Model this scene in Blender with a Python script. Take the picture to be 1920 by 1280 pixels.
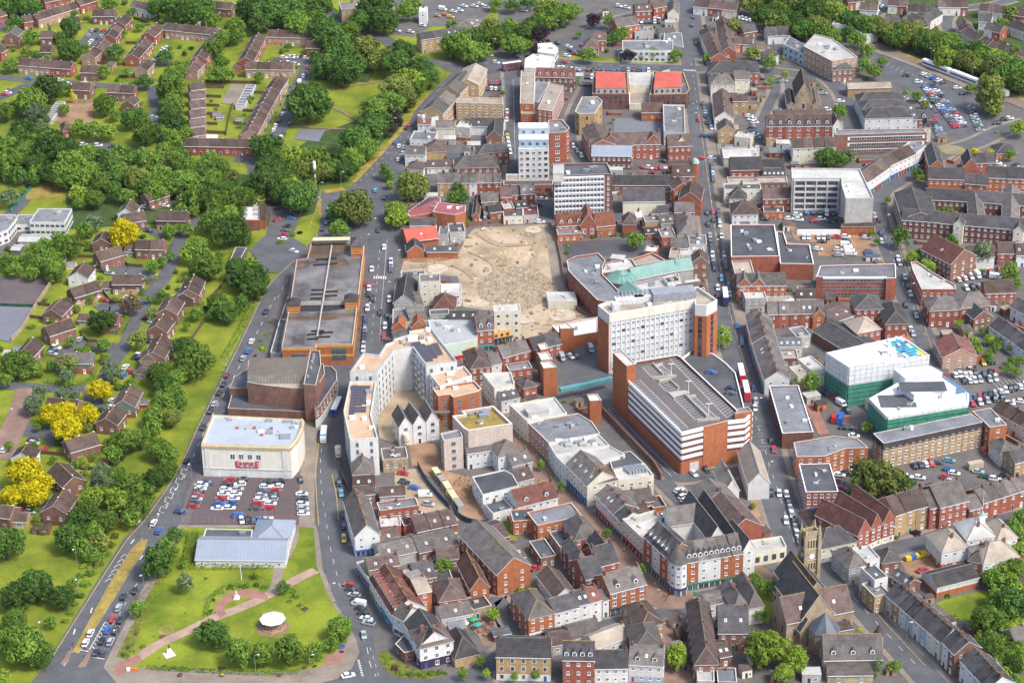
import bpy,bmesh,math,random
from mathutils import Vector,Matrix
from mathutils.geometry import tessellate_polygon
random.seed(7)
for _o in list(bpy.data.objects):bpy.data.objects.remove(_o)
SC=bpy.context.scene
COL=SC.collection
# ---------------------------------------------------------------- camera
W0,H0=1920.0,1280.0
FPX,PITCH,ROLL,CAMH=4500.0,math.radians(27.5),math.radians(1.1),465.0
_F=Vector((0,math.cos(PITCH),-math.sin(PITCH)))
_R0=Vector((1,0,0));_U0=Vector((0,math.sin(PITCH),math.cos(PITCH)))
_R=_R0*math.cos(ROLL)-_U0*math.sin(ROLL)
_U=_U0*math.cos(ROLL)+_R0*math.sin(ROLL)
cam_d=bpy.data.cameras.new('camera');cam=bpy.data.objects.new('camera',cam_d);COL.objects.link(cam)
cam_d.sensor_width=36.0;cam_d.lens=FPX/W0*36.0;cam_d.clip_start=5;cam_d.clip_end=9000
cam.matrix_world=Matrix(((_R.x,_U.x,-_F.x,0),(_R.y,_U.y,-_F.y,0),(_R.z,_U.z,-_F.z,CAMH),(0,0,0,1)))
SC.camera=cam
def at(px,py,z=0.0):
 d=_F+_R*((px-W0/2)/FPX)+_U*((H0/2-py)/FPX)
 t=(z-CAMH)/d.z
 return Vector((d.x*t,d.y*t,z))
def pxm(px,py):
 p=at(px,py);d=Vector((p.x,p.y,p.z-CAMH));return FPX/d.dot(_F)
 # ---------------------------------------------------------------- light
SUN_AZ,SUN_EL=math.radians(128),math.radians(52)
world=bpy.data.worlds.new('World');SC.world=world;world.use_nodes=True
nt=world.node_tree;bg=nt.nodes['Background']
sky=nt.nodes.new('ShaderNodeTexSky');sky.sky_type='NISHITA';sky.sun_disc=False
sky.sun_elevation=SUN_EL;sky.sun_rotation=SUN_AZ;sky.air_density=1.0;sky.dust_density=3.0;sky.ozone_density=1.0
nt.links.new(sky.outputs[0],bg.inputs[0]);bg.inputs[1].default_value=0.15
sl=bpy.data.lights.new('sun','SUN');sl.energy=2.0;sl.angle=math.radians(13);sl.color=(1.0,0.975,0.93)
so=bpy.data.objects.new('sun',sl);COL.objects.link(so)
_sd=Vector((math.sin(SUN_AZ)*math.cos(SUN_EL),math.cos(SUN_AZ)*math.cos(SUN_EL),math.sin(SUN_EL)))
so.rotation_euler=_sd.to_track_quat('Z','Y').to_euler();so.location=(0,700,300)
SC.view_settings.view_transform='Standard';SC.view_settings.look='None'
SC.view_settings.exposure=0.85;SC.view_settings.gamma=1.0
SC.render.engine='CYCLES'
SC.cycles.max_bounces=4;SC.cycles.diffuse_bounces=2;SC.cycles.glossy_bounces=2;SC.cycles.transmission_bounces=2;SC.cycles.transparent_max_bounces=4
# ---------------------------------------------------------------- materials
MATS={}
def mat(name,col,rough=0.85,var=0.25,scale=0.6,col2=None,rnd=0.0,fine=0.0,metal=0.0,spec=0.3,streak=None,bump=0.0,transl=0.0,thr=None):
 """colour broken up by two noises in world space; rnd = brightness change from object to object"""
 if name in MATS:return MATS[name]
 m=bpy.data.materials.new(name);m.use_nodes=True
 N=m.node_tree.nodes;L=m.node_tree.links;B=N['Principled BSDF']
 geo=N.new('ShaderNodeNewGeometry')
 src=geo.outputs['Position']
 if streak:
  mp=N.new('ShaderNodeMapping');mp.inputs['Scale'].default_value=streak;L.new(src,mp.inputs[0]);src=mp.outputs[0]
 n1=N.new('ShaderNodeTexNoise');n1 .inputs['Scale'].default_value=scale;n1 .inputs['Detail'].default_value=6;n1 .inputs['Roughness'].default_value=0.65
 L.new(src,n1 .inputs['Vector'])
 rp=N.new('ShaderNodeValToRGB');c=Vector(col[:3])
 a=c*(1-var);b=Vector(col2)if col2 else c*(1+var)
 rp.color_ramp.elements[0].color=(*a,1);rp.color_ramp.elements[1].color=(*b,1)
 lo,hi=thr if thr else(0.32,0.68)
 rp.color_ramp.elements[0].position=lo;rp.color_ramp.elements[1].position=hi
 L.new(n1 .outputs['Fac'],rp.inputs[0]);out=rp.outputs[0]
 if fine>0:
  n2=N.new('ShaderNodeTexNoise');n2 .inputs['Scale'].default_value=4.0;n2 .inputs['Detail'].default_value=3
  L.new(geo.outputs['Position'],n2 .inputs['Vector'])
  mr=N.new('ShaderNodeMapRange');mr.inputs[1].default_value=0.3;mr.inputs[2].default_value=0.7;mr.inputs[3].default_value=1-fine;mr.inputs[4].default_value=1+fine
  L.new(n2 .outputs['Fac'],mr.inputs[0])
  vm=N.new('ShaderNodeVectorMath');vm.operation='SCALE';L.new(out,vm.inputs[0]);L.new(mr.outputs[0],vm.inputs['Scale']);out=vm.outputs[0]
 if fine>0 and rough>=0.8 and streak is None:
  mp=N.new('ShaderNodeMapping');mp.inputs['Scale'].default_value=(1.1,1.1,0.13);L.new(geo.outputs['Position'],mp.inputs[0])
  n5=N.new('ShaderNodeTexNoise');n5 .inputs['Scale'].default_value=0.8;n5 .inputs['Detail'].default_value=5;n5 .inputs['Roughness'].default_value=0.7;L.new(mp.outputs[0],n5 .inputs['Vector'])
  mr=N.new('ShaderNodeMapRange');mr.inputs[1].default_value=0.35;mr.inputs[2].default_value=0.65;mr.inputs[3].default_value=0.86;mr.inputs[4].default_value=1.05;L.new(n5 .outputs['Fac'],mr.inputs[0])
  vm=N.new('ShaderNodeVectorMath');vm.operation='SCALE';L.new(out,vm.inputs[0]);L.new(mr.outputs[0],vm.inputs['Scale']);out=vm.outputs[0]
 if rnd>0:
  oi=N.new('ShaderNodeObjectInfo')
  mr=N.new('ShaderNodeMapRange');mr.inputs[3].default_value=1-rnd;mr.inputs[4].default_value=1+rnd
  L.new(oi.outputs['Random'],mr.inputs[0])
  vm=N.new('ShaderNodeVectorMath');vm.operation='SCALE';L.new(out,vm.inputs[0]);L.new(mr.outputs[0],vm.inputs['Scale']);out=vm.outputs[0]
 L.new(out,B.inputs['Base Color'])
 B.inputs['Roughness'].default_value=rough;B.inputs['Metallic'].default_value=metal
 B.inputs['Specular IOR Level'].default_value=spec
 if bump>0:
  bp=N.new('ShaderNodeBump');bp.inputs['Strength'].default_value=bump;L.new(n1 .outputs['Fac'],bp.inputs['Height']);L.new(bp.outputs[0],B.inputs['Normal'])
 if transl>0:
  tr=N.new('ShaderNodeBsdfTranslucent');L.new(out,tr.inputs['Color'])
  mx=N.new('ShaderNodeMixShader');mx.inputs[0].default_value=transl
  L.new(B.outputs[0],mx.inputs[1]);L.new(tr.outputs[0],mx.inputs[2])
  L.new(mx.outputs[0],N['Material Output'].inputs[0])
 MATS[name]=m;return m
def tile(name,col,var=0.34,rnd=0.34,moss=None):
 """roof covering: courses across the slope, weathered patches"""
 if name in MATS:return MATS[name]
 m=mat(name,col,0.85,var,0.35,rnd=rnd,fine=0.28)
 N=m.node_tree.nodes;L=m.node_tree.links;B=N['Principled BSDF']
 src=B.inputs['Base Color'].links[0].from_socket
 geo=[n for n in N if n.type=='NEW_GEOMETRY'][0]
 sx=N.new('ShaderNodeSeparateXYZ');L.new(geo.outputs['Position'],sx.inputs[0])
 w=N.new('ShaderNodeMath');w.operation='MULTIPLY';w.inputs[1].default_value=11.0;L.new(sx.outputs['Z'],w.inputs[0])
 s=N.new('ShaderNodeMath');s.operation='SINE';L.new(w.outputs[0],s.inputs[0])
 mr=N.new('ShaderNodeMapRange');mr.inputs[1].default_value=-1;mr.inputs[3].default_value=0.88;mr.inputs[4].default_value=1.06;L.new(s.outputs[0],mr.inputs[0])
 vm=N.new('ShaderNodeVectorMath');vm.operation='SCALE';L.new(src,vm.inputs[0]);L.new(mr.outputs[0],vm.inputs['Scale']);out=vm.outputs[0]
 # moss / lichen patches
 n3=N.new('ShaderNodeTexNoise');n3 .inputs['Scale'].default_value=0.09;n3 .inputs['Detail'].default_value=8;n3 .inputs['Roughness'].default_value=0.75
 L.new(geo.outputs['Position'],n3 .inputs['Vector'])
 r3=N.new('ShaderNodeMapRange');r3 .inputs[1].default_value=0.55;r3 .inputs[2].default_value=0.75;r3 .inputs[4].default_value=0.4;L.new(n3 .outputs['Fac'],r3 .inputs[0])
 mx=N.new('ShaderNodeMixRGB');mx.inputs[2].default_value=(*(moss or(0.13,0.125,0.075)),1);L.new(r3 .outputs[0],mx.inputs[0]);L.new(out,mx.inputs[1])
 L.new(mx.outputs[0],B.inputs['Base Color'])
 return m
def lines(name,col,period=1.0,depth=0.35,axis='x',**k):
 """ribbed cladding / boards / decking: bands in world space"""
 if name in MATS:return MATS[name]
 m=mat(name,col,**k);N=m.node_tree.nodes;L=m.node_tree.links;B=N['Principled BSDF']
 src=B.inputs['Base Color'].links[0].from_socket;geo=[n for n in N if n.type=='NEW_GEOMETRY'][0]
 sx=N.new('ShaderNodeSeparateXYZ');L.new(geo.outputs['Position'],sx.inputs[0])
 w=N.new('ShaderNodeMath');w.operation='MULTIPLY';w.inputs[1].default_value=6.283/period;L.new(sx.outputs[axis.upper()],w.inputs[0])
 s=N.new('ShaderNodeMath');s.operation='SINE';L.new(w.outputs[0],s.inputs[0])
 mr=N.new('ShaderNodeMapRange');mr.inputs[1].default_value=0.6;mr.inputs[3].default_value=1.0;mr.inputs[4].default_value=1-depth;L.new(s.outputs[0],mr.inputs[0])
 vm=N.new('ShaderNodeVectorMath');vm.operation='SCALE';L.new(src,vm.inputs[0]);L.new(mr.outputs[0],vm.inputs['Scale'])
 L.new(vm.outputs[0],B.inputs['Base Color']);return m
WALL={
'r':('red brick',mat('red_brick',(0.30,0.098,0.064),0.9,0.2,0.5,rnd=0.16,fine=0.2)),
'b':('brown brick',mat('brown_brick',(0.225,0.118,0.088),0.9,0.22,0.5,rnd=0.16,fine=0.2)),
'p':('pinkish brick',mat('pink_brick',(0.40,0.255,0.185),0.9,0.15,0.5,rnd=0.1,fine=0.15)),
'y':('buff brick',mat('buff_brick',(0.40,0.27,0.145),0.9,0.2,0.5,rnd=0.12,fine=0.2)),
'w':('white rendered',mat('white_render',(0.63,0.625,0.605),0.8,0.10,0.3,rnd=0.07,fine=0.04)),
'c':('cream',mat('cream_render',(0.66,0.61,0.49),0.8,0.09,0.3,rnd=0.08,fine=0.04)),
'g':('grey',mat('grey_wall',(0.40,0.39,0.37),0.8,0.15,0.4,rnd=0.1,fine=0.08)),
'o':('orange brick',mat('orange_brick',(0.37,0.128,0.058),0.9,0.17,0.5,rnd=0.08,fine=0.16)),
'n':('grey-green',mat('green_hung',(0.16,0.18,0.155),0.9,0.2,0.5,rnd=0.1,fine=0.15)),
't':('dark tile-hung',mat('tile_hung',(0.13,0.07,0.06),0.9,0.25,0.5,rnd=0.12,fine=0.2)),
's':('stone',mat('sand_stone',(0.33,0.26,0.175),0.92,0.35,0.25,rnd=0.05,fine=0.3)),
'u':('blue-grey',mat('blue_render',(0.33,0.42,0.50),0.7,0.1,0.4,fine=0.05)),
'k':('dark brick',mat('dark_brick',(0.17,0.075,0.06),0.9,0.22,0.5,rnd=0.1,fine=0.2)),
'e':('yellow',mat('yellow_paint',(0.75,0.42,0.12),0.8,0.1,0.4,fine=0.06)),
'z':('speckled brick',mat('speckled_brick',(0.52,0.43,0.37),0.9,0.18,2.0,fine=0.25)),
}
ROOF={
'B':('brown tiled',tile('brown_tiles',(0.088,0.058,0.048),moss=(0.10,0.085,0.06))),
'S':('grey slate',tile('grey_slates',(0.128,0.112,0.104),moss=(0.14,0.12,0.075))),
'D':('dark slate',tile('dark_slates',(0.070,0.065,0.068))),
'P':('plum slate',tile('plum_slates',(0.105,0.072,0.064))),
'T':('rust tiled',tile('rust_tiles',(0.20,0.075,0.045))),
'O':('orange tiled',tile('orange_tiles',(0.40,0.12,0.045))),
'H':('reddish brown tiled',tile('red_brown_tiles',(0.155,0.065,0.052))),
'G':('grey flat',mat('grey_felt',(0.17,0.175,0.185),0.8,0.3,0.12,rnd=0.15,fine=0.1)),
'A':('dark flat',mat('dark_felt',(0.085,0.088,0.095),0.6,0.3,0.12,rnd=0.15,fine=0.1)),
'L':('pale flat',mat('pale_felt',(0.44,0.43,0.40),0.85,0.22,0.12,rnd=0.12,fine=0.08)),
'W':('white flat',mat('white_membrane',(0.75,0.75,0.73),0.7,0.1,0.1,fine=0.03)),
'M':('blue-grey metal',lines('metal_sheet',(0.25,0.285,0.34),1.2,0.12,'x',rough=0.5,var=0.08,scale=0.2,spec=0.5)),
'N':('sandy flat',mat('sandy_roof',(0.50,0.345,0.235),0.9,0.14,0.15,fine=0.08)),
'V':('green sedum',mat('sedum',(0.26,0.25,0.06),0.95,0.35,0.3,fine=0.35,col2=(0.40,0.24,0.07))),
'R':('red sheeted',mat('red_sheet',(0.47,0.10,0.07),0.75,0.18,0.2,fine=0.1)),
'C':('maroon metal',lines('maroon_sheet',(0.30,0.09,0.095),0.9,0.15,'x',rough=0.6,var=0.1,scale=0.2)),
'E':('tan flat',mat('tan_felt',(0.33,0.28,0.225),0.9,0.28,0.12,rnd=0.1,fine=0.1)),
'J':('green glazed',lines('green_glazing',(0.17,0.31,0.27),0.8,0.45,'x',rough=0.4,var=0.15,scale=0.3)),
}
M_WHITE=mat('white_paint',(0.80,0.80,0.80),0.6,0.04,0.5)
M_GLASS=mat('window_glass',(0.035,0.045,0.06),0.12,0.5,0.25,rnd=0.4,spec=0.8,col2=(0.12,0.16,0.2))
M_GLASSL=mat('pale_window_glass',(0.30,0.37,0.42),0.2,0.3,0.2,rnd=0.35,spec=0.8)
M_BLACK=mat('black_rubber',(0.02,0.02,0.022),0.8,0.1)
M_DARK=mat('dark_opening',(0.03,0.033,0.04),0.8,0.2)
M_STONE=mat('parapet_stone',(0.52,0.50,0.46),0.85,0.15,0.4,fine=0.08)
M_CONC=mat('concrete',(0.42,0.39,0.34),0.9,0.2,0.3,fine=0.1)
M_CHIM=mat('chimney_brick',(0.17,0.09,0.065),0.9,0.25,0.8,rnd=0.3,fine=0.2)
M_POT=mat('chimney_pot',(0.30,0.16,0.10),0.9,0.2,rnd=0.2)
M_STEEL=mat('galvanised_steel',(0.42,0.43,0.44),0.45,0.1,0.8,metal=0.6)
M_GREYB=mat('ridge_mortar',(0.20,0.175,0.15),0.9,0.3,0.6,fine=0.2)
M_YRIDGE=mat('lichen_ridge',(0.30,0.20,0.075),0.9,0.3,0.6,fine=0.2)
# ---------------------------------------------------------------- object helpers
def new(name,data,parent=None):
 o=bpy.data.objects.new(name,data);COL.objects.link(o)
 if parent is not None:o.parent=parent
 return o
def tag(o,label=None,cat=None,group=None,kind=None):
 if label:o['label']=label
 if cat:o['category']=cat
 if group:o['group']=group
 if kind:o['kind']=kind
 return o
class MB:
 """collects faces; one mesh with any number of materials"""
 def __init__(s):s.v=[];s.f=[];s.m=[];s.mats=[]
 def mi(s,m):
  if m not in s.mats:s.mats.append(m)
  return s.mats.index(m)
 def face(s,pts,m):
  i=len(s.v);s.v+=[tuple(p)for p in pts];s.f.append(tuple(range(i,i+len(pts))));s.m.append(s.mi(m))
 def box(s,x0,y0,z0,x1,y1,z1,m,bottom=False):
  c=[(x0,y0,z0),(x1,y0,z0),(x1,y1,z0),(x0,y1,z0),(x0,y0,z1),(x1,y0,z1),(x1,y1,z1),(x0,y1,z1)]
  i=len(s.v);s.v+=c;k=s.mi(m)
  for q in((0,1,5,4),(1,2,6,5),(2,3,7,6),(3,0,4,7),(4,5,6,7))+(((3,2,1,0),)if bottom else()):
   s.f.append(tuple(i+a for a in q));s.m.append(k)
 def prism(s,poly,z0,z1,m,cap=True,mcap=None):
  n=len(poly);i=len(s.v);k=s.mi(m)
  s.v+=[(p[0],p[1],z0)for p in poly]+[(p[0],p[1],z1)for p in poly]
  for a in range(n):
   b=(a+1)%n
   if z1>z0:s.f.append((i+a,i+b,i+n+b,i+n+a));s.m.append(k)
  if cap:
   kc=s.mi(mcap or m)
   for t in tessellate_polygon([[Vector((p[0],p[1],0))for p in poly]]):
    p=[Vector(poly[j])for j in t]
    cr=(p[1].x-p[0].x)*(p[2].y-p[0].y)-(p[1].y-p[0].y)*(p[2].x-p[0].x)
    t=t if cr>0 else(t[2],t[1],t[0])
    s.f.append(tuple(i+n+a for a in t));s.m.append(kc)
 def cyl(s,x,y,z0,z1,r0,r1,m,n=8,cap=True):
  i=len(s.v);k=s.mi(m)
  for z,r in((z0,r0),(z1,r1)):
   s.v+=[(x+r*math.cos(6.28318*a/n),y+r*math.sin(6.28318*a/n),z)for a in range(n)]
  for a in range(n):
   b=(a+1)%n;s.f.append((i+a,i+b,i+n+b,i+n+a));s.m.append(k)
  if cap:s.f.append(tuple(i+n+a for a in range(n)));s.m.append(k)
 def bar(s,p,q,r,m):
  p=Vector(p);q=Vector(q);d=(q-p).normalized();u=d.orthogonal().normalized();w=d.cross(u)
  i=len(s.v);k=s.mi(m)
  for c in(p,q):s.v+=[tuple(c+u*a*r+w*b*r)for a,b in((1,1),(-1,1),(-1,-1),(1,-1))]
  for a in range(4):
   b=(a+1)%4;s.f.append((i+a,i+b,i+4+b,i+4+a));s.m.append(k)
  s.f.append((i,i+3,i+2,i+1));s.m.append(k);s.f.append((i+4,i+5,i+6,i+7));s.m.append(k)
 def mesh(s,name):
  me=bpy.data.meshes.new(name);me.from_pydata(s.v,[],s.f)
  for m in s.mats:me.materials.append(m)
  me.polygons.foreach_set('material_index',s.m);me.update();return me
 def build(s,name,parent=None):return new(name,s.mesh(name),parent)
def smooth(me):
 me.polygons.foreach_set('use_smooth',[True]*len(me.polygons));return me
_WIN={}
def win_mesh(w,h,style='a'):
 k=(round(w,2),round(h,2),style)
 if k in _WIN:return _WIN[k]
 b=MB();fr=M_WHITE;gl=M_GLASS;t=0.12
 if style=='d':fr=M_STEEL
 if style=='k':fr=M_DARK
 if style=='b':fr=mat('stone_surround',(0.62,0.55,0.42),0.9,0.1);t=0.22
 if style=='l':gl=M_GLASSL
 x=w/2
 b.box(-x,-0.07,0,x,0.02,h,fr)
 b.face([(-x+t,-0.075,t),(x-t,-0.075,t),(x-t,-0.075,h-t),(-x+t,-0.075,h-t)],gl)
 if style in 'ad':
  b.box(-0.05,-0.10,t,0.05,-0.076,h-t,fr);b.box(-x-0.08,-0.16,-0.12,x+0.08,-0.0,0.0,fr)
 _WIN[k]=b.mesh('window');return _WIN[k]
def door_mesh(c,w=1.0,h=2.1):
 k=('door',c,w)
 if k in _WIN:return _WIN[k]
 b=MB();m=mat('door_'+c,{'w':(0.75,0.75,0.73),'r':(0.4,0.05,0.04),'k':(0.04,0.04,0.05),'b':(0.05,0.1,0.25),'g':(0.05,0.15,0.08),'s':(0.35,0.36,0.37)}[c],0.6,0.05)
 b.box(-w/2-0.08,-0.05,0,w/2+0.08,0.02,h+0.1,M_WHITE);b.box(-w/2,-0.09,0.02,w/2,-0.051,h,m)
 b.face([(-w*0.3,-0.095,h*0.6),(w*0.3,-0.095,h*0.6),(w*0.3,-0.095,h*0.88),(-w*0.3,-0.095,h*0.88)],M_GLASS)
 _WIN[k]=b.mesh('door');return _WIN[k]
ORD=['first','second','third','fourth','fifth','sixth','seventh','eighth','ninth','tenth','eleventh','twelfth','thirteenth','fourteenth','fifteenth','sixteenth','seventeenth','eighteenth','nineteenth','twentieth']
def ordw(i):
 if i<20:return ORD[i]
 n=i+1;t={2:'twenty',3:'thirty',4:'forty',5:'fifty',6:'sixty',7:'seventy',8:'eighty',9:'ninety'}.get(n//10,'hundred')
 return(t+'-'+ORD[n%10-1])if n%10 else{20:'twentieth',30:'thirtieth',40:'fortieth',50:'fiftieth',60:'sixtieth',70:'seventieth',80:'eightieth',90:'ninetieth'}[n]
class Root:
 """a thing under construction: local frame at its base"""
 def __init__(s,name,loc,rz):
  s.o=new(name,None);s.o.location=loc;s.o.rotation_euler=(0,0,rz);s.o.empty_display_size=0.5
  s.wins=[];s.rz=rz;s.loc=Vector(loc)
  s.M=Matrix.Rotation(rz,3,'Z')
 def facing(s,nx,ny):
  n=s.M@Vector((nx,ny,0));d=Vector((-s.loc.x,-s.loc.y,0)).normalized();return n.dot(d)
 def win(s,x,y,z,rz,w,h,style):s.wins.append((x,y,z,rz,w,h,style))
 def finish(s):
  for k,(x,y,z,rz,w,h,st)in enumerate(s.wins[:100]):
   o=new('window',win_mesh(w,h,st),s.o);o.location=(x,y,z);o.rotation_euler=(0,0,rz)
  if len(s.wins)>100:
   b=MB()
   for(x,y,z,rz,w,h,st)in s.wins[100:]:
    me=win_mesh(w,h,st);T=Matrix.Translation((x,y,z))@Matrix.Rotation(rz,4,'Z')
    i=len(b.v);b.v+=[tuple(T@v.co)for v in me.vertices]
    ks=[b.mi(m)for m in me.materials]
    for p in me.polygons:b.f.append(tuple(i+a for a in p.vertices));b.m.append(ks[p.material_index])
   tag(b.build('window',s.o),'remaining windows of the upper rows',kind='stuff')
def wall_windows(R,x0,y0,x1,y1,H,z0=0.0,sp=2.6,w=1.1,h=1.25,style='a',sh=2.9,skip0=False,n=None,rows=None):
 """rows and columns of windows along one wall from (x0,y0) to (x1,y1), outward normal to the right of that direction"""
 L=math.hypot(x1-x0,y1-y0)
 if L<1.8:return
 dx,dy=(x1-x0)/L,(y1-y0)/L;rz=math.atan2(dy,dx)
 if R.facing(dy,-dx)<-0.2:return
 rows=rows or max(1,int((H-z0+0.4)/sh));n=n or max(1,int((L-0.6)/sp));w=min(w,L/n*0.72)
 sh=(H-z0)/rows
 for j in range(rows):
  if skip0 and j==0:continue
  for i in range(n):
   t=(i+0.5)/n*L
   R.win(x0+dx*t,y0+dy*t,z0+sh*j+(sh-h)*0.52,rz,w,min(h,sh*0.62),style)
def roof_mesh(typ,W,D,H,Rr,m,ov=0.35,mw=None,ridge=None):
 b=MB();th=0.16;mr=ridge or M_GREYB
 if typ in 'ge':
  if typ=='g':
   sl_=Rr/(D/2);e=ov*sl_;x0,x1=-0.18,W+0.18;mid=D/2
   P=[(-ov,H-e),(mid,H+Rr),(D+ov,H-e)]
   for(ya,za),(yb,zb)in((P[0],P[1]),(P[1],P[2])):
    b.face([(x0,ya,za+th),(x1,ya,za+th),(x1,yb,zb+th),(x0,yb,zb+th)],m)
    b.face([(x0,yb,zb),(x1,yb,zb),(x1,ya,za),(x0,ya,za)],m)
    for x in(x0,x1):b.face([(x,ya,za),(x,yb,zb),(x,yb,zb+th),(x,ya,za+th)]if x==x0 else[(x,yb,zb),(x,ya,za),(x,ya,za+th),(x,yb,zb+th)],M_WHITE)
   for y,z in(P[0],P[2]):b.box(x0,y-0.05,z-0.08,x1,y+0.05,z+th,M_WHITE if not mw else mw)
   b.box(x0,mid-0.14,H+Rr+th-0.04,x1,mid+0.14,H+Rr+th+0.1,mr)
  else:
   sl_=Rr/(W/2);e=ov*sl_;y0,y1=-0.18,D+0.18;mid=W/2
   P=[(-ov,H-e),(mid,H+Rr),(W+ov,H-e)]
   for(xa,za),(xb,zb)in((P[0],P[1]),(P[1],P[2])):
    b.face([(xa,y1,za+th),(xa,y0,za+th),(xb,y0,zb+th),(xb,y1,zb+th)],m)
    b.face([(xb,y1,zb),(xb,y0,zb),(xa,y0,za),(xa,y1,za)],m)
    b.face([(xa,y0,za),(xb,y0,zb),(xb,y0,zb+th),(xa,y0,za+th)],M_WHITE)
    b.face([(xb,y1,zb),(xa,y1,za),(xa,y1,za+th),(xb,y1,zb+th)],M_WHITE)
   for x,z in(P[0],P[2]):b.box(x-0.05,y0,z-0.08,x+0.05,y1,z+th,M_WHITE)
   b.box(mid-0.14,y0,H+Rr+th-0.04,mid+0.14,y1,H+Rr+th+0.1,mr)
 elif typ=='h':
  x0,x1,y0,y1=-ov,W+ov,-ov,D+ov;z=H-0.1;zt=H+Rr
  if W>=D:a=(x0+(y1-y0)/2*0.9,(y0+y1)/2,zt);c=(x1-(y1-y0)/2*0.9,(y0+y1)/2,zt)
  else:a=((x0+x1)/2,y0+(x1-x0)/2*0.9,zt);c=((x0+x1)/2,y1-(x1-x0)/2*0.9,zt)
  q=[(x0,y0,z),(x1,y0,z),(x1,y1,z),(x0,y1,z)]
  if W>=D:F=[[q[0],q[1],c,a],[q[1],q[2],c],[q[2],q[3],a,c],[q[3],q[0],a]]
  else:F=[[q[0],q[1],a],[q[1],q[2],c,a],[q[2],q[3],c],[q[3],q[0],a,c]]
  for f in F:b.face(f,m)
  b.prism([(p[0],p[1])for p in q],z-0.14,z,M_WHITE,cap=False)
  b.face([q[3],q[2],q[1],q[0]],m)
  for f in((q[0],a),(q[1],a if W<D else c),(a,c),(q[2],c),(q[3],c if W<D else a)):b.bar(f[0],f[1],0.11,mr)
 elif typ=='s':
  b.face([(-0.15,-ov,H+0.12),(W+0.15,-ov,H+0.12),(W+0.15,D,H+Rr+0.12),(-0.15,D,H+Rr+0.12)],m)
  b.face([(-0.15,D,H+Rr),(W+0.15,D,H+Rr),(W+0.15,-ov,H),(-0.15,-ov,H)],m)
  b.box(-0.15,-ov-0.08,H-0.08,W+0.15,-ov,H+0.12,M_WHITE)
 return b.mesh('roof')
def wall_mesh(typ,W,D,H,Rr,m,pr=0.6,mcop=None):
 b=MB()
 if typ=='f':
  t=0.3;mc=mcop or M_STONE
  b.prism([(0,0),(W,0),(W,D),(0,D)],0,H+pr,m,cap=False)
  b.prism([(t,D-t),(W-t,D-t),(W-t,t),(t,t)],H-0.02,H+pr,m,cap=False)
  for q in(((-.06,-.06),(W+.06,-.06),(W-t,t),(t,t)),((W+.06,-.06),(W+.06,D+.06),(W-t,D-t),(W-t,t)),((W+.06,D+.06),(-.06,D+.06),(t,D-t),(W-t,D-t)),((-.06,D+.06),(-.06,-.06),(t,t),(t,D-t))):
   b.face([(x,y,H+pr+0.03)for x,y in q],mc)
  return b.mesh('wall')
 b.prism([(0,0),(W,0),(W,D),(0,D)],0,H,m,cap=False)
 if typ=='g':
  b.face([(W,0,H),(W,D,H),(W,D/2,H+Rr)],m);b.face([(0,D,H),(0,0,H),(0,D/2,H+Rr)],m)
 elif typ=='e':
  b.face([(0,0,H),(W,0,H),(W/2,0,H+Rr)],m);b.face([(W,D,H),(0,D,H),(W/2,D,H+Rr)],m)
 elif typ=='s':
  b.face([(W,0,H),(W,D,H),(W,D,H+Rr)],m);b.face([(0,D,H),(0,0,H),(0,D,H+Rr)],m);b.face([(W,D,H),(0,D,H),(0,D,H+Rr),(W,D,H+Rr)],m)
 return b.mesh('wall')
_CH={}
def chimney_mesh(k=0):
 if k in _CH:return _CH[k]
 b=MB();w=(0.9,1.5,2.2)[k%3]
 if k==3:b.box(-.3,-.3,-1,.3,.3,.7,M_CHIM);b.box(-.34,-.34,.7,.34,.34,.82,M_WHITE);_CH[k]=b.mesh('chimney');return _CH[k]
 b.box(-w/2,-0.35,-1.8,w/2,0.35,1.2,M_CHIM);b.box(-w/2-0.08,-0.43,1.2,w/2+0.08,0.43,1.4,M_CHIM)
 for i in range(2+k*2):
  x=-w/2+0.25+(w-0.5)*i/max(1,1+k*2);b.cyl(x,0,1.4,1.85,0.16,0.13,M_POT,6)
 _CH[k]=b.mesh('chimney');return _CH[k]
SKYL=MB();SKYL.box(-0.45,-0.6,-0.25,0.45,0.6,0.12,M_WHITE);SKYL.face([(-0.35,-0.5,0.13),(0.35,-0.5,0.13),(0.35,0.5,0.13),(-0.35,0.5,0.13)],M_GLASSL);SKYL=SKYL.mesh('skylight')
BINS=[]
for _c in((0.03,0.12,0.4),(0.03,0.25,0.1),(0.03,0.03,0.035)):
 _b=MB();_m=mat('bin_%d'%len(BINS),_c,0.5,0.1);_b.box(-0.29,-0.3,0.08,0.29,0.3,1.0,_m);_b.box(-0.32,-0.36,1.0,0.32,0.32,1.1,_m);_b.cyl(-0.2,0.28,0,0.2,0.1,0.1,M_BLACK,6);_b.cyl(0.2,0.28,0,0.2,0.1,0.1,M_BLACK,6);BINS.append(_b.mesh('wheelie_bin'))
FASC=[(0.05,0.12,0.4),(0.45,0.04,0.04),(0.7,0.68,0.62),(0.03,0.2,0.14),(0.05,0.05,0.06),(0.55,0.4,0.05),(0.05,0.3,0.35),(0.25,0.08,0.2)]
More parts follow.
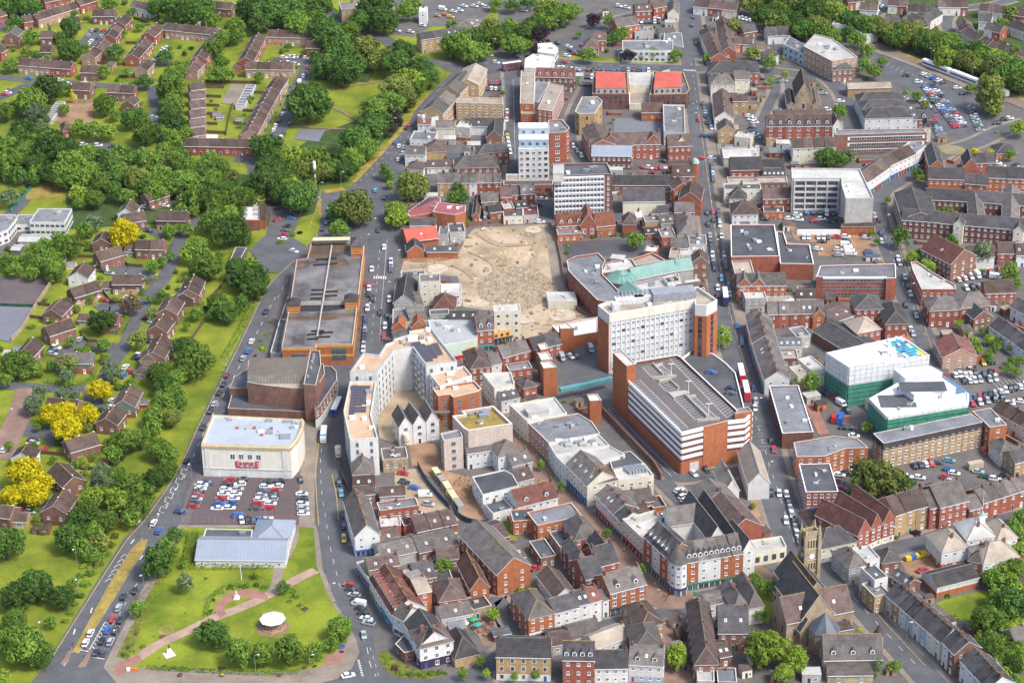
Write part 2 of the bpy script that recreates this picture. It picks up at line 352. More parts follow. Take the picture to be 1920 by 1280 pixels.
def shopfront(R,x0,y0,x1,y1,ci=None,zf=3.0):
 L=math.hypot(x1-x0,y1-y0);dx,dy=(x1-x0)/L,(y1-y0)/L
 b=MB();ci=random.randrange(len(FASC))if ci is None else ci;m=mat('fascia_%d'%ci,FASC[ci],0.6,0.1,0.6)
 b.box(0.1,-0.12,0,L-0.1,0.0,0.5,m);b.box(0.1,-0.3,zf-0.65,L-0.1,0.0,zf,m)
 b.box(0.2,-0.08,0.5,L-0.2,0.0,zf-0.65,M_GLASS)
 n=max(2,int(L/1.8))
 for i in range(n+1):t=0.1+(L-0.3)*i/n;b.box(t,-0.14,0.5,t+0.12,-0.081,zf-0.65,M_WHITE)
 o=b.build('shopfront',R.o);o.location=(x0,y0,0);o.rotation_euler=(0,0,math.atan2(dy,dx))
NHOUSE=[0]
def house(a,b,D,H=5.0,Rr=2.6,wall='r',roof='B',typ='g',name='house',win='a',ch=1,sp=2.6,shop=False,door=True,lower=None,pr=0.6,skyl=0,sh=2.9,wh=1.25,ww=1.1,share=None,ridge=None,dorm=0,ov=0.35,band=None,rows=None,plant=0,back=None,mcop=None,nomid=False):
 """one building. a, b: world points of the ends of the visible eaves edge (left to right, interior on the left); D depth in metres"""
 a=Vector(a);b=Vector(b);W=(b-a).length;rz=math.atan2(b.y-a.y,b.x-a.x)
 key=(round(W,1),round(D,1),H,Rr,wall,roof,typ)
 R=Root(name,(a.x,a.y,0),rz);o=R.o
 o['_dims']=(W,D,H+Rr)
 mw=WALL[wall][1];mr=ROOF[roof][1]
 share=share if share is not None else{}
 if key not in share:
  share[key]=(wall_mesh(typ,W,D,H,Rr,mw,pr,mcop),roof_mesh(typ,W,D,H,Rr,mr,ov,ridge=ridge)if typ!='f' else None)
 wm,rm=share[key]
 new('wall',wm,o)
 if typ=='f':
  rb=MB();rb.box(0.3,0.3,H-0.3,W-0.3,D-0.3,H,mr);ro=rb.build('roof',o)
 else:ro=new('roof',rm,o)
 NHOUSE[0]+=1;rg=random.Random(NHOUSE[0]*13+5)
 if lower:
  lb=MB();lm=WALL[lower][1];lb.prism([(-0.03,-0.03),(W+0.03,-0.03),(W+0.03,D+0.03),(-0.03,D+0.03)],0,min(2.6,H*0.5),lm);lb.build('lower_wall',o)
 if band:
  lb=MB();lb.prism([(-0.05,-0.05),(W+0.05,-0.05),(W+0.05,D+0.05),(-0.05,D+0.05)],H-0.35,H,WALL[band][1],cap=False);lb.build('cornice',o)
 if win:
  z0=0.0;skip=bool(shop)
  wall_windows(R,0,0,W,0,H,z0,sp,ww,wh,win,sh,skip,rows=rows)
  wall_windows(R,W,0,W,D,H,z0,max(sp,3.4),ww,wh,win,sh,False,n=max(1,int(D/4.5)),rows=rows)
  wall_windows(R,0,D,0,0,H,z0,max(sp,3.4),ww,wh,win,sh,False,n=max(1,int(D/4.5)),rows=rows)
  if door and not shop and R.facing(0,-1)>-0.2 and name not in('garage','shed'):
   n=max(1,int((W-0.6)/sp));k=rg.randrange(n);t=(k+0.5)/n*W
   R.wins=[q for q in R.wins if not(abs(q[0]-t)<0.3 and q[1]==0 and q[2]<2)]
   d=new('door',door_mesh(rg.choice('wwwkrbg')),o);d.location=(t,0,0)
 elif name=='garage':
  d=new('door',door_mesh('s',2.4,2.0),o);d.location=(W/2,0,0)
 if shop:shopfront(R,0,0,W,0,None if shop is True else shop-1)
 sl_=Rr/(D/2)if typ=='g' else 1
 if not skyl and typ=='g' and name in('building','shop','shop_building','terraced_shop')and rg.random()<.4:skyl=rg.choice((1,2))
 if not plant and typ=='f' and W*D>50 and name not in('garage','shed'):plant=1+int(W*D/90)
 for i in range(ch):
  if typ=='g':p=(W-0.6 if ch==1 else 0.7+(W-1.4)*i/(ch-1),D/2,H+Rr);rz2=1.5708
  elif typ=='e':p=(W/2,D*(i+0.5)/ch,H+Rr);rz2=0
  elif typ=='h':p=(W*(i+0.5)/ch if W>D else W/2,D/2 if W>D else D*(i+0.5)/ch,H+Rr*0.9);rz2=0
  else:p=(0.6+(W-1.2)*(i+0.5)/ch,D-0.7,H+0.6);rz2=0
  c=new('chimney',chimney_mesh(3 if name in('estate_house','semi_detached_house','detached_house')or name=='terraced_house' and H==5 else 0 if H+Rr<10 else 1),ro);c.location=p;c.rotation_euler=(0,0,rz2);q_=rg.uniform(.62,.95);c.scale=(q_,q_,q_)
 for i in range(skyl):
  s=new('skylight',SKYL,ro)
  if typ=='g':t=0.45;s.location=(W*(i+0.5)/skyl,D/2*t,H+Rr*t+0.14);s.rotation_euler=(math.atan(sl_),0,0)
  elif typ=='f':s.location=(W*(i+0.5)/skyl,D*rg.uniform(0.3,0.7),H+0.2)
 for i in range(dorm):
  x=W*(i+0.5)/dorm;db=MB();y0=D/2*0.18;zb=H+Rr*0.18;hh=1.5;y1=min(D/2,y0+hh/sl_+0.4)
  if typ in('g',):
   db.box(x-0.75,y0,zb-0.3,x+0.75,y1,zb+hh,M_WHITE);db.face([(x-0.5,y0-0.01,zb+0.3),(x+0.5,y0-0.01,zb+0.3),(x+0.5,y0-0.01,zb+1.3),(x-0.5,y0-0.01,zb+1.3)],M_GLASS)
   db.face([(x-0.9,y0-0.2,zb+hh),(x,y0-0.2,zb+hh+0.7),(x,y1+0.8,zb+hh+0.7),(x-0.9,y1+0.3,zb+hh)],mr);db.face([(x,y0-0.2,zb+hh+0.7),(x+0.9,y0-0.2,zb+hh),(x+0.9,y1+0.3,zb+hh),(x,y1+0.8,zb+hh+0.7)],mr)
   db.face([(x-0.75,y0-0.005,zb+hh),(x+0.75,y0-0.005,zb+hh),(x,y0-0.005,zb+hh+0.6)],M_WHITE)
   db.build('dormer',ro)
 for i in range(plant):
  pb_=MB();x=rg.uniform(1,max(1.2,W-3));y=rg.uniform(1,max(1.2,D-3));q=rg.random()
  if q<0.6:pb_.box(0,0,0,rg.uniform(1,2),rg.uniform(0.8,1.6),rg.uniform(0.6,1.3),rg.choice([M_WHITE,M_STEEL,M_CONC]))
  else:pb_.cyl(0,0,0,rg.uniform(0.5,0.9),0.4,0.4,M_STEEL,10);pb_.bar((0,0,0.3),(1.5,0.4,0.3),0.15,M_STEEL)
  q=pb_.build('roof_plant',ro);q.location=(x,y,H)
 R.finish();return o
ALLH=[]
def fit(*c):
 for t in c:
  if len(t.replace('-',' ').split())<=16:return t
 return ' '.join(c[-1].replace('-',' ').split()[:16])
def row(phrase,specs,kind='house',group=None,cat=None,**dk):
 """specs: (ax, ay, bx, by, D, H, R, wall, roof[, n[, opts]]) pixels of the eaves ends in the photograph; n equal units along the edge"""
 out=[]
 for s in specs:
  ax,ay,bx,by,D,H,Rr,wa,ro=s[:9];n=s[9]if len(s)>9 else 1;op=dict(dk);op.update(s[10]if len(s)>10 else{});wa=op.pop('wall',wa)
  lab=op.pop('label',None);kd=op.pop('kind',kind);c2=op.pop('cat',cat);gap=op.pop('gap',0.0);walls=op.pop('walls',None);steps=op.pop('steps',None);drop=op.pop('drop',0)
  zt=H if op.get('typ')!='f' else H+op.get('pr',0.6)
  A=at(ax,ay,zt);B=at(bx,by,zt);A.z=B.z=0
  if isinstance(D,tuple):
   C=at(D[0],D[1],zt);C.z=0;u=(B-A).normalized();D=abs((C-A).dot(Vector((-u.y,u.x,0))))
  share={}
  for i in range(n):
   p=A.lerp(B,i/n);q=A.lerp(B,(i+1)/n)
   if gap:q=p.lerp(q,1-gap)
   w2=walls[i%len(walls)]if walls else wa
   h2=H+(steps[i%len(steps)]if steps else 0)
   nm=kd.replace(' ','_').replace('-','_')
   o=house(p,q,D,h2,Rr,w2,ro,name=nm,share=share,**op)
   out.append((o,kd,w2,ro,lab if n==1 else None,c2,(ax+(bx-ax)*(i+.5)/n,ay+(by-ay)*(i+.5)/n)))
   ALLH.append(o)
 xs=[q[6][0]for q in out];ys=[q[6][1]for q in out]
 horiz=(max(xs)-min(xs))>=(max(ys)-min(ys))*1.2
 out.sort(key=lambda q:q[6][0]if horiz else q[6][1])
 for i,(o,kd,wa,ro,lab,c2,_)in enumerate(out):
  tail=(('%s from %s '%(ordw(i),'left' if horiz else 'top'))if len(out)>1 else '')+phrase
  o['label']=lab or fit('%s %s, %s roof, %s'%(WALL[wa][0],kd,ROOF[ro][0],tail),'%s %s, %s'%(WALL[wa][0],kd,tail),'%s, %s'%(kd,tail),tail)
  o['category']=c2 or kd.split()[-1]
  if len(out)>1 and(group or len(out)>2):o['group']=group or('%ss %s'%(kd,phrase))
 return[q[0]for q in out]
def inset(poly,t):
 n=len(poly);out=[]
 for i in range(n):
  p0=Vector(poly[i-1]);p1=Vector(poly[i]);p2=Vector(poly[(i+1)%n])
  d1=(p1-p0).normalized();d2=(p2-p1).normalized();n1=Vector((-d1 .y,d1 .x));n2=Vector((-d2 .y,d2 .x))
  k=1+n1 .dot(n2);m=(n1+n2)/max(k,0.35);out.append(tuple(p1+m*t))
 return out
def block(name,label,cat,pts,H,wall='w',roof='G',pr=0.8,win='a',sp=3.0,ww=1.4,wh=1.4,sh=3.0,z0=0,mcop=None,skip0=False,group=None,finish=True,base=0.0,edges=None,parent=None,lift=0,cop=0.35):
 """flat-roofed building on any outline; pts are roof-edge corners (pixels) going anticlockwise seen from above"""
 P=[at(x,y,H+pr)for x,y in pts];ar=sum(P[i-1].x*P[i].y-P[i].x*P[i-1].y for i in range(len(P)))
 if ar<0:P.reverse()
 cx=sum(p.x for p in P)/len(P);cy=sum(p.y for p in P)/len(P)
 R=Root(name,(cx,cy,0),0);loc=[(p.x-cx,p.y-cy)for p in P];b=MB();mw=WALL[wall][1];mc=mcop or M_STONE
 b.prism(loc,base,H+pr,mw,cap=False);inn=inset(loc,cop)
 b.prism(list(reversed(inn)),H-0.02,H+pr,mw,cap=False);n=len(loc);out=inset(loc,-0.06)
 for i in range(n):j=(i+1)%n;b.face([(*out[i],H+pr+0.02),(*out[j],H+pr+0.02),(*inn[j],H+pr+0.02),(*inn[i],H+pr+0.02)],mc)
 b.build('wall',R.o);rb=MB();rb.prism(inn,H-0.4,H,ROOF[roof][1]);R.roof=rb.build('roof',R.o)
 if win:
  for i in range(n):
   if edges is not None and i not in edges:continue
   j=(i+1)%n;wall_windows(R,loc[i][0],loc[i][1],loc[j][0],loc[j][1],H,z0,sp,ww,wh,win,sh,skip0)
 R.P=loc;R.H=H;tag(R.o,label,cat,group);rg=random.Random(int(abs(cx)*7+cy))
 for k in range(min(9,int(abs(sum(loc[i-1][0]*loc[i][1]-loc[i][0]*loc[i-1][1]for i in range(n)))/2/70))):
  i=rg.randrange(n);j=rg.randrange(n);t=rg.uniform(.1,.85);u=rg.random();x=((loc[i][0]*(1-u)+loc[j][0]*u)*t,(loc[i][1]*(1-u)+loc[j][1]*u)*t)
  if 'deck' in label or not inside(x[0],x[1],inset(loc,2.2)):continue
  pb_=MB();w_,d_,h_=rg.uniform(.8,2.6),rg.uniform(.8,2),rg.uniform(.4,1.3);pb_.box(0,0,0,w_,d_,h_,rg.choice([M_WHITE,M_STEEL,M_CONC,M_STEEL]));pb_.bar((w_/2,d_,.3),(w_/2+rg.uniform(-2,2),d_+2,.3),.12,M_STEEL)
  q=pb_.build('roof_plant',R.roof);q.location=(x[0],x[1],H);q.rotation_euler=(0,0,rg.uniform(-.4,.4))
 if finish:R.finish()
 return R
def onroof(R,px,py,z=None):
 z=R.H if z is None else z;p=at(px,py,z);return R.M.inverted()@(p-R.loc)
def roofbox(R,px,py,w,d,h,m,name='roof_plant',rz=0,z=None,parent=None):
 p=onroof(R,px,py,z);b=MB();b.box(-w/2,-d/2,0,w/2,d/2,h,m);o=b.build(name,parent or R.o);o.location=p;o.rotation_euler=(0,0,rz);return o
 # ---------------------------------------------------------------- ground sheets
_ZC={}
def zl(z):
 """every sheet gets a height of its own: greens and yards lowest, then roads, then courts, raised kerbs on top"""
 k=0 if z<=.03 else 1 if z<=.05 else 2 if z<.075 else 3 if z<.1 else 4
 _ZC[k]=_ZC.get(k,0)+1;c=_ZC[k]*.002
 return(z+c,.04+c,.15+c,.28+c,z+.22+c*.25)[k]
def sheet(name,pts,z,m,label=None,kind='structure',raise_edge=0):
 P=[at(x,y,0)for x,y in pts];z=zl(z)
 b=MB();ar=sum(P[i-1].x*P[i].y-P[i].x*P[i-1].y for i in range(len(P)))
 if ar<0:P.reverse()
 if raise_edge:b.prism([(p.x,p.y)for p in P],0.0,z,M_CONC,True,m)
 else:b.prism([(p.x,p.y)for p in P],z,z,m)
 o=b.build(name);tag(o,label,kind=kind);return o
def strip_pts(P,w):
 out_l=[];out_r=[]
 for i,p in enumerate(P):
  d=(P[min(i+1,len(P)-1)]-P[max(i-1,0)]).normalized();nn=Vector((-d.y,d.x,0));out_l.append(p+nn*w/2);out_r.append(p-nn*w/2)
 return out_l,out_r
def cat_rom(P,k=6):
 if len(P)<3:return P
 out=[]
 for i in range(len(P)-1):
  p0=P[max(i-1,0)];p1=P[i];p2=P[i+1];p3=P[min(i+2,len(P)-1)]
  for j in range(k):
   t=j/k;out.append(0.5*((2*p1)+(p2-p0)*t+(2*p0-5*p1+4*p2-p3)*t*t+(3*p1-p0-3*p2+p3)*t**3))
 out.append(P[-1]);return out
def ribbon(name,pts,w,z,m,label=None,sm=True,mb=None):
 P=[at(x,y,0)for x,y in pts];P=cat_rom(P)if sm else P;z=zl(z);l,r=strip_pts(P,w);b=mb or MB()
 for i in range(len(P)-1):b.face([(l[i].x,l[i].y,z),(r[i].x,r[i].y,z),(r[i+1].x,r[i+1].y,z),(l[i+1].x,l[i+1].y,z)],m)
 if mb:return
 o=b.build(name);tag(o,label,kind='structure');return o
def dashes(mb,pts,w,z,m,on=2.0,off=4.0):
 P=cat_rom([at(x,y,0)for x,y in pts]);t=0.0;draw=True;seg=[];rem=on;z+=.25;_ZC['d']=_ZC.get('d',0)+1;z+=(_ZC['d']%60)*.0015
 for i in range(len(P)-1):
  a,b=P[i],P[i+1];L=(b-a).length;d=(b-a).normalized();s=0;nn=Vector((-d.y,d.x,0))*w/2
  while s<L:
   e=min(L,s+rem)
   if draw:p=a+d*s;q=a+d*e;mb.face([(p+nn+Vector((0,0,z))),(p-nn+Vector((0,0,z))),(q-nn+Vector((0,0,z))),(q+nn+Vector((0,0,z)))],m)
   rem-=e-s;s=e
   if rem<=1e-6:draw=not draw;rem=on if draw else off
   if L-s<1e-6:break
   # ---------------------------------------------------------------- trees
def leafm(name,a,b,tr=0.25,rnd=0.34):
 m=mat(name,a,0.75,0.0,0.45,col2=b,rnd=rnd,fine=0.25,transl=tr,spec=0.15,thr=(0.36,0.64))
 m.node_tree.nodes['Color Ramp'].color_ramp.elements[0].color=(*a,1);return m
LEAF={
'd':('dark green',leafm('dark_leaves',(0.036,0.094,0.019),(0.115,0.205,0.034))),
'm':('mid green',leafm('mid_leaves',(0.062,0.135,0.020),(0.195,0.300,0.042))),
'l':('light green',leafm('light_leaves',(0.12,0.20,0.022),(0.29,0.385,0.05))),
'o':('olive green',leafm('olive_leaves',(0.10,0.14,0.03),(0.25,0.285,0.06))),
'y':('bright yellow',leafm('yellow_leaves',(0.36,0.31,0.006),(0.70,0.60,0.010),0.3,0.08)),
'g':('grey-green',leafm('grey_leaves',(0.07,0.115,0.05),(0.17,0.23,0.12))),
'p':('dark purple',leafm('purple_leaves',(0.022,0.012,0.018),(0.05,0.026,0.034))),
'r':('brownish',leafm('brown_leaves',(0.08,0.055,0.035),(0.17,0.12,0.07))),
}
M_BARK=mat('bark',(0.10,0.075,0.05),0.95,0.3,2.0,fine=0.2)
def crown_mesh(seed,form,quads=2300):
 rg=random.Random(seed);b=MB();m=LEAF['m'][1];blobs=[]
 if form=='c':
  for i in range(26):
   t=i/25;z=-0.9+2.5*t;r=0.75*(1-t)**0.8+0.05;a=i*2.4;blobs.append((r*0.55*math.cos(a),r*0.55*math.sin(a),z,r*0.55+0.08,1))
 elif form=='h':
  for i in range(14):
   a=rg.uniform(0,6.28);r=rg.uniform(0,0.7);blobs.append((r*math.cos(a),r*math.sin(a),rg.uniform(-0.1,0.25)*(1-r),rg.uniform(0.25,0.42),0.8))
 else:
  n=40 if form=='b' else 34;hz={'b':0.82,'t':1.25,'w':0.68}[form]
  for i in range(n):
   u=1-1.75*(i+0.5)/n;a=i*2.39996+rg.uniform(-0.4,0.4);q=math.sqrt(max(0,1-u*u));d=rg.uniform(0.5,0.8)
   blobs.append((d*q*math.cos(a),d*q*math.sin(a),d*u*hz,rg.uniform(0.17,0.36),hz))
  blobs.append((0,0,0,0.5,hz))
 tot=sum(q[3]**2 for q in blobs)
 for(x,y,z,r,hz)in blobs:
  for k in range(int(quads*r*r/tot)):
   n_=Vector((rg.gauss(0,1),rg.gauss(0,1),rg.gauss(0,1)+0.25)).normalized()
   rr=r*rg.uniform(0.78,1.1);p=Vector((x,y,z))+Vector((n_.x*rr,n_.y*rr,n_.z*rr*hz))
   n2=(n_+Vector((rg.gauss(0,.35),rg.gauss(0,.35),rg.gauss(0,.35)))).normalized()
   u=n2 .orthogonal().normalized();v=n2 .cross(u);a=rg.uniform(0,6.28);u,v=u*math.cos(a)+v*math.sin(a),v*math.cos(a)-u*math.sin(a)
   s=rg.uniform(0.045,0.085)*(1.55 if quads<800 else 1.2 if form in 'tw' else 1.45 if form=='h' else 1);s2=s*rg.uniform(0.6,1)
   b.face([p+u*s,p+v*s2,p-u*s,p-v*s2],m)
 return b.mesh('crown')
CROWN={f:[crown_mesh(i*7+ord(f),f,q)for i in range(n)]for f,n,q in(('b',6,3200),('t',3,2800),('w',3,3000),('c',2,1900),('h',3,900))}
def trunk_mesh(form):
 b=MB();rg=random.Random(3)
 if form=='h':b.cyl(0,0,-0.6,0.1,0.05,0.03,M_BARK,5);return b.mesh('trunk')
 b.cyl(0,0,-1.5,-0.2,0.085,0.06,M_BARK,7,False)
 b.cyl(0,0,-0.2,0.6,0.06,0.02,M_BARK,6,False)
 for i in range(5):
  a=i*1.3;b.bar((0,0,-0.6+i*0.15),(0.5*math.cos(a),0.5*math.sin(a),-0.1+i*0.18),0.02,M_BARK)
 return b.mesh('trunk')
TRUNK={f:trunk_mesh(f)for f in 'btwch'}
TREES=[]
def T(s,form=None):
 for q in s.split():
  p=q.split(',');k=p[3];f=form or(p[4]if len(p)>4 else 'b');TREES.append((float(p[0]),float(p[1]),float(p[2]),k,f))
def inside(x,y,poly):
 c=False;n=len(poly)
 for i in range(n):
  x1,y1=poly[i];x2,y2=poly[i-1]
  if(y1>y)!=(y2>y)and x<(x2-x1)*(y-y1)/(y2-y1)+x1:c=not c
 return c
def wood(poly,step,kinds,seed=1,wmin=0.9,wmax=1.5,form='b'):
 rg=random.Random(seed);xs=[p[0]for p in poly];ys=[p[1]for p in poly];y=min(ys)
 while y<max(ys):
  x=min(xs)+rg.uniform(0,step)
  while x<max(xs):
   px,py=x+rg.uniform(-.3,.3)*step,y+rg.uniform(-.3,.3)*step
   if inside(px,py,poly):TREES.append((px,py,step*rg.uniform(wmin,wmax),rg.choice(kinds),form))
   x+=step
  y+=step*0.55
def plant_trees(zones,limit=300):
 rg=random.Random(11);T_=sorted(TREES,key=lambda t:-t[2]);main=[t for t in T_ if t[4]!='h'][:limit];rest=[t for t in T_ if t[4]!='h'][limit:];shr=[t for t in T_ if t[4]=='h']
 names={'b':'broadleaf','t':'tall','w':'spreading','c':'conifer','h':'rounded'}
 cnt={}
 def zone(x,y):
  for ph,poly in zones:
   if inside(x,y,poly):return ph
  return 'among the town buildings'
 def geom(t):
  x,y,w,k,f=t;s=pxm(x,y);r=w/2/s*1.1
  hz={'b':0.9,'t':1.3,'w':0.75,'c':1.45,'h':0.5}[f];low={'b':0.9,'t':0.8,'w':1.05,'c':0.9,'h':0.25}[f]
  zc=r*(hz if f!='h' else 0.25)*low+(1.2 if f not in 'h' else 0.0);p=at(x,y,zc);return r,zc,p
 groups={}
 for t in main+shr:groups.setdefault((zone(t[0],t[1]),t[3],t[4]),[]).append(t)
 for(ph,k,f),L in groups.items():
  xs=[t[0]for t in L];ys=[t[1]for t in L];hor=max(xs)-min(xs)>=max(ys)-min(ys);L.sort(key=lambda t:t[0]if hor else t[1])
  for i,t in enumerate(L):
   r,zc,p=geom(t);nm='shrub' if f=='h' else('conifer_tree' if f=='c' else 'broadleaf_tree')
   o=new(nm,None);o.location=(p.x,p.y,0);sz=rg.uniform(0.85,1.18);o.rotation_euler=(0,0,rg.uniform(0,6.28));o.scale=(r,r*rg.uniform(0.8,1.12),r*sz)
   c=new('crown',rg.choice(CROWN[f]),o);c.location=(0,0,zc/r/sz)
   c.material_slots[0].link='OBJECT';c.material_slots[0].material=LEAF[k][1]
   tk=new('trunk',TRUNK[f],o);tk.location=(0,0,zc/r/sz);tk.scale=(1,1,max(0.3,zc/r/sz/1.5)if f!='h' else 1)
   noun='shrub' if f=='h' else 'tree'
   lab='%s %s %s'%(LEAF[k][0],names[f],noun)
   if len(L)>1:od='%s from %s '%(ordw(i),'left' if hor else 'top');lab=fit(lab+', '+od+'of its kind '+ph,lab+', '+od+ph,noun+' '+od+ph)
   else:lab+=' '+ph
   tag(o,lab,noun,('%s %s %ss %s'%(LEAF[k][0],names[f],noun,ph))if len(L)>1 else None)
 if rest:
  b=MB();lo={f:crown_mesh(91+ord(f),f,700)for f in 'btwc'}
  for t in rest:
   r,zc,p=geom(t);me=lo[t[4]];k=b.mi(LEAF[t[3]][1]);i=len(b.v);a=rg.uniform(0,6.28);ca,sa=math.cos(a),math.sin(a)
   b.v+=[(p.x+(v.co.x*ca-v.co.y*sa)*r,p.y+(v.co.x*sa+v.co.y*ca)*r,zc+v.co.z*r)for v in me.vertices]
   for q in me.polygons:b.f.append(tuple(i+a_ for a_ in q.vertices));b.m.append(k)
  tag(b.build('small_trees'),'the many smaller garden and background trees of the town','trees',kind='stuff')
def hedge(pts,w,h,k='m',label=None,seed=1,dens=9,name='hedge',cat='hedge',z=0):
 """clipped hedge or planting bed along a line of ground pixels"""
 rg=random.Random(seed);P=cat_rom([at(x,y)for x,y in pts],4);b=MB();m=LEAF[k][1]
 for i in range(len(P)-1):
  a,c=P[i],P[i+1];L=(c-a).length;d=(c-a).normalized();nn=Vector((-d.y,d.x,0))
  for _ in range(int(L*dens*(w+2*h)/2)):
   t=rg.uniform(0,L);s=rg.uniform(-1,1);edge=rg.random()
   if edge<0.5:q=nn*(w/2*s);z_=h*rg.uniform(0.85,1.08);nr=Vector((rg.gauss(0,.4),rg.gauss(0,.4),1))
   else:sg=1 if s>0 else-1;q=nn*(w/2*sg*rg.uniform(0.85,1.05));z_=h*rg.uniform(0,0.95);nr=nn*sg+Vector((rg.gauss(0,.4),rg.gauss(0,.4),rg.uniform(0,.6)))
   p=a+d*t+q;p.z=z_+z;nr.normalize();u=nr.orthogonal().normalized()*rg.uniform(.15,.3);v=nr.cross(u)
   b.face([p+u,p+v,p-u,p-v],m)
 o=b.build(name);tag(o,label,cat);return o
 # ---------------------------------------------------------------- vehicles
CC={'w':('white',(0.80,0.80,0.80)),'k':('black',(0.018,0.018,0.022)),'s':('silver',(0.40,0.42,0.44)),'r':('red',(0.50,0.018,0.025)),'b':('blue',(0.02,0.12,0.42)),
'd':('dark grey',(0.07,0.08,0.095)),'g':('green',(0.03,0.12,0.06)),'n':('navy blue',(0.02,0.035,0.11)),'m':('maroon',(0.16,0.02,0.03)),'y':('yellow',(0.7,0.5,0.02)),'c':('pale blue',(0.10,0.36,0.52)),'e':('beige',(0.45,0.38,0.28)),'o':('orange',(0.6,0.17,0.03))}
def paint(c):
 n='paint_'+CC[c][0].replace(' ','_')
 if n in MATS:return MATS[n]
 m=mat(n,CC[c][1],0.28,0.05,0.8,spec=0.6);m.node_tree.nodes['Principled BSDF'].inputs['Coat Weight'].default_value=0.5;return m
M_HL=mat('headlight',(0.8,0.8,0.78),0.2,0.02);M_TL=mat('tail_light',(0.45,0.02,0.02),0.3,0.02)
_V={}
def wheel_mesh():
 if 'wheel' in _V:return _V['wheel']
 b=MB();n=10;k=M_BLACK
 for y0,y1 in((-0.1,0.1),):
  i=len(b.v);b.v+=[(0.32*math.cos(6.283*a/n),y0,0.32*math.sin(6.283*a/n))for a in range(n)]+[(0.32*math.cos(6.283*a/n),y1,0.32*math.sin(6.283*a/n))for a in range(n)]
  for a in range(n):c=(a+1)%n;b.f.append((i+a,i+n+a,i+n+c,i+c));b.m.append(b.mi(k))
  b.f.append(tuple(i+a for a in range(n)));b.m.append(b.mi(M_STEEL));b.f.append(tuple(i+n+a for a in reversed(range(n))));b.m.append(b.mi(M_STEEL))
 _V['wheel']=b.mesh('wheel');return _V['wheel']
def loft(b,secs,m,cap=True):
 """closed sections along x: each (x, half_width_bottom, half_width_top, z0, z1)"""
 i=len(b.v);k=b.mi(m)
 for x,wb,wt,z0,z1 in secs:
  zm=z0+(z1-z0)*0.55
  b.v+=[(x,-wb*0.94,z0),(x,wb*0.94,z0),(x,wb,zm),(x,wt,z1-0.04),(x,wt*0.8,z1),(x,-wt*0.8,z1),(x,-wt,z1-0.04),(x,-wb,zm)]
 for j in range(len(secs)-1):
  o=i+j*8
  for a in range(8):c=(a+1)%8;b.f.append((o+a,o+8+a,o+8+c,o+c));b.m.append(k)
 b.f.append(tuple(i+a for a in range(8)));b.m.append(k);b.f.append(tuple(i+(len(secs)-1)*8+a for a in reversed(range(8))));b.m.append(k)
def car_parts(c,typ):
 key=('v',c,typ)
 if key in _V:return _V[key]
 p=paint(c);b=MB();g=MB()
 if typ=='van':
  loft(b,[(-2.5,0.85,0.8,.35,2.2),(-2.4,0.95,0.88,.28,2.3),(0.9,0.95,0.88,.28,2.3),(1.5,0.95,0.8,.28,2.1),(2.1,0.93,0.8,.3,1.15),(2.55,0.8,0.7,.35,0.95)],p)
  g.face([(1.56,-0.72,2.02),(2.13,-0.72,1.22),(2.13,0.72,1.22),(1.56,0.72,2.02)],M_GLASS)
  for s in(-1,1):g.face([(0.75,s*0.955,1.35),(1.7,s*0.955,1.35),(1.35,s*0.93,1.9),(0.75,s*0.93,1.9)][::s],M_GLASS)
 else:
  su=typ=='suv';h=1.68 if su else 1.45;L=2.2;bh=0.95 if su else 0.86
  loft(b,[(-L,.72,.68,.4,.8),(-L+.15,.84,.8,.26,bh),(-1.5,.88,.84,.22,bh+.04),(1.0,.88,.84,.22,bh),(L-.25,.85,.8,.24,bh-.12),(L,.72,.68,.36,.66)],p)
  xr0=-2.0 if su else(-1.95 if typ=='hatch' else-1.6)
  x=[(xr0,bh),(xr0+.35,h-.06),(0.25,h),(1.15,bh)]
  for k,(xa,za)in enumerate(x[:-1]):
   xb,zb=x[k+1];ya=.78 if za<bh+.1 else.64;yb=.78 if zb<bh+.1 else.64;mm=M_GLASS if k!=1 else p
   (g if k!=1 else b).face([(xa,-ya,za),(xb,-yb,zb),(xb,yb,zb),(xa,ya,za)],mm)
  for s in(-1,1):
   q=[(x[0][0],s*.78,bh),(x[3][0],s*.78,bh),(x[2][0],s*.64,h-.01),(x[1][0],s*.64,h-.07)];g.face(q[::-s],M_GLASS)
   b.bar((-0.35,s*.785,bh),(-0.4,s*.65,h-.03),0.05,p)
  b.box(x[1][0]+.05,-.62,h-.05,.2,.62,h+.02,p)
 for s in(-1,1):
  xx=2.56 if typ=='van' else 2.2
  b.box(xx-.12,s*.62-.14,.58,xx-.01 if typ=='van' else xx-.02,s*.62+.14,.72,M_HL);xx=-2.5 if typ=='van' else-2.2
  b.box(xx-.02,s*.64-.12,.68,xx+.1,s*.64+.12,.84,M_TL)
 _V[key]=(b.mesh('body'),g.mesh('window_glass'));return _V[key]
def merge(parts,name):
 b=MB()
 for me,loc in parts:
  i=len(b.v);b.v+=[(v.co.x+loc[0],v.co.y+loc[1],v.co.z+loc[2])for v in me.vertices];ks=[b.mi(m)for m in me.materials]
  for p in me.polygons:b.f.append(tuple(i+a for a in p.vertices));b.m.append(ks[p.material_index])
 return b.mesh(name)
CARS=[]
def car_at(x,y,head,c,typ,ph,z=0.0):CARS.append((x,y,z,head,c,typ,ph))
def heading(x,y,dx,dy,z=0):
 a=at(x,y,z);b=at(x+dx,y+dy,z);return math.atan2(b.y-a.y,b.x-a.x)
def ctype(c,i):return 'suv' if(i*7+ord(c))%4==0 else('hatch' if(i*5+ord(c))%3 else 'saloon')
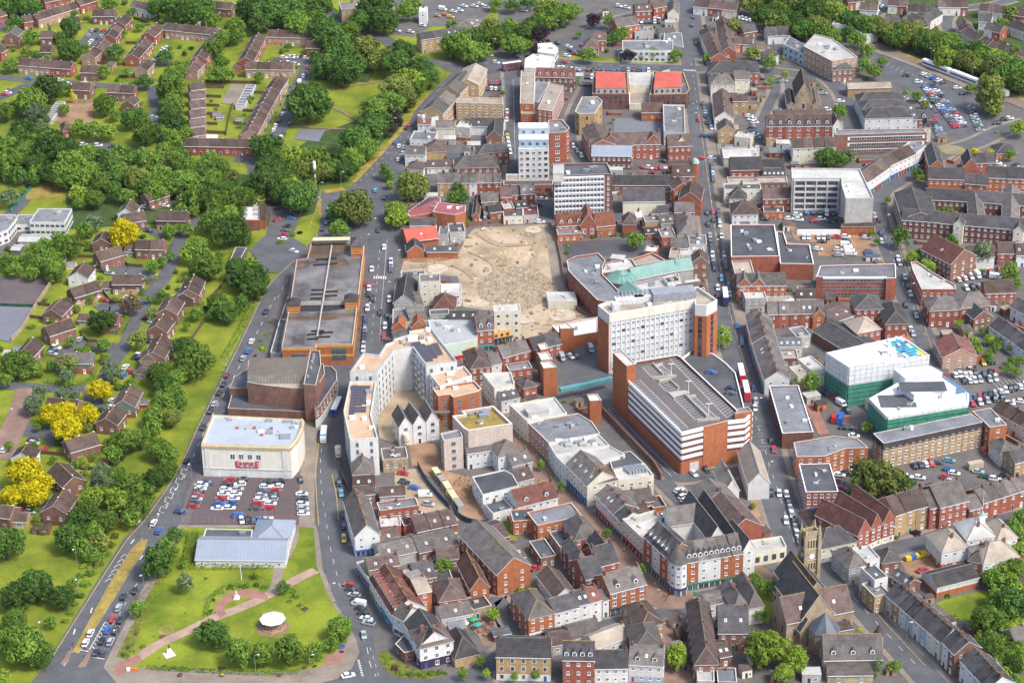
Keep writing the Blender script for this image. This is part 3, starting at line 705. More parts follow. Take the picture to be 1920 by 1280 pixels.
def cl(ph,x1,y1,x2,y2,s,mode='p',z=0.0,jit=0.15):
 """a line of vehicles between two pixels; '-' leaves a gap; mode 'a' nose to tail, 'p' side by side, or a pixel direction tuple"""
 n=len(s);rg=random.Random(int(x1*31+y1*17))
 for i,c in enumerate(s):
  if c=='-':continue
  t=i/max(1,n-1);x=x1+(x2-x1)*t;y=y1+(y2-y1)*t
  typ='van' if c in 'WV' else ctype(c,i+int(x1));cc={'W':'w','V':'s'}.get(c,c)
  if mode=='a':h=heading(x,y,x2-x1,y2-y1,z)
  elif mode=='p':h=heading(x,y,x2-x1,y2-y1,z)+math.pi/2
  else:h=heading(x,y,mode[0],mode[1],z)
  if mode!='a' and rg.random()<0.4:h+=math.pi
  car_at(x,y,h+rg.uniform(-1,1)*0.03,cc,typ,ph,z)
def cs(ph,s,d,z=0.0):
 """single vehicles 'x,y,colour ...' sharing a pixel direction"""
 for i,q in enumerate(s.split()):
  p=q.split(',');x,y=float(p[0]),float(p[1]);c=p[2];typ='van' if c in 'WV' else ctype(c,i+int(x))
  car_at(x,y,heading(x,y,d[0],d[1],z),{'W':'w','V':'s'}.get(c,c),typ,ph,z)
def park_cars(limit=300):
 L=sorted(CARS,key=lambda c:-c[1]);main=L[:limit];rest=L[limit:];fullmesh={}
 g={}
 for c in main:g.setdefault((c[6],c[4],'van' if c[5]=='van' else 'car'),[]).append(c)
 def whole(c,typ):
  if(c,typ)not in fullmesh:
   bm_,gm=car_parts(c,typ);w=wheel_mesh();wx=1.55 if typ=='van' else 1.32
   fullmesh[(c,typ)]=merge([(bm_,(0,0,0)),(gm,(0,0,0))]+[(w,(sx*wx,sy*.78,.32))for sx in(-1,1)for sy in(-1,1)],'parked_car')
  return fullmesh[(c,typ)]
 for(ph,col,kd),Q in g.items():
  xs=[q[0]for q in Q];ys=[q[1]for q in Q];hor=max(xs)-min(xs)>=max(ys)-min(ys);Q.sort(key=lambda q:q[0]if hor else q[1])
  for i,(x,y,z,h,c,typ,_)in enumerate(Q):
   p=at(x,y,z+0.7);loc=(p.x,p.y,z+(0.3 if z<1 else.05))
   if y>430:
    o=new('delivery_van' if kd=='van' else 'parked_car',None);bm_,gm=car_parts(c,typ);new('body',bm_,o);new('window_glass',gm,o);wx=1.55 if typ=='van' else 1.32
    for sx in(-1,1):
     for sy in(-1,1):w=new('wheel',wheel_mesh(),o);w.location=(sx*wx,sy*.78,.32)
   else:o=new('delivery_van' if kd=='van' else 'parked_car',whole(c,typ))
   o.location=loc;o.rotation_euler=(0,0,h);o.scale=(1.05,1.06,1.05)
   lab='%s %s'%(CC[c][0],kd)+((', %s from %s in its colour,'%(ordw(i),'left' if hor else 'top'))if len(Q)>1 else '')
   tag(o,fit(lab+' '+ph,lab.replace(' in its colour,','')+' '+ph),kd,'vehicles '+ph)
 if rest:
  parts=MB()
  for(x,y,z,h,c,typ,_)in rest:
   me=whole(c,typ);p=at(x,y,z+0.7);ca,sa=math.cos(h),math.sin(h);i=len(parts.v)
   parts.v+=[(p.x+v.co.x*ca-v.co.y*sa,p.y+v.co.x*sa+v.co.y*ca,z+0.3+v.co.z)for v in me.vertices];ks=[parts.mi(m)for m in me.materials]
   for q in me.polygons:parts.f.append(tuple(i+a for a in q.vertices));parts.m.append(ks[q.material_index])
  tag(parts.build('distant_cars'),'the many small parked cars in the far streets and car parks','cars',kind='stuff')
def bus(x,y,d,label,L=11.0,dbl=False,roofc='w',bodyc='n',front=None):
 h=heading(x,y,*d);H=4.3 if dbl else 3.0;p=at(x,y,H/2);o=new('bus',None);o.location=(p.x,p.y,0.3);o.rotation_euler=(0,0,h)
 b=MB();bc=paint(bodyc);rc=paint(roofc);l=L/2
 loft(b,[(-l,1.12,1.08,.35,H-.1),(-l+.15,1.25,1.2,.3,H),(l-.4,1.25,1.2,.3,H),(l,1.15,1.1,.35,H-.25)],bc);b.build('body',o)
 r=MB();r.box(-l+.2,-1.1,H-.02,l-.45,1.1,H+.06,rc);r.box(-l+1,-.7,H+.06,-l+2.4,.7,H+.25,rc);r.build('roof',o)
 if front:
  f=MB();f.box(l-2.2,-1.12,H+.0,l-.45,1.12,H+.08,paint(front));f.build('roof_front',o)
 for lev in((1.2,2.35),)+(((2.75,3.75),)if dbl else()):
  g=MB();n=int(L/1.4)
  for i in range(n):
   xx=-l+.4+(L-.9)*i/n;w=(L-.9)/n-.12
   for s in(-1,1):q=[(xx,s*1.255,lev[0]),(xx+w,s*1.255,lev[0]),(xx+w,s*1.235,lev[1]),(xx,s*1.235,lev[1])];g.face(q if s<0 else q[::-1],M_GLASS)
  g.face([(l+.02,-1.05,lev[0]-.1),(l+.02,1.05,lev[0]-.1),(l-.12,1.0,lev[1]+.2),(l-.12,-1.0,lev[1]+.2)],M_GLASS);g.face([(-l-.02,.9,lev[0]),(-l-.02,-.9,lev[0]),(-l-.01,-.9,lev[1]),(-l-.01,.9,lev[1])],M_GLASS)
  g.build('window_glass',o)
 for sx in(-.32,.3):
  for sy in(-1,1):w=new('wheel',wheel_mesh(),o);w.location=(sx*L,sy*1.1,.45);w.scale=(1.4,1.4,1.4)
 tag(o,label,'bus');return o
 # ---------------------------------------------------------------- street furniture
def _lamp():
 b=MB();b.cyl(0,0,0,8,0.11,0.07,M_STEEL,6);b.bar((0,0,7.95),(1.2,0,8.25),0.05,M_STEEL);p=b.mesh('pole')
 c=MB();c.box(0.9,-0.18,8.18,1.7,0.18,8.36,M_HL,True);return p,c.mesh('lamp_head')
LAMPM=_lamp();LAMPS=[]
def lamps(ph,s,d=(1,0),h=1.0):
 for q in s.split():x,y=map(float,q.split(','));LAMPS.append((x,y,d,ph,h))
def put_lamps():
 g={}
 for l in LAMPS:g.setdefault(l[3],[]).append(l)
 for ph,Q in g.items():
  ys=[q[1]for q in Q];xs=[q[0]for q in Q];hor=max(xs)-min(xs)>max(ys)-min(ys);Q.sort(key=lambda q:q[0]if hor else q[1])
  for i,(x,y,d,_,h)in enumerate(Q):
   o=new('street_lamp',None);p=at(x,y);o.location=p;o.rotation_euler=(0,0,heading(x,y,*d));o.scale=(1,1,h)
   new('pole',LAMPM[0],o);new('lamp_head',LAMPM[1],o)
   tag(o,'grey street lamp'+((', %s from %s'%(ordw(i),'left' if hor else 'top'))if len(Q)>1 else '')+' '+ph,'lamp','street lamps '+ph if len(Q)>1 else None)
def person_meshes():
 out=[]
 for k,(leg,arm)in enumerate((((0.16,-0.16),(0.1,-0.1)),((0.04,-0.04),(0.05,0.0)),((0.28,-0.22),(0.2,-0.18)))):
  V=[(0,0,.95),(0,0,1.2),(0,0,1.42),(0,0,1.52),(0,0,1.66),(.09,leg[0]*0.3,.88),(.1,leg[0],.48),(.1,leg[0]*1.3,.07),(.11,leg[0]*1.3-.14,.03),(-.09,leg[1]*.3,.88),(-.1,leg[1],.48),(-.1,leg[1]*1.3,.07),(-.11,leg[1]*1.3-.14,.03),
(.19,0,1.38),(.25,arm[0]*.6,1.12),(.26,arm[0]*1.3-.05,.88),(.26,arm[0]*1.5-.07,.78),(-.19,0,1.38),(-.25,arm[1]*.6,1.12),(-.26,arm[1]*1.3-.05,.88),(-.26,arm[1]*1.5-.07,.78)]
  E=[(0,1),(1,2),(2,3),(3,4),(0,5),(5,6),(6,7),(7,8),(0,9),(9,10),(10,11),(11,12),(2,13),(13,14),(14,15),(15,16),(2,17),(17,18),(18,19),(19,20)]
  Rr=[.14,.13,.13,.055,.1,.1,.065,.045,.04,.1,.065,.045,.04,.065,.05,.035,.03,.065,.05,.035,.03]
  me=bpy.data.meshes.new('tmp');me.from_pydata(V,E,[]);o=bpy.data.objects.new('tmp',me);COL.objects.link(o)
  md=o.modifiers.new('s','SKIN');sk=me.skin_vertices[0].data
  for i,r in enumerate(Rr):sk[i].radius=(r,r*0.85);sk[i].use_root=(i==0)
  o.modifiers.new('u','SUBSURF').levels=1
  dg=bpy.context.evaluated_depsgraph_get();m2=bpy.data.meshes.new_from_object(o.evaluated_get(dg));bpy.data.objects.remove(o);smooth(m2);out.append(m2)
 return out
PM=person_meshes();SKIN=mat('skin',(0.45,0.26,0.18),0.6,0.05)
CLOTH={'k':('black',(0.02,0.02,0.025)),'w':('white',(0.7,0.7,0.68)),'r':('red',(0.45,0.04,0.04)),'b':('blue',(0.05,0.1,0.3)),'g':('grey',(0.2,0.2,0.21)),'y':('yellow hi-vis',(0.7,0.65,0.05)),'e':('beige',(0.45,0.36,0.25)),'n':('dark blue',(0.03,0.04,0.1)),'j':('jeans blue',(0.08,0.12,0.22))}
def clothm(c):return mat('cloth_'+CLOTH[c][0].replace(' ','_').replace('-','_'),CLOTH[c][1],0.9,0.1,1.0)
def person(x,y,top,leg,where,d=(0,1),k=0,what='walking'):
 key=('P',top,leg,k)
 if key not in _V:
  m=PM[k].copy();m.materials.clear()
  for q in(clothm(top),clothm(leg),SKIN,mat('hair',(0.05,0.03,0.02),0.8,0.2),M_BLACK):m.materials.append(q)
  for p in m.polygons:
   c=p.center;z=c.z;p.material_index=4 if z<.09 else(1 if z<.95 and abs(c.x)<.2 else(0 if(z<1.48 and not(abs(c.x)>.2 and z<.86))else(3 if z>1.68 or(z>1.56 and c.y>0.03)else 2)))
  _V[key]=m
 o=new('person',_V[key]);p=at(x,y);o.location=(p.x,p.y,0.34);o.rotation_euler=(0,0,heading(x,y,*d)+math.pi/2)
 tag(o,'person in %s top and %s legwear %s %s'%(CLOTH[top][0],CLOTH[leg][0],what,where),'person');return o
 # ---------------------------------------------------------------- ground
GM={
'yard':mat('yard_asphalt',(0.13,0.12,0.113),0.9,0.2,0.11,fine=0.18),
'road':mat('road_asphalt',(0.104,0.105,0.113),0.85,0.2,0.12,fine=0.08),
'dark':mat('damp_asphalt',(0.08,0.076,0.08),0.6,0.3,0.05,fine=0.1,spec=0.5),
'lawn':mat('lawn_grass',(0.13,0.18,0.012),0.95,0.18,0.045,col2=(0.235,0.265,0.024),fine=0.16,thr=(0.38,0.62)),
'lush':mat('lush_grass',(0.115,0.175,0.01),0.95,0.2,0.05,col2=(0.23,0.27,0.022),fine=0.16,thr=(0.38,0.62)),
'dry':mat('dry_grass',(0.25,0.19,0.04),0.95,0.3,0.2,fine=0.2,col2=(0.40,0.29,0.08)),
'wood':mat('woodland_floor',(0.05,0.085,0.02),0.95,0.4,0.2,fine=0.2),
'pave':mat('pavement_slabs',(0.24,0.20,0.16),0.9,0.22,0.12,fine=0.12),
'brickp':mat('brick_paving',(0.24,0.155,0.12),0.9,0.22,0.15,fine=0.12),
'pinkp':mat('pink_path',(0.37,0.25,0.195),0.9,0.2,0.2,fine=0.12),
'redp':mat('red_path',(0.30,0.15,0.115),0.9,0.2,0.2,fine=0.12),
'sand':mat('demolition_ground',(0.34,0.255,0.165),0.95,0.2,0.05,fine=0.14,col2=(0.47,0.365,0.25),thr=(0.36,0.6),bump=0.3),
'rubble':mat('crushed_rubble',(0.27,0.21,0.14),0.95,0.3,0.4,fine=0.3,col2=(0.41,0.33,0.235),bump=0.6),
'dirt':mat('brown_dirt',(0.26,0.15,0.09),0.95,0.3,0.1,fine=0.2,col2=(0.40,0.25,0.15)),
'court':mat('sports_court',(0.13,0.105,0.105),0.85,0.2,0.05,fine=0.08),
'court2':mat('blue_grey_court',(0.17,0.175,0.20),0.85,0.12,0.05,fine=0.06),
'mark':mat('road_paint',(0.62,0.62,0.60),0.8,0.2,0.5),
'ymark':mat('yellow_paint_line',(0.50,0.36,0.10),0.8,0.3,0.5),
'soil':mat('planting_bed',(0.13,0.11,0.04),0.95,0.5,0.5,fine=0.3,col2=(0.2,0.22,0.03)),
'track':mat('rail_ballast',(0.20,0.155,0.125),0.95,0.3,0.8,fine=0.2),
'canal':mat('calm_water',(0.03,0.05,0.03),0.1,0.2),
}
b=MB();m_=GM['yard'];b.face([(-4000,-500,0),(4000,-500,0),(4000,7000,0),(-4000,7000,0)],m_);tag(b.build('ground'),kind='structure')
Z1,Z2,Z3,Z4,Z5=0.02,0.04,0.06,0.085,0.11
# the green west side
sheet('lawn',[(-300,1500),(0,1400),(60,1280),(84,1250),(150,1140),(232,1010),(267,973),(317,907),(344,858),(356,828),(394,746),(428,680),(467,602),(502,533),(550,487),(580,460),(600,440),(602,362),(660,350),(710,298),(760,242),(781,205),(817,165),(850,135),(890,112),(930,95),(940,-80),(-400,-80)],Z1,GM['lawn'])
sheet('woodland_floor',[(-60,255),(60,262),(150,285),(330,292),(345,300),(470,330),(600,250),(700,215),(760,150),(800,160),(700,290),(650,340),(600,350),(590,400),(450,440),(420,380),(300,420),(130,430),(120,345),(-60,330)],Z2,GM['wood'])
sheet('depot_yard',[(735,-12),(935,-12),(905,45),(872,50),(812,50),(775,70),(735,66)],Z2,GM['yard'])
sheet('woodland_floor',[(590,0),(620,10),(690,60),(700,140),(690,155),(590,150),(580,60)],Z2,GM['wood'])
for k_,(w_,z_,pts_)in enumerate([
(6.5,Z3,[(367,417),(345,440),(333,458),(320,495),(307,523),(290,542),(273,567),(260,588),(250,608),(238,642),(217,672),(202,700),(195,725)]),
(5.5,Z3+.004,[(372,405),(367,417),(330,438),(300,440),(272,428)]),
(8,Z3+.008,[(298,532),(265,512),(238,504),(215,510)]),(9,Z3+.008,[(266,580),(235,580),(205,575),(185,582)]),
(9,Z3+.008,[(230,655),(190,650),(165,645),(140,655),(118,666)]),(6.5,Z3+.004,[(-30,722),(50,725),(100,729),(170,727),(210,722)]),
(5,Z3+.008,[(165,728),(172,750),(190,762),(202,766)]),(9,Z3+.008,[(28,800),(60,808),(100,815),(112,832)]),
(6,Z3,[(-10,922),(40,915),(52,900)]),(5,Z3,[(20,958),(60,955),(90,945)]),
(6.5,Z3,[(-20,144),(50,150),(100,153),(180,160),(260,164),(300,172)]),(8,Z3+.004,[(60,158),(20,175),(-20,190)]),
(5.5,Z3,[(-20,62),(0,55),(20,30),(60,27),(100,22),(130,13),(160,-6)]),(5.5,Z3+.004,[(283,163),(292,200),(302,240),(306,264)]),
(8,Z3,[(588,95),(574,135),(558,165),(538,215),(512,265)]),(9.5,Z3,[(-20,268),(100,272),(215,277),(300,300),(380,350),(430,353),(500,366),(560,372),(604,372)]),
(8,Z3+.004,[(440,298),(468,300),(480,320),(474,350)]),(7,Z3,[(46,330),(62,352),(45,375),(20,402)]),(5,Z3,[(385,425),(400,405),(395,395)]),
(8,Z3+.008,[(578,8),(600,22),(640,45),(690,62),(728,78),(740,100),(752,118),(812,116),(850,130)]),
]):ribbon('road',pts_,w_,z_,GM['road'])
ribbon('road',[(52,728),(48,750),(36,780),(16,822),(2,862)],10,Z3+.012,GM['brickp'])
for pts_,m_ in[([(147,82),(168,55),(207,59),(180,86),(160,93)],'road'),([(284,118),(310,92),(322,100),(322,126),(296,124)],'road'),([(508,109),(590,106),(585,127),(515,123)],'road'),
([(98,229),(124,190),(179,190),(173,232),(130,234)],'dirt'),([(-20,519),(95,523),(64,571),(-20,571)],'court'),([(-20,574),(60,578),(22,642),(-20,634)],'court2'),
([(-20,425),(62,430),(50,460),(0,478),(-20,478)],'yard'),([(490,372),(520,368),(562,384),(566,400),(548,446),(575,462),(560,490),(520,512),(497,512),(468,470),(500,440),(507,405)],'road'),
([(415,195),(430,160),(476,160),(452,200)],'pave'),([(552,262),(562,243),(610,244),(598,267)],'court2'),([(43,330),(72,332),(60,350),(42,346)],'court'),
([(280,212),(300,212),(300,240),(282,240)],'road')]:
 sheet({'road':'parking_court','dirt':'bare_earth','court':'playground','court2':'playground','yard':'school_yard','pave':'garage_yard'}[m_],pts_,Z4,GM[m_])
ribbon('dry_verge',[(858,137),(820,170),(785,205),(760,240),(740,262),(700,302),(668,343)],4.5,Z3,GM['dry'])
sheet('dry_verge',[(46,363),(66,342),(128,345),(132,362),(110,370),(50,375)],Z3,GM['dry'])
sheet('dry_verge',[(600,370),(612,392),(612,412),(600,408),(594,385)],Z3,GM['dry']);sheet('dry_verge',[(604,358),(640,352),(652,358),(610,364)],Z5,GM['dry'])
sheet('dry_verge',[(655,430),(692,432),(690,444),(655,444)],Z3,GM['dry'])
ribbon('path',[(612,172),(660,162),(725,152)],1.6,Z4,GM['brickp']);ribbon('path',[(612,197),(640,210),(668,226)],1.6,Z4,GM['brickp']);ribbon('path',[(538,238),(580,240),(640,243),(680,246)],1.6,Z4,GM['brickp'])
# ring road and its verges
sheet('road',[(40,1300),(84,1250),(150,1140),(232,1010),(267,973),(317,907),(344,858),(356,828),(394,746),(428,680),(467,602),(502,533),(550,487),(575,463),(592,450),(603,420),(602,362),(660,350),(710,298),(760,242),(781,205),(817,165),(850,135),(812,122),(814,113),(870,116),(905,105),(960,98),(1060,70),(1120,45),(1185,60),(1160,75),(1080,90),(1000,105),(975,125),(905,142),(870,150),(840,172),(805,213),(775,262),(762,300),(750,330),(745,372),(735,400),(742,440),(742,485),(738,533),(732,580),(728,640),(700,668),(640,751),(616,822),(615,860),(626,894),(632,924),(640,1000),(650,1030),(700,1105),(718,1160),(700,1190),(702,1215),(712,1250),(740,1268),(800,1274),(860,1262),(905,1240),(922,1225),(925,1300)],Z3,GM['road'])
PARK=[(272,1095),(300,1060),(335,985),(592,985),(597,1000),(605,1065),(630,1132),(650,1165),(668,1200),(674,1222),(660,1252),(632,1272),(560,1290),(226,1290),(194,1252),(202,1234)]
sheet('pavement',PARK,0.13,GM['pave'],raise_edge=1)
sheet('pavement',[(590,985),(590,900),(596,850),(594,815),(608,785),(566,790),(560,985)],0.127,GM['pave'],raise_edge=1)
sheet('pavement',[(268,1094),(335,986),(350,925),(372,885),(378,830),(390,800),(420,772),(435,722),(470,668),(480,650),(515,572),(557,490),(560,500),(530,650),(440,800),(385,880),(352,985),(290,1080)],0.123,GM['yard'],raise_edge=1)
sheet('park_lawn',[(244,1230),(232,1245),(252,1252),(300,1255),(420,1258),(500,1262),(590,1255),(618,1238),(634,1215),(650,1206),(655,1180),(620,1128),(594,1062),(588,990),(345,990),(318,1050),(276,1120),(250,1170),(222,1232)],0.15,GM['lush'])
ribbon('path',[(228,1252),(262,1232),(300,1208),(360,1180),(400,1160),(440,1145),(480,1128),(520,1107),(560,1085),(592,1070)],4.2,0.165,GM['pinkp'])
ribbon('path',[(510,1112),(518,1095),(524,1065),(538,1040),(550,1012),(552,990)],3.6,0.17,GM['pave'])
sheet('path',[(404,1148),(404,1135),(418,1118),(440,1108),(470,1105),(492,1110),(503,1120),(500,1126),(480,1122),(455,1122),(432,1128),(420,1140),(424,1152),(412,1160)],0.17,GM['redp'])
sheet('path',[(612,1228),(648,1224),(640,1240),(605,1252)],0.17,GM['redp']);sheet('path',[(214,1250),(258,1228),(268,1238),(240,1258),(220,1268)],0.172,GM['redp'])
sheet('flower_bed',[(218,1232),(246,1175),(270,1150),(282,1148),(262,1185),(250,1215),(240,1238)],0.165,GM['soil'])
sheet('path',[(305,1226),(322,1219),(331,1230),(312,1236)],0.175,mat('pale_slab',(0.6,0.55,0.46),0.9,0.1))
def disc(name,x,y,r,z,m,n=28):
 c=at(x,y);z=zl(z);b=MB();b.face([(c.x+r*math.cos(6.2832*i/n),c.y+r*math.sin(6.2832*i/n),z)for i in range(n)],m);return tag(b.build(name),kind='structure')
disc('flower_bed',312,1183,2.7,0.17,GM['dirt']);disc('flower_bed',312,1182,1.9,0.18,GM['lush'])
disc('path',512,1177,5.9,0.17,GM['brickp'],8)
# median and markings of the ring road
sheet('dry_median',[(277,1012),(262,1014),(245,1032),(226,1062),(200,1104),(166,1166),(136,1222),(147,1226),(176,1182),(216,1120),(250,1062),(270,1034)],0.16,GM['dry'],raise_edge=1)
MK=MB();m_=GM['mark']
for pts_,w_,on_,off_ in[
([(120,1250),(180,1150),(250,1035),(290,978),(330,920)],.18,2,6),([(225,1195),(262,1135),(285,1090)],.18,2,4),([(200,1190),(240,1125),(262,1085)],.18,2,4),
([(345,897),(372,835),(402,772),(440,705),(478,632),(500,590),(518,555)],.2,3,5),([(418,775),(445,725),(482,648),(520,570),(556,500)],.15,99,1),
([(520,560),(548,510),(580,470),(595,440)],.15,3,5),([(640,372),(665,350),(720,295),(770,235),(820,175),(850,145)],.15,2,5),([(700,330),(740,292),(775,245),(830,180)],.15,2,5),
([(712,470),(706,540),(700,600),(696,640)],.15,3,5),([(726,450),(722,500),(716,570),(712,640)],.12,99,1),([(607,822),(601,860),(603,920),(612,980),(620,1030),(640,1110)],.15,3,5),
([(678,1190),(688,1215),(694,1245),(705,1268)],.2,4,4),([(672,1238),(680,1268)],.8,.5,.5),([(590,400),(580,430)],.15,2,3),([(860,128),(900,122),(950,112),(1000,103)],.2,2,3),([(845,122),(820,118)],.15,9,1)]:
 dashes(MK,pts_,w_,0.075,m_,on_,off_)
for pts_ in([(92,1242),(150,1150),(232,1022),(270,978),(320,906),(350,850),(372,800),(402,742),(432,682),(470,604),(504,537),(552,490)],[(635,975),(630,925),(622,890)],[(598,985),(592,900),(596,850),(600,812)]):dashes(MK,pts_,.25,0.076,GM['ymark'],999,1)
for i in range(11):
 t=i/10;x=303+(352-303)*t;y=962-(962-873)*t;wv=9-3*t
 dashes(MK,[(x-wv*.5,y-3),(x+wv*.5,y+1)],.22,0.077,m_,99,1);dashes(MK,[(x+wv*.5,y+1),(x+wv*.5+3,y-7)]if i%2 else[(x-wv*.5,y-3),(x-wv*.5+3,y-11)],.2,0.078,m_,99,1)
for i in range(8):
 t=i/7;x=172+(198-172)*t;y=1216-(1216-1170)*t;dashes(MK,[(x-5,y+3),(x+1,y-3),(x+5,y+1)],.3,0.077,m_,99,1)
for i in range(6):
 t=i/5;x=203+(232-203)*t;y=1090-(1090-1045)*t;dashes(MK,[(x-6,y+2),(x+2,y-4),(x+6,y-2)],.25,0.077,m_,99,1)
for i in range(6):dashes(MK,[(702+i*4.2,524),(702+i*4.2,519)],.55,0.078,m_,99,1)
for a_,b_ in(((172,1232),(196,1236)),((150,1219),(166,1222)),((138,1190),(141,1180)),((170,1150),(173,1140)),((245,1020),(252,1012)),((262,1050),(268,1042))):dashes(MK,[a_,b_],.45,0.079,m_,99,1)
tag(MK.build('road_markings'),kind='structure')
for pts_ in([(118,1247),(128,1240),(136,1215),(132,1214),(120,1236),(113,1245)],[(146,1251),(160,1250),(174,1221),(168,1220),(152,1242)]):sheet('traffic_island',pts_,0.17,GM['brickp'],raise_edge=1)
# ---------------------------------------------------------------- west: estates, school
row('in long pale terrace at far upper left',[(71.7,38.3,148,15,8,5,2.4,'p','B',7)],'terraced house')
row('of red terrace top of far left estate',[(150,11,183,1,8,5,2.4,'r','B',3)],'terraced house')
row('of red terrace beyond the curved road',[(84,5,131,-4,8,5,2.4,'r','B',4)],'terraced house')
row('scattered in far upper left estate',[(44,43,62,40,8,5,2.4,'r','B',2),(75,71,98,71,8,5,2.4,'b','B'),(75,98,95,98,8,5,2.4,'b','B'),(2,100,13,93,8,5,2.4,'r','B'),(-4,33,13,28,8,5,2.4,'r','B',2),(146,42,152,40,6,5,2.2,'r','B'),(33,69,44,58,8,5,2.4,'b','S')],'estate house')
row('of pair facing the upper parking court',[(173,31,214,31,8,5,2.4,'b','B',2)],'semi-detached house')
row('in stepped diagonal terrace by parking court',[(178,108.5,190,98,8,5,2.4,'p','B',2),(196,97.5,210,81.7,8,5,2.4,'r','B',2),(216,73,231,54,8,5,2.4,'r','B',2),(234,49,248,35,8,5,2.4,'r','B',2)],'terraced house')
row('along west arm of upper square green',[(260,110,287,80,8,5,2.4,'r','B',4),(289,70,308,53,8,5,2.4,'r','B',3),(275,133,289,119,7,5,2.2,'p','B',2)],'terraced house')
row('in long row north of estate road',[(33,122.5,132,130,8,5,2.4,'p','B',5,dict(walls=['p','p','p','r','r'],win='a'))],'terraced house')
row('of pair right of long row',[(150,136,183,137,8,5,2.4,'b','B',2)],'semi-detached house')
row('of pair by yellow conifer',[(132,168,168,170,8,5,2.4,'b','B',2)],'semi-detached house')
row('of pair south of estate road',[(201,173,249,175,8,5,2.4,'b','B',2)],'semi-detached house')
row('near the brown yard of the estate',[(250,198,262,188,7,4.5,2.2,'b','B',1,dict(label='small brown brick house with garden south of the estate pair')),(118,246,132,244,8,4.5,2.4,'r','B',1,dict(typ='h',label='hipped brick house with brown roof below the bare brown yard'))],'house')
row('in pale terrace at very top left',[(243,13,281,20,8,5,2.4,'w','P',4)],'terraced house')
row('along back of upper square green',[(308,56,403,66,8,5,2.4,'p','B',5)],'terraced house')
row('along east arm of upper square green',[(369,135,384,120,8,5,2.4,'p','B',2),(386,112,405,86,8,5,2.4,'r','B',3),(407,81,426,64,8,5,2.4,'r','B',2)],'terraced house')
row('along back of second square green',[(500,69,586,72,8,5,2.4,'p','B',4)],'terraced house')
row('along west arm of second square green',[(474,116,499,70,8,5,2.4,'r','B',6)],'terraced house')
row('of pair at corner of second green',[(573,90,602,91,8,5,2.4,'r','B',2)],'semi-detached house')
row('in front row of second square green',[(460,130,549,131,8,5,2.4,'p','B',4)],'terraced house')
row('in long diagonal terrace left of playing green',[(481,254,508,202,8,5,2.4,'p','B',7),(509,200,523,175,8,5,2.4,'p','B',4),(524,172,540,149,8,5.6,2.4,'p','B',3)],'terraced house')
row('in stepped column beside the allotment gardens',[(358,170+17.2*i,386,166+17.2*i,7,5,2.4,'p','P')for i in range(6)],'detached house')
row('in red terrace above the tree belt',[(345,274,469,276,8,5,2.4,'r','B',5)],'terraced house')
row('of pair behind the great dark trees',[(397,15,433,18,8,5,2.4,'b','B',2)],'semi-detached house')
row('of low block by bare yard',[(97,226,123,191,5,2.3,0,'w','G',9,dict(typ='f',pr=.1,ch=0,win=None))],'garage')
row('of low block inside the allotments',[(459,199,480,159,5,2.4,0,'w','G',8,dict(typ='f',pr=.1,ch=0,win=None))],'garage')
TR=dict(ridge=M_YRIDGE)
row('in winding left chain of brown-roofed estate',[
(293,413,349,414,8.5,5,2.8,'t','B',2,dict(lower='y')),(232,419,274,413,8,4.5,2.8,'b','B',1),(207,457,214,443,8.5,4.6,2.6,'b','B',1,TR),(188,490,233,477,8,5,2.8,'b','B',2,TR),
(164,522,178,503,9,4.6,2.8,'w','B',1,TR),(140,558,190,543,8,5,2.8,'t','B',2,dict(lower='y',ridge=M_YRIDGE)),(115,593,136,572,9,4.8,2.9,'b','B',1,TR),(93,630,142,614,8,5,2.8,'b','B',2,TR),(63,668,82,647,8.5,4.6,2.8,'b','B',1,TR)],'estate house',sp=2.8)
row('in middle of brown-roofed estate',[(253,467,306,468,8,5,2.7,'b','B',2),(210,533,264,533,8,5,2.7,'t','B',2,dict(lower='y')),(186,606,219,607,8,5,2.7,'b','B',1),(118,681,170,681,8,5,2.7,'n','S',2,dict(lower='r')),
(280,378,318,366,8,5,2.6,'b','B',1),(252,402,262,386,8,5,2.8,'p','B',1,dict(wall='w'))],'estate house',sp=2.8)
row('in right chain of brown-roofed estate',[(372,554,384,527,9,5,2.8,'b','B',2,TR),(361,560,366,549,8,4,2.4,'t','B',1),(331,590,345,566,9,5,2.8,'b','B',2,TR),(312,623,327,603,9,5,2.8,'b','B',2,TR),(308,672,325,640,9,5.2,2.8,'b','B',2,TR),
(252,763,267,734,9,5,2.8,'n','B',2,dict(lower='r',ridge=M_YRIDGE)),(219,797,236,775,9,4.8,2.8,'b','B',2,TR),(132,848,188,832,9,5,2.9,'b','B',2,TR)],'estate house',sp=2.8)
row('among yellow-flowering trees lower left',[(62,862,74,845,9,4.8,2.8,'w','B',1,TR),(89,885,118,913,9,5,2.9,'b','B',1,TR),(124,963,145,932,9.5,5,3,'b','B',2,TR),(-6,968,18,972,8,5,2.6,'b','B',1,TR),(84,765,142,770,8,4.6,2.6,'b','B',2)],'estate house',sp=2.8)
row('of brown-roofed estate',[(233,472,252,472,6,2.6,1.8,'b','B'),(191,540,209,540,6,2.6,1.6,'y','B'),(145,600,163,601,6,2.6,1.5,'b','B'),(102,683,117,683,6,2.8,1.7,'b','B'),(252,699,279,701,7,2.8,2.2,'y','B',1,dict(typ='h')),(22,977,49,978,6,2.8,1.6,'y','B'),(262,676,290,676,8,5,2.2,'y','B',1,dict(typ='h'))],'garage',ch=0,win=None)
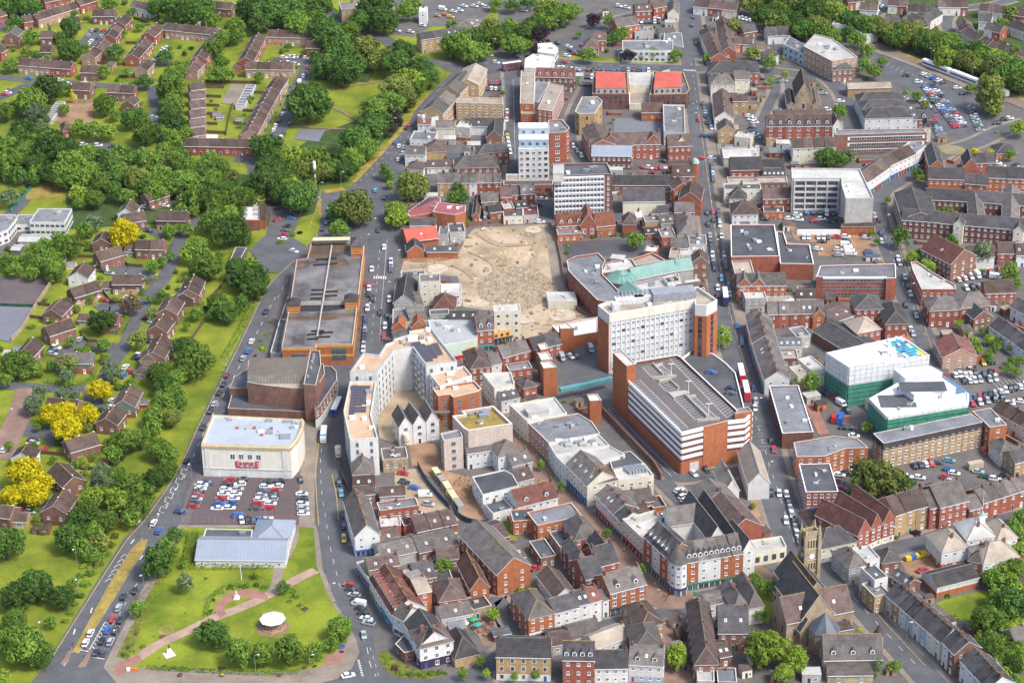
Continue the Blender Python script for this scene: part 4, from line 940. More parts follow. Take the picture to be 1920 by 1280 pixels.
# school
block('school_building','white two-storey school block with grey flat roof and window bands','school',[(55,416),(121,417),(135,391),(72,391)],6.5,'w','G',.3,'k',2.2,1.7,1.1,3.2)
block('school_building','white school wing at left edge with grey flat roof','school',[(-20,443),(15,430),(32,408),(28,402),(-20,402)],6.5,'w','G',.3,'k',2.4,1.7,1.1,3.2)
block('school_building','low link between the two white school blocks','school',[(28,421),(56,421),(66,402),(33,402)],3.6,'w','G',.3,'k',2.4,1.7,1.1,3.2)
row('beside',[(34,452,100,453,7,3,.8,'g','L',1,dict(label='long low classroom hut with pale roof below the school block',ch=0,win='l')),(20,468,37,469,5,2.8,.5,'n','L',1,dict(label='small dark shed with pale green roof in the school grounds',ch=0,win=None))],'classroom hut')
WALLM=mat('garden_wall',(0.38,0.30,0.20),0.9,0.2,0.4,fine=0.15);FENM=mat('timber_fence',(0.13,0.075,0.05),0.9,0.3,0.5,fine=0.2);HOARD=mat('site_hoarding',(0.03,0.06,0.11),0.6,0.15)
def wallrun(name,label,pts,h,t,m,cat,sm=False,z=0,posts=0):
 P=[at(x,y)for x,y in pts];P=cat_rom(P,5)if sm else P;l,r=strip_pts(P,t);b=MB()
 for i in range(len(P)-1):
  for a_,c_ in((r[i],r[i+1]),(l[i+1],l[i])):b.face([(a_.x,a_.y,z),(c_.x,c_.y,z),(c_.x,c_.y,h+z),(a_.x,a_.y,h+z)],m)
  b.face([(l[i].x,l[i].y,h+z),(r[i].x,r[i].y,h+z),(r[i+1].x,r[i+1].y,h+z),(l[i+1].x,l[i+1].y,h+z)],m)
 for i in(0,-1):b.face([(r[i].x,r[i].y,z),(l[i].x,l[i].y,z),(l[i].x,l[i].y,h+z),(r[i].x,r[i].y,h+z)],m)
 if posts:
  for i in range(len(P)-1):
   L=(P[i+1]-P[i]).length;n=max(1,int(L/posts))
   for j in range(n):q=P[i].lerp(P[i+1],j/n);b.box(q.x-.14,q.y-.14,z,q.x+.14,q.y+.14,z+h+.18,m)
 o=b.build(name);tag(o,label,cat);return o
wallrun('boundary_wall','long pale panelled boundary wall between school court and estate gardens',[(125,492),(95,535),(70,572),(40,622),(22,640)],2.2,.3,WALLM,'wall',posts=3)
wallrun('court_fence','dark green mesh fence dividing the two school courts',[(-20,573),(62,576)],1.4,.15,mat('green_mesh',(.02,.08,.07),.8,.2),'fence',posts=3)
wallrun('court_fence','green railing beside the school driveway',[(66,345),(48,368),(20,398)],1.8,.12,mat('green_rail',(.03,.2,.13),.7,.1),'fence',posts=3)
wallrun('site_barrier','red and white barrier across the closed road left of the dark beech',[(43,330),(78,333)],1.1,.5,mat('red_barrier',(.6,.1,.08),.7,.3,1.5,col2=(.8,.75,.7)),'barrier')
wallrun('site_barrier','red and white barrier across the road under the tree belt',[(384,346),(425,350)],1.1,.5,MATS['red_barrier'],'barrier')
FEN=[([(146,483),(174,484)],1),([(68,572),(95,575)],2),([(52,596),(86,600)],3),([(288,735),(322,742)],4),([(428,520),(410,545),(395,560)],5),([(382,605),(362,635),(360,650)],6),([(212,473),(240,500),(268,502)],7),([(194,550),(208,568),(228,570)],8),([(150,630),(165,642),(182,642)],9),([(62,985),(125,985)],10),([(130,877),(175,882)],11),([(72,850),(118,855)],12),([(387,166),(420,166)],13),([(387,183),(415,184)],14),([(387,200),(412,201)],15),([(387,216),(410,217)],16),([(387,234),(408,235)],17),([(385,250),(424,252)],18),([(437,196),(428,230),(424,255)],19),([(455,210),(487,211)],20),([(440,235),(475,236)],21),([(468,176),(510,177)],22),([(386,155),(480,158)],23),([(235,83),(262,84)],24),([(180,121),(240,124)],25),([(224,146),(254,147)],26),([(445,145),(490,147)],27),([(0,92),(40,92)],28),([(250,36),(280,46)],29)]
FEN.sort(key=lambda f:f[0][0][1])
for i_,(p_,_)in enumerate(FEN):wallrun('garden_fence','brown timber garden fence, %s from top among the estate gardens'%ordw(i_),p_,1.7,.12,FENM,'fence')['group']='garden fences of the estates'
# sheds and garden things
for i_,(x,y,w,c_,lab)in enumerate([(33,655,4,'n','dark green garden shed left of the gable-ended house'),(412,220,3,'g','small grey garden shed in the allotment strip'),(405,215,3,'e','yellowish garden shed in the allotment strip'),(448,226,3,'g','grey shed at back of the diagonal terrace'),(132,497,4,'c','pale garden pavilion at top of the long wall'),(396,258,5,'w','white garden marquee behind the red terrace'),(268,757,4,'o','orange timber shed behind the tile-hung house'),(112,722,3,'n','dark shed')][:7]):
 row('',[(x-w*2.2,y,x+w*2.2,y,3,2.1,.8,c_,'G' if c_!='w' else 'W',1,dict(label=lab,ch=0,win=None))],'shed')
 # ---- trees west
T('27,42,32,d 58,69,33,m 93,56,11,d,c 131,51,40,d 110,70,24,d 131,93,46,d 215,98,34,d 50,97,26,o 68,104,20,d 20,122,30,m 140,25,15,m 193,134,28,m 237,136,16,m 270,153,32,d 88,168,56,d 57,190,60,m 10,208,40,m 120,165,30,d 135,180,15,y,c 195,197,42,m 210,187,18,d 315,150,30,m 318,190,30,m')
T('12,8,50,d 40,10,44,d 64,14,32,d 198,15,16,m 251,20,15,m 296,16,42,d 207,4,34,m 335,12,60,d 372,15,62,d 352,30,50,d 398,38,34,m 160,88,18,m 308,107,33,d 330,134,42,m 352,128,30,m 318,170,48,m,t 326,160,40,l 325,195,42,m 322,228,50,d 328,268,34,m,t 306,280,30,m 402,90,42,m 418,72,32,m 445,55,36,m,t 440,70,30,d 470,20,60,d 505,25,66,d 545,22,66,d 560,48,56,m 520,8,50,m 484,45,46,d 405,140,36,m 426,140,32,m 415,118,30,d 486,144,22,m 540,88,14,d 586,72,22,d 590,105,26,d')
T('42,243,46,d 66,212,44,g 88,225,16,d,t 82,205,26,d 12,278,60,m 45,285,52,m 100,283,72,d 92,262,50,d 150,240,36,m 180,245,38,m 205,248,32,l 215,215,26,m 192,187,22,d 250,222,44,d 272,250,52,m 298,248,34,m 135,312,66,m 165,288,44,m 192,292,34,d 215,302,32,m 242,290,30,d 270,297,44,m 305,305,22,r,t 122,333,50,m 160,322,48,m 200,335,34,m 256,336,52,o 290,335,30,m,t 192,347,40,m 146,362,36,l 176,372,40,m 215,360,34,d,t 240,368,34,m 14,325,28,m,t 35,332,34,d 18,370,38,g 42,357,16,m 62,338,24,d 132,350,20,p 130,275,40,d 225,318,34,m 180,318,30,d')
T('318,215,46,d 320,255,34,m 308,280,30,m 350,252,30,m,t 340,290,30,d 330,300,40,m 350,318,36,d 345,340,60,m 395,300,40,m 415,315,44,m 380,315,40,m 430,335,40,o 460,352,44,d 480,345,36,d 495,350,56,d,t 500,275,58,d 520,295,40,d 502,310,44,d 555,298,60,l 590,305,58,l 575,325,50,o 605,320,44,o 545,330,40,d 530,345,36,d 622,318,40,m 640,290,40,d 560,370,66,d 580,350,30,m 540,345,40,m 465,370,50,m 440,365,40,m 390,368,40,g 350,372,34,o 372,360,34,m 340,392,26,m 410,385,50,m 430,405,44,m 395,415,50,m 445,385,30,m 412,440,50,m 430,430,66,d 455,430,40,d,c 362,395,24,m 315,430,24,m 335,428,22,m')
T('578,195,80,d 585,180,60,d 575,205,40,m 665,262,60,d 700,240,56,d 720,225,36,d 688,278,50,m 660,300,50,m 645,318,44,d 700,205,54,m 715,190,40,d 745,165,62,o 770,150,56,l,w 735,195,56,m 760,185,50,o 790,130,56,d 805,145,44,d 785,160,40,m 745,118,60,d 755,95,50,d 725,110,40,o 705,115,40,o 685,88,54,o,w 640,105,66,d 615,120,60,d 625,75,60,d 655,122,66,d 605,60,56,d 640,140,50,d 600,130,40,d 735,215,30,p 742,228,26,p 730,245,24,p 655,55,42,m 615,50,40,d 700,20,70,d 720,40,54,d 680,38,46,d 715,8,50,m,w 760,20,40,m 775,10,34,m 575,20,60,d 560,35,50,d 600,10,50,d 590,40,50,m')
T('233,437,60,y 224,450,40,y 175,418,38,g 158,430,34,m 127,462,50,m 112,452,40,m 66,470,38,m 85,460,34,m 95,482,40,m 102,505,46,m 50,490,34,d 75,497,36,m 12,490,34,d 28,505,32,m 60,512,30,m 88,459,14,p 230,400,24,m 286,500,26,m 303,490,22,m 244,572,40,r 190,604,46,d 188,522,12,m 303,555,26,d 285,588,26,o 350,430,28,m 318,435,26,m 366,465,50,m 355,475,40,l 380,480,40,m 390,500,54,m 372,500,44,m 412,478,20,m 445,505,50,d 470,520,60,d 478,540,48,d 450,525,46,d 470,500,40,m 408,565,42,m 425,585,44,d 412,578,36,m 453,567,28,d,t 368,587,28,m 333,590,12,m,t')
T('132,640,20,m 148,658,20,m 160,658,20,m 194,646,28,m 195,668,17,m 258,636,38,o 30,680,60,m 62,690,36,m 97,685,22,d 10,712,30,m 130,682,38,o 125,705,32,g 208,697,44,g 188,731,50,y 75,735,34,g 62,757,42,g 117,737,28,g 141,741,20,g 98,778,50,y 122,770,44,y 165,776,46,y 128,802,66,y 300,700,50,m 312,722,44,d 330,708,44,m 365,675,72,m 345,652,48,d 350,690,50,m 325,735,40,m 305,760,50,m 290,780,44,m 320,780,42,o 285,805,40,m 335,755,36,d,t 235,826,52,m 205,832,30,o 210,850,36,m 262,822,44,m 300,840,50,m 318,855,40,m 312,880,46,m 290,898,44,d')
T('45,882,66,y 72,905,54,y 60,925,58,y 25,930,50,y 190,880,34,g 192,903,50,g 212,895,50,m 240,915,62,m 222,940,60,l 262,925,56,m 255,950,50,m 182,932,54,l 165,962,56,m 150,978,52,d 195,975,50,m 175,1000,46,m 245,970,40,m 130,1008,56,d 150,1025,40,m 185,1015,40,o 172,1040,34,m 10,1018,66,d 34,1115,62,d 66,1095,62,d 82,1105,50,d 118,1118,48,d 136,1092,24,m 28,1160,50,m 48,1208,80,m 20,1200,60,m 70,1225,60,d 96,1165,26,m 4,1268,34,l 294,1052,58,d,t 312,1032,46,m,t 328,1002,34,d 347,1092,34,g,t 257,1140,34,m 344,1056,16,m 398,1186,60,d 415,1200,40,d 448,1222,50,m,t 492,1226,42,m,t 542,1218,54,m,t 590,1222,36,m,t 637,1176,52,m 622,1205,30,m 530,1100,26,d 480,1075,16,l 150,380,26,m 75,235,20,g')
T('387,1085,14,m 298,1234,10,m 347,1150,9,m 287,1195,10,m 568,1036,7,m 600,1130,6,m 418,1082,6,m 355,1233,9,m 553,1120,22,m 563,1135,20,o 572,1143,18,r 548,1110,18,m 544,1128,16,o 575,1135,12,y 395,1146,16,m 400,1125,14,r 412,1112,20,m 432,1102,22,d 445,1100,16,m 462,1100,20,m 480,1098,20,d 495,1102,18,m 388,1135,12,l 390,1150,16,m 640,1222,14,r 415,1255,18,r 400,1256,12,r 345,1255,20,o 310,1252,22,l 325,1252,16,m 250,1200,14,m 240,1215,16,m 232,1228,16,m 255,1190,12,r 266,1165,12,o 590,1250,14,r 570,1252,14,o 315,1176,10,m','h')
T('478,668,12,r 488,640,14,m 492,655,22,l 500,628,14,m 505,605,10,m 546,441,20,m 538,450,14,m 545,430,16,o 562,437,12,p 527,456,20,l 560,398,16,m 575,395,14,m 375,570,18,m 355,588,18,l','h')
hedge([(258,470+0),(205,507)],1,.1,'m')if False else None
hedge([(356,1066),(380,1065),(430,1066),(515,1064)],3.2,1.8,'o','long clipped hedge in front of the grey-roofed park hall',3)
hedge([(362,1000),(356,1030),(350,1058)],4,1.6,'m','tall hedge along left side of the grey-roofed park hall',4)
hedge([(270,1130),(290,1110),(302,1095)],7,0.5,'l','yellow-green planting bed on the bank beside the ring road',5,name='planting_bed',cat='plants')
hedge([(150,460),(178,461)],1.6,1.8,'d','dark clipped hedge left of the brick gable house',6)
hedge([(85,717),(115,722),(150,722),(172,712),(178,690)],2,1.5,'m','curved hedge round the corner garden of the estate',7)
hedge([(262,525),(285,530),(292,520)],3.2,1.8,'o','clipped hedge beside the middle pair of houses',8);hedge([(300,487),(312,470),(318,460)],3.2,1.8,'m','hedge curving along the estate road at its upper bend',9)
hedge([(222,630),(232,612),(242,600)],3.2,1.8,'l','bright hedge at the corner of the estate road',10);hedge([(228,822),(250,826),(272,820)],3.5,2.4,'o','olive hedge beside the triangular lawn',11)
hedge([(262,1010),(215,1055),(195,1090),(178,1130)],2.5,1.2,'m','rough hedge along left verge of the ring road',12)if False else None
hedge([(420,672),(438,640),(460,600),(480,560),(500,530)],2.6,.9,'m','low bushy verge between estate lawn and ring road',13)
hedge([(275,1253),(330,1257),(400,1260),(480,1264),(560,1262)],2,1.0,'m','clipped hedge along lower edge of the park',14)
hedge([(386,1158),(388,1140),(398,1120),(420,1104),(445,1098)],1.6,1.2,'m','curved hedge behind the semicircular seating area',15)
# cars west
cs('in parking court of far left estate','166,66,s 173,58,s 181,57,k 184,71,d 164,86,w 168,81,w 172,77,w 190,68,s',(3,-3));cs('in parking court of far left estate','198,58,r',(1,0))
cl('in parking bay of upper square green',293,113,310,90,'wwwwww',(3,.3));cs('by second square green','532,108,w 546,108,w 554,107,w 567,108,k 574,109,w 581,109,k 523,117,k 532,118,r 542,118,w 555,121,w',(1,.1))
cs('on road left of playing green','578,127,r 571,138,k 569,143,w 562,155,W 530,214,w 523,226,k 517,236,w 513,244,w 509,252,d 544,232,k 532,251,k 527,257,w 534,203,m',(2,-4))
cs('on lanes of upper left estate','40,25,k 47,26,k 120,13,w 55,148,b 95,148,m 112,151,w 130,158,w 174,163,k 10,178,r 15,174,w 18,171,k',(3,.3));cs('on lanes of upper left estate','288,220,s 291,236,k 157,272,w 184,273,w 212,276,k',(1,0))
cs('in brown-roofed estate','310,386,w 271,389,s 282,392,k 279,433,k 192,508,k 205,512,s 197,563,r 143,578,s 240,559,w 286,603,w 105,652,w 100,657,k 98,663,s 262,667,w 257,672,k 247,698,r 281,641,k 213,752,w 62,825,k 64,831,s 40,908,d 57,959,s',(3,.4));cs('in brown-roofed estate','149,636,s 273,594,m 235,688,w 232,704,b 210,762,w 8,843,w 82,842,r 92,942,k 42,957,r',(2,-2))
cs('on ring road beside the brown estate','499,585,k 472,640,w 465,658,b 456,672,s 426,703,m 419,720,k 411,736,k 402,757,s 395,771,k 381,801,k 350,863,k 298,995,b 288,980,w',(3,-5));cs('by car park corner below the concert hall','338,960,n',(4,.6))
cs('queueing at the ring road lights','253,1107,k 232,1118,k 222,1139,s 226,1162,k 211,1160,r 217,1182,k 201,1181,b 191,1201,k 207,1203,s 170,1187,w 161,1205,w 181,1223,k 196,1224,d',(3,-6))
cs('on looping link road by the round trees','626,378,d 617,393,w 615,406,k 612,418,n 605,429,k 704,357,c 721,371,k 741,267,b 748,274,w 757,276,s 752,233,k 762,240,k 768,234,r 755,287,s 751,293,s 747,299,w',(2,-5))
cl('outside red-trimmed restaurant',521,390,519,412,'k-r',(1,-.5));cl('in restaurant car park',556,386,529,448,'wrkb-kdrw',(1,.1));cs('in restaurant car park','516,372,k 526,373,k 540,377,d 551,471,w',(1,.3))
lamps('along the ring road','268,1010 303,996 372,940 150,1120 145,1063 82,1200 222,1215 360,902 467,560 336,950 285,1060 271,1112',(-1,1));lamps('near looping link road','601,372 640,352 663,330 713,280 738,250 595,400 755,218 804,113 868,100',(1,0));lamps('in the estates','313,90 205,50 20,30 243,155 290,175 450,310 178,500 175,520 240,490 265,545 182,578 234,500 290,537 19,790',(1,0),.7)
T('150,1118,20,m 140,1132,18,o 132,1150,20,m 122,1165,16,l 160,1095,24,m 170,1075,24,m 182,1058,26,o 195,1040,28,m 205,1022,24,m 215,1005,22,o 160,1060,26,l 150,1080,22,m','h')
T('28,200,30,m 60,150,0.1,m 20,60,20,m 90,110,18,m 168,108,16,m 150,98,16,m 232,62,16,m 60,125,10,m 262,50,18,m 120,205,24,m 250,160,20,m 222,168,16,d 300,60,18,m 396,190,8,d 470,185,14,m 452,232,12,m 405,205,10,o 290,330,26,m 230,530,14,m 170,560,16,m 150,520,14,m 215,560,14,o 280,560,16,m 320,480,18,m 268,545,12,m 130,720,20,m 245,720,26,m 232,745,18,l 70,800,16,m 30,870,20,m 16,835,18,m 140,870,20,m 155,862,18,l 175,855,16,m 100,860,16,m 165,800,18,o 340,560,16,m 350,610,16,m 395,590,20,d 330,640,16,m 340,660,18,m 60,640,14,m 100,600,14,m 45,700,26,m 80,660,14,o')
# ---------------------------------------------------------------- helpers for landmark buildings
def lp(R,px,py,z):return R.M.inverted()@(at(px,py,z)-R.loc)
def vol(R,pts,z1,z0,wall,roof,name='upper_storey',rname='roof',par=0.0,win=None,t=0.3,**wk):
 P=[lp(R,x,y,z1)for x,y in pts];P=[(p.x,p.y)for p in P];n=len(P)
 if sum(P[i-1][0]*P[i][1]-P[i][0]*P[i-1][1]for i in range(n))<0:P.reverse()
 b=MB();wm=WALL[wall][1]if isinstance(wall,str)else wall;rm=ROOF[roof][1]if isinstance(roof,str)else roof
 if par:
  inn=inset(P,t);b.prism(P,z0,z1,wm,cap=False);b.prism(list(reversed(inn)),z1-par-.02,z1,wm,cap=False)
  for i in range(n):j=(i+1)%n;b.face([(*P[i],z1),(*P[j],z1),(*inn[j],z1),(*inn[i],z1)],M_STONE)
  o=b.build(name,R.o);rb=MB();rb.prism(inn,z1-par-.3,z1-par,rm);rb.build(rname,o)
 else:
  b.prism(P,z0,z1,wm,cap=False);o=b.build(name,R.o);rb=MB();rb.prism(inset(P,-.15),z1,z1+.2,rm);rb.build(rname,o)
 if win:
  for i in range(n):j=(i+1)%n;wall_windows(R,P[i][0],P[i][1],P[j][0],P[j][1],z1-par,z0,style=win,**wk)
 return P,o
def facade_frame(R,p,q):
 p=Vector((p[0],p[1],0));q=Vector((q[0],q[1],0));return p,(q-p).normalized(),(q-p).length,math.atan2(q.y-p.y,q.x-p.x)
def text_mesh(s,size,m,ext=0.08):
 cu=bpy.data.curves.new('t','FONT');cu.body=s;cu.size=size;cu.extrude=ext;cu.align_x='CENTER';cu.align_y='BOTTOM_BASELINE' if 'BOTTOM_BASELINE' in[e.identifier for e in cu.bl_rna.properties['align_y'].enum_items]else 'BOTTOM'
 o=bpy.data.objects.new('t',cu);COL.objects.link(o);me=bpy.data.meshes.new_from_object(o.evaluated_get(bpy.context.evaluated_depsgraph_get()));bpy.data.objects.remove(o)
 me.materials.clear();me.materials.append(m);return me
def sign(R,name,s,size,m,x,y,z,rz,sx=1.0,ext=.08,parent=None):
 o=new(name,text_mesh(s,size,m,ext),parent or R.o);o.location=(x,y,z);o.rotation_euler=(math.radians(90),0,rz);o.scale=(sx,1,1);return o
def strip(R,p,q,z0,z1,d,m,name,s0=0.0,s1=0.0):
 P,u,L,rz=facade_frame(R,p,q);b=MB();b.box(s0,-d,z0,L-s1,0.0,z1,m,True);o=b.build(name,R.o);o.location=(P.x,P.y,0);o.rotation_euler=(0,0,rz);return o
M_SOLAR=mat('solar_panel',(0.075,0.07,0.085),0.3,0.15,spec=0.7)
def solar(R,px,py,w,d,rz=0,n=3,z=None):
 b=MB()
 for i in range(n):y=-d/2+d*(i+.1)/n;b.face([(-w/2,y,.15),(w/2,y,.15),(w/2,y+d/n*.68,.4),(-w/2,y+d/n*.68,.4)],M_SOLAR)
 o=b.build('solar_panel',R.o);o.location=onroof(R,px,py,z);o.rotation_euler=(0,0,rz)
 # ---- concert/bingo hall in cream with the red lettering
WALL['h']=('off-white',mat('offwhite_render',(.70,.665,.575),.8,.06,.3,fine=.03));R=block('banqueting_hall','cream banqueting hall with pale flat roof and red EMPIRE lettering','hall',[(377,832),(544,837),(557,822),(567,800),(569,786),(399,777)],13.2,'h','G',1.0,None,mcop=mat('ochre_cornice',(.47,.36,.2),.8,.2),cop=.6)
R.roof.data.materials[0]=mat('pale_grey_roof',(0.36,0.40,0.44),0.6,0.1,0.08,fine=0.04)
P=R.P;fi=min(range(6),key=lambda i:P[i][1]+P[(i+1)%6][1]+abs(P[i][0]+P[(i+1)%6][0])*.2);p_,q_=P[fi],P[(fi+1)%6];p0,u_,L_,rz_=facade_frame(R,p_,q_)
for i in range(6):strip(R,P[i],P[(i+1)%6],12.6,13.6,.35,MATS['ochre_cornice'],'cornice')if R.facing((P[(i+1)%6][1]-P[i][1]),-(P[(i+1)%6][0]-P[i][0]))>0 else None
for s_ in(1.2,L_-3.2):strip(R,p_,q_,1.5,12.4,.25,WALL['w'][1],'pilaster',s_,L_-s_-1.8)
strip(R,p_,q_,0,3.6,.12,WALL['w'][1],'plinth');strip(R,p_,q_,3.6,3.95,.3,M_STONE,'string_course')
MRED=mat('red_lettering',(.42,.02,.05),.6,.05)
for i in range(4):f_=L_*(.345+.097*i);R.win(p0 .x+u_.x*f_,p0 .y+u_.y*f_,7.9,rz_,1.9,2.4,'a')
for i in range(12):f_=L_*(.335+.028*(i+i//3));R.win(p0 .x+u_.x*f_,p0 .y+u_.y*f_,2.0,rz_,.5,.55,'k')
R.finish();f_=L_*.50;[sign(R,'sign_lettering',t_,z_,MRED,p0 .x+u_.x*(f_+d_),p0 .y+u_.y*(f_+d_)-.16,h_,rz_,1.08,.12)for t_,z_,d_,h_ in(('E',3.3,-3.75,5.0),('MPIR',2.5,0,5.25),('E',3.3,3.85,5.0))]
sign(R,'sign_lettering','BANQUETING HALL',.92,MRED,p0 .x+u_.x*f_,p0 .y+u_.y*f_-.15,4.3,rz_,1.0)
for(x,y)in((445,803),(477,803),(491,816),(509,804)):roofbox(R,x,y,1.1,1.1,.7,mat('rust_cowl',(.35,.12,.09),.9,.2),'roof_cowl')
for(x,y,w,d)in((505,790,2.5,1.5),(541,791,4,1.6),(535,820,4,3)):roofbox(R,x,y,w,d,.9,M_STEEL)
# ---- brown brick cinema behind it
R=block('cinema','brown brick cinema with long sheeted roof behind the cream hall','cinema',[(463,716),(500,722),(545,727),(573,727),(583,672),(466,676)],12.5,'b','E',.9,None)
z_=16.5;A_=lp(R,464,703,z_);B_=lp(R,572,702,z_);C_=lp(R,579,668,z_+2.2);D_=lp(R,467,672,z_+2.2)
b=MB();rm=lines('brown_sheet',(.135,.112,.095),1.6,.12,'x',rough=.7,var=.15,scale=.2);gm=lines('stained_cladding',(.27,.245,.21),1.3,.3,'x',rough=.8,var=.25,scale=.3)
b.face([A_,B_,C_,D_],rm);b.build('roof',R.o);b=MB()
for p,q in((A_,B_),(B_,C_),(C_,D_),(D_,A_)):b.face([(p.x,p.y,12),(q.x,q.y,12),q,p],gm)
b.build('cladding',R.o)
vol(R,[(569,720),(592,722),(602,683),(600,657),(582,656)],17.5,0,'b','A','projection_tower',par=.8)
vol(R,[(430,727),(463,727),(466,690),(440,706)],7.5,0,'b','G','side_wing',par=.6)
vol(R,[(427,765),(590,772),(593,740),(435,737)],4.5,0,'b','A','lower_wing',par=.6)
vol(R,[(592,722),(600,716),(609,700),(607,683),(600,680)],13.5,0,'b','A','curved_bay',par=.6)
P,o_=vol(R,[(590,768),(600,760),(632,712),(631,696),(622,686),(607,685),(596,720)],8.5,0,'b','A','entrance_wing',par=.6)
for i in range(len(P)):
 j=(i+1)%len(P);ex,ey=P[j][0]-P[i][0],P[j][1]-P[i][1]
 if R.facing(ey,-ex)>0 and ex*ex+ey*ey>12:strip(R,P[i],P[j],0,3.6,.15,WALL['w'][1],'shop_band');wall_windows(R,P[i][0],P[i][1],P[j][0],P[j][1],8,4,3.2,1.1,2.2,'a',4)
for x,y in((588,667),(587,673),(585,679),(583,690),(577,706)):
 b=MB();b.cyl(0,0,0,.9,.7,.5,M_STEEL,8);o=b.build('roof_vent',R.o);o.location=lp(R,x,y,16.7)
R.finish()
# ---- long orange multi-level car park
M_DECK=mat('stained_deck',(0.085,0.072,0.065),0.55,0.3,0.08,fine=0.2,col2=(0.20,0.185,0.18),thr=(.35,.6),spec=.4)
M_DECKS=mat('deck_stain',(0.12,0.08,0.05),0.8,0.35,0.15,fine=.15);M_OBAND=mat('ochre_band',(.62,.34,.09),.85,.12,fine=.08)
R=block('shopping_centre','long orange brick shopping centre with two grey rooftop parking decks','shopping centre',[(528,652),(592,651),(593,646),(661,645),(683,462),(660,447),(586,447),(576,484),(556,487),(545,562)],9.0,'o','A',.8,None,mcop=M_CONC)
R.roof.data.materials[0]=M_DECK;P=R.P;DECKP=[(d[0]-683)**2 for d in((0,0),)]
for i in range(len(P)):
 p,q=P[i],P[(i+1)%len(P)]
 if R.facing(q[1]-p[1],-(q[0]-p[0]))>0 or(q[1]-p[1])>20:
  strip(R,p,q,8.6,9.5,.12,M_OBAND,'painted_band');strip(R,p,q,4.2,5.2,.1,M_OBAND,'painted_band')
for(x,y,zz)in((551,660,5.6),(626,652,6.6),(626,663,3.9)):
 q=lp(R,x+11,y,zz);b=MB();b.box(-2.8,-.2,-1,2.8,.1,1,mat('teal_frame',(.03,.12,.15),.6,.2),True);b.box(-1,-.3,-.5,1,-.2,.5,M_GLASS,True);o=b.build('window',R.o)
 e=[(p,P[(i+1)%len(P)])for i,p in enumerate(P)if P[(i+1)%len(P)][0]>p[0]and R.facing(P[(i+1)%len(P)][1]-p[1],-(P[(i+1)%len(P)][0]-p[0]))>.5]
 e=min(e,key=lambda e:abs((e[0][0]+e[1][0])/2-q.x));t_=(q.x-e[0][0])/(e[1][0]-e[0][0]);o.location=(q.x,e[0][1]+(e[1][1]-e[0][1])*t_,zz)
b=MB();A_=lp(R,606,650,9);B_=lp(R,622,462,9);b.bar((A_.x-3,A_.y+8,9.6),(B_.x,B_.y,9.6),.28,M_CONC);b.build('dividing_wall',R.o)
for(x0,y0,x1,y1)in((538,585,601,583),(604,584,648,579)):
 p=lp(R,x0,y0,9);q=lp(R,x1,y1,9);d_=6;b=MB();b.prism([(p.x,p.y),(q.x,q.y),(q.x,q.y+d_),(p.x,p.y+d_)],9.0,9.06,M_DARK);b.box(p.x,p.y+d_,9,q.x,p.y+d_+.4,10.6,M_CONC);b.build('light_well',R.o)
for(x,y,w,a_)in((610,497,24,.12),(612,487,20,.1),(596,545,12,-.02),(595,553,12,.05),(594,561,13,.08),(622,548,12,.06),(620,556,12,.06),(596,622,12,0),(590,628,14,.1),(608,625,16,.08),(586,637,10,0),(607,633,12,.05)):
 b=MB();b.box(-w/4.4,-.15,0,w/4.4,.15,.8,M_DARK);o=b.build('ramp_wall',R.o);o.location=lp(R,x,y,9);o.rotation_euler=(0,0,a_)
for(x,y,sx,sy)in((598,470,7,9),(635,462,5,8),(560,500,3,4),(600,573,9,1.6),(640,590,12,2),(575,597,14,2.5),(636,494,5,7)):
 c=lp(R,x,y,9);rg=random.Random(int(x+y));b=MB();b.face([(sx*rg.uniform(.6,1.1)*math.cos(6.283*i/14),sy*rg.uniform(.6,1.1)*math.sin(6.283*i/14),0)for i in range(14)],M_DECKS);o=b.build('water_stain',R.o);o.location=(c.x,c.y,9.012+x*1e-5)
b=MB()
for k,(xa,ya,xb,yb)in enumerate(((562,495,548,560),(600,495,592,560),(640,490,634,562),(672,490,660,562),(545,600,536,645),(588,600,580,645),(622,600,616,640),(656,600,650,640))):
 for i in range(26):
  p=lp(R,xa+(xb-xa)*i/25,ya+(yb-ya)*i/25,9);w=2.3
  b.face([(p.x-w,p.y-.06,9.02+k*1e-4),(p.x+w,p.y-.06,9.02+k*1e-4),(p.x+w,p.y+.06,9.02+k*1e-4),(p.x-w,p.y+.06,9.02+k*1e-4)],mat('faded_paint',(.33,.32,.30),.9,.3,.3))
tag(b.build('bay_marking',R.o),'worn parking bay lines on the decks',kind='stuff')
for(x,y,w,d,z)in((549,573,5.4,6,12.5),(658,565,5.4,6,12.5),(668,462,5,9,14)):
 p=lp(R,x,y,z);hw=w/2;b=MB();b.box(-hw,0,-z,hw,d,0,WALL['o'][1]);o=b.build('stair_turret',R.o);o.location=p;r=MB();e=hw+.4;pk=(0,d/2,2.6)
 q=[(-e,-.4,0),(e,-.4,0),(e,d+.4,0),(-e,d+.4,0)]
 for i in range(4):r.face([q[i],q[(i+1)%4],pk],ROOF['D'][1])
 r.build('roof',o);g=MB()
 for zz in(-3.4,-2.2,-1.0):g.box(-hw-.02,-.1,zz,hw+.02,0,zz+.35,M_OBAND)
 g.build('brick_band',o)
b=MB();p=lp(R,588,446,12);q=lp(R,656,446,12);b.box(p.x,p.y,9,q.x,p.y+.6,12,M_CONC);b.box(p.x,p.y-3,11.9,q.x,p.y,12.1,mat('cream_canopy',(.6,.52,.3),.8,.15),True);b.build('canopy',R.o)
R.finish()
block('ramp_structure','concrete spiral approach ramp beside the orange shopping centre','ramp',[(507,660),(527,663),(538,600),(550,560),(540,556),(524,600)],3.0,'g','G',.9,None)
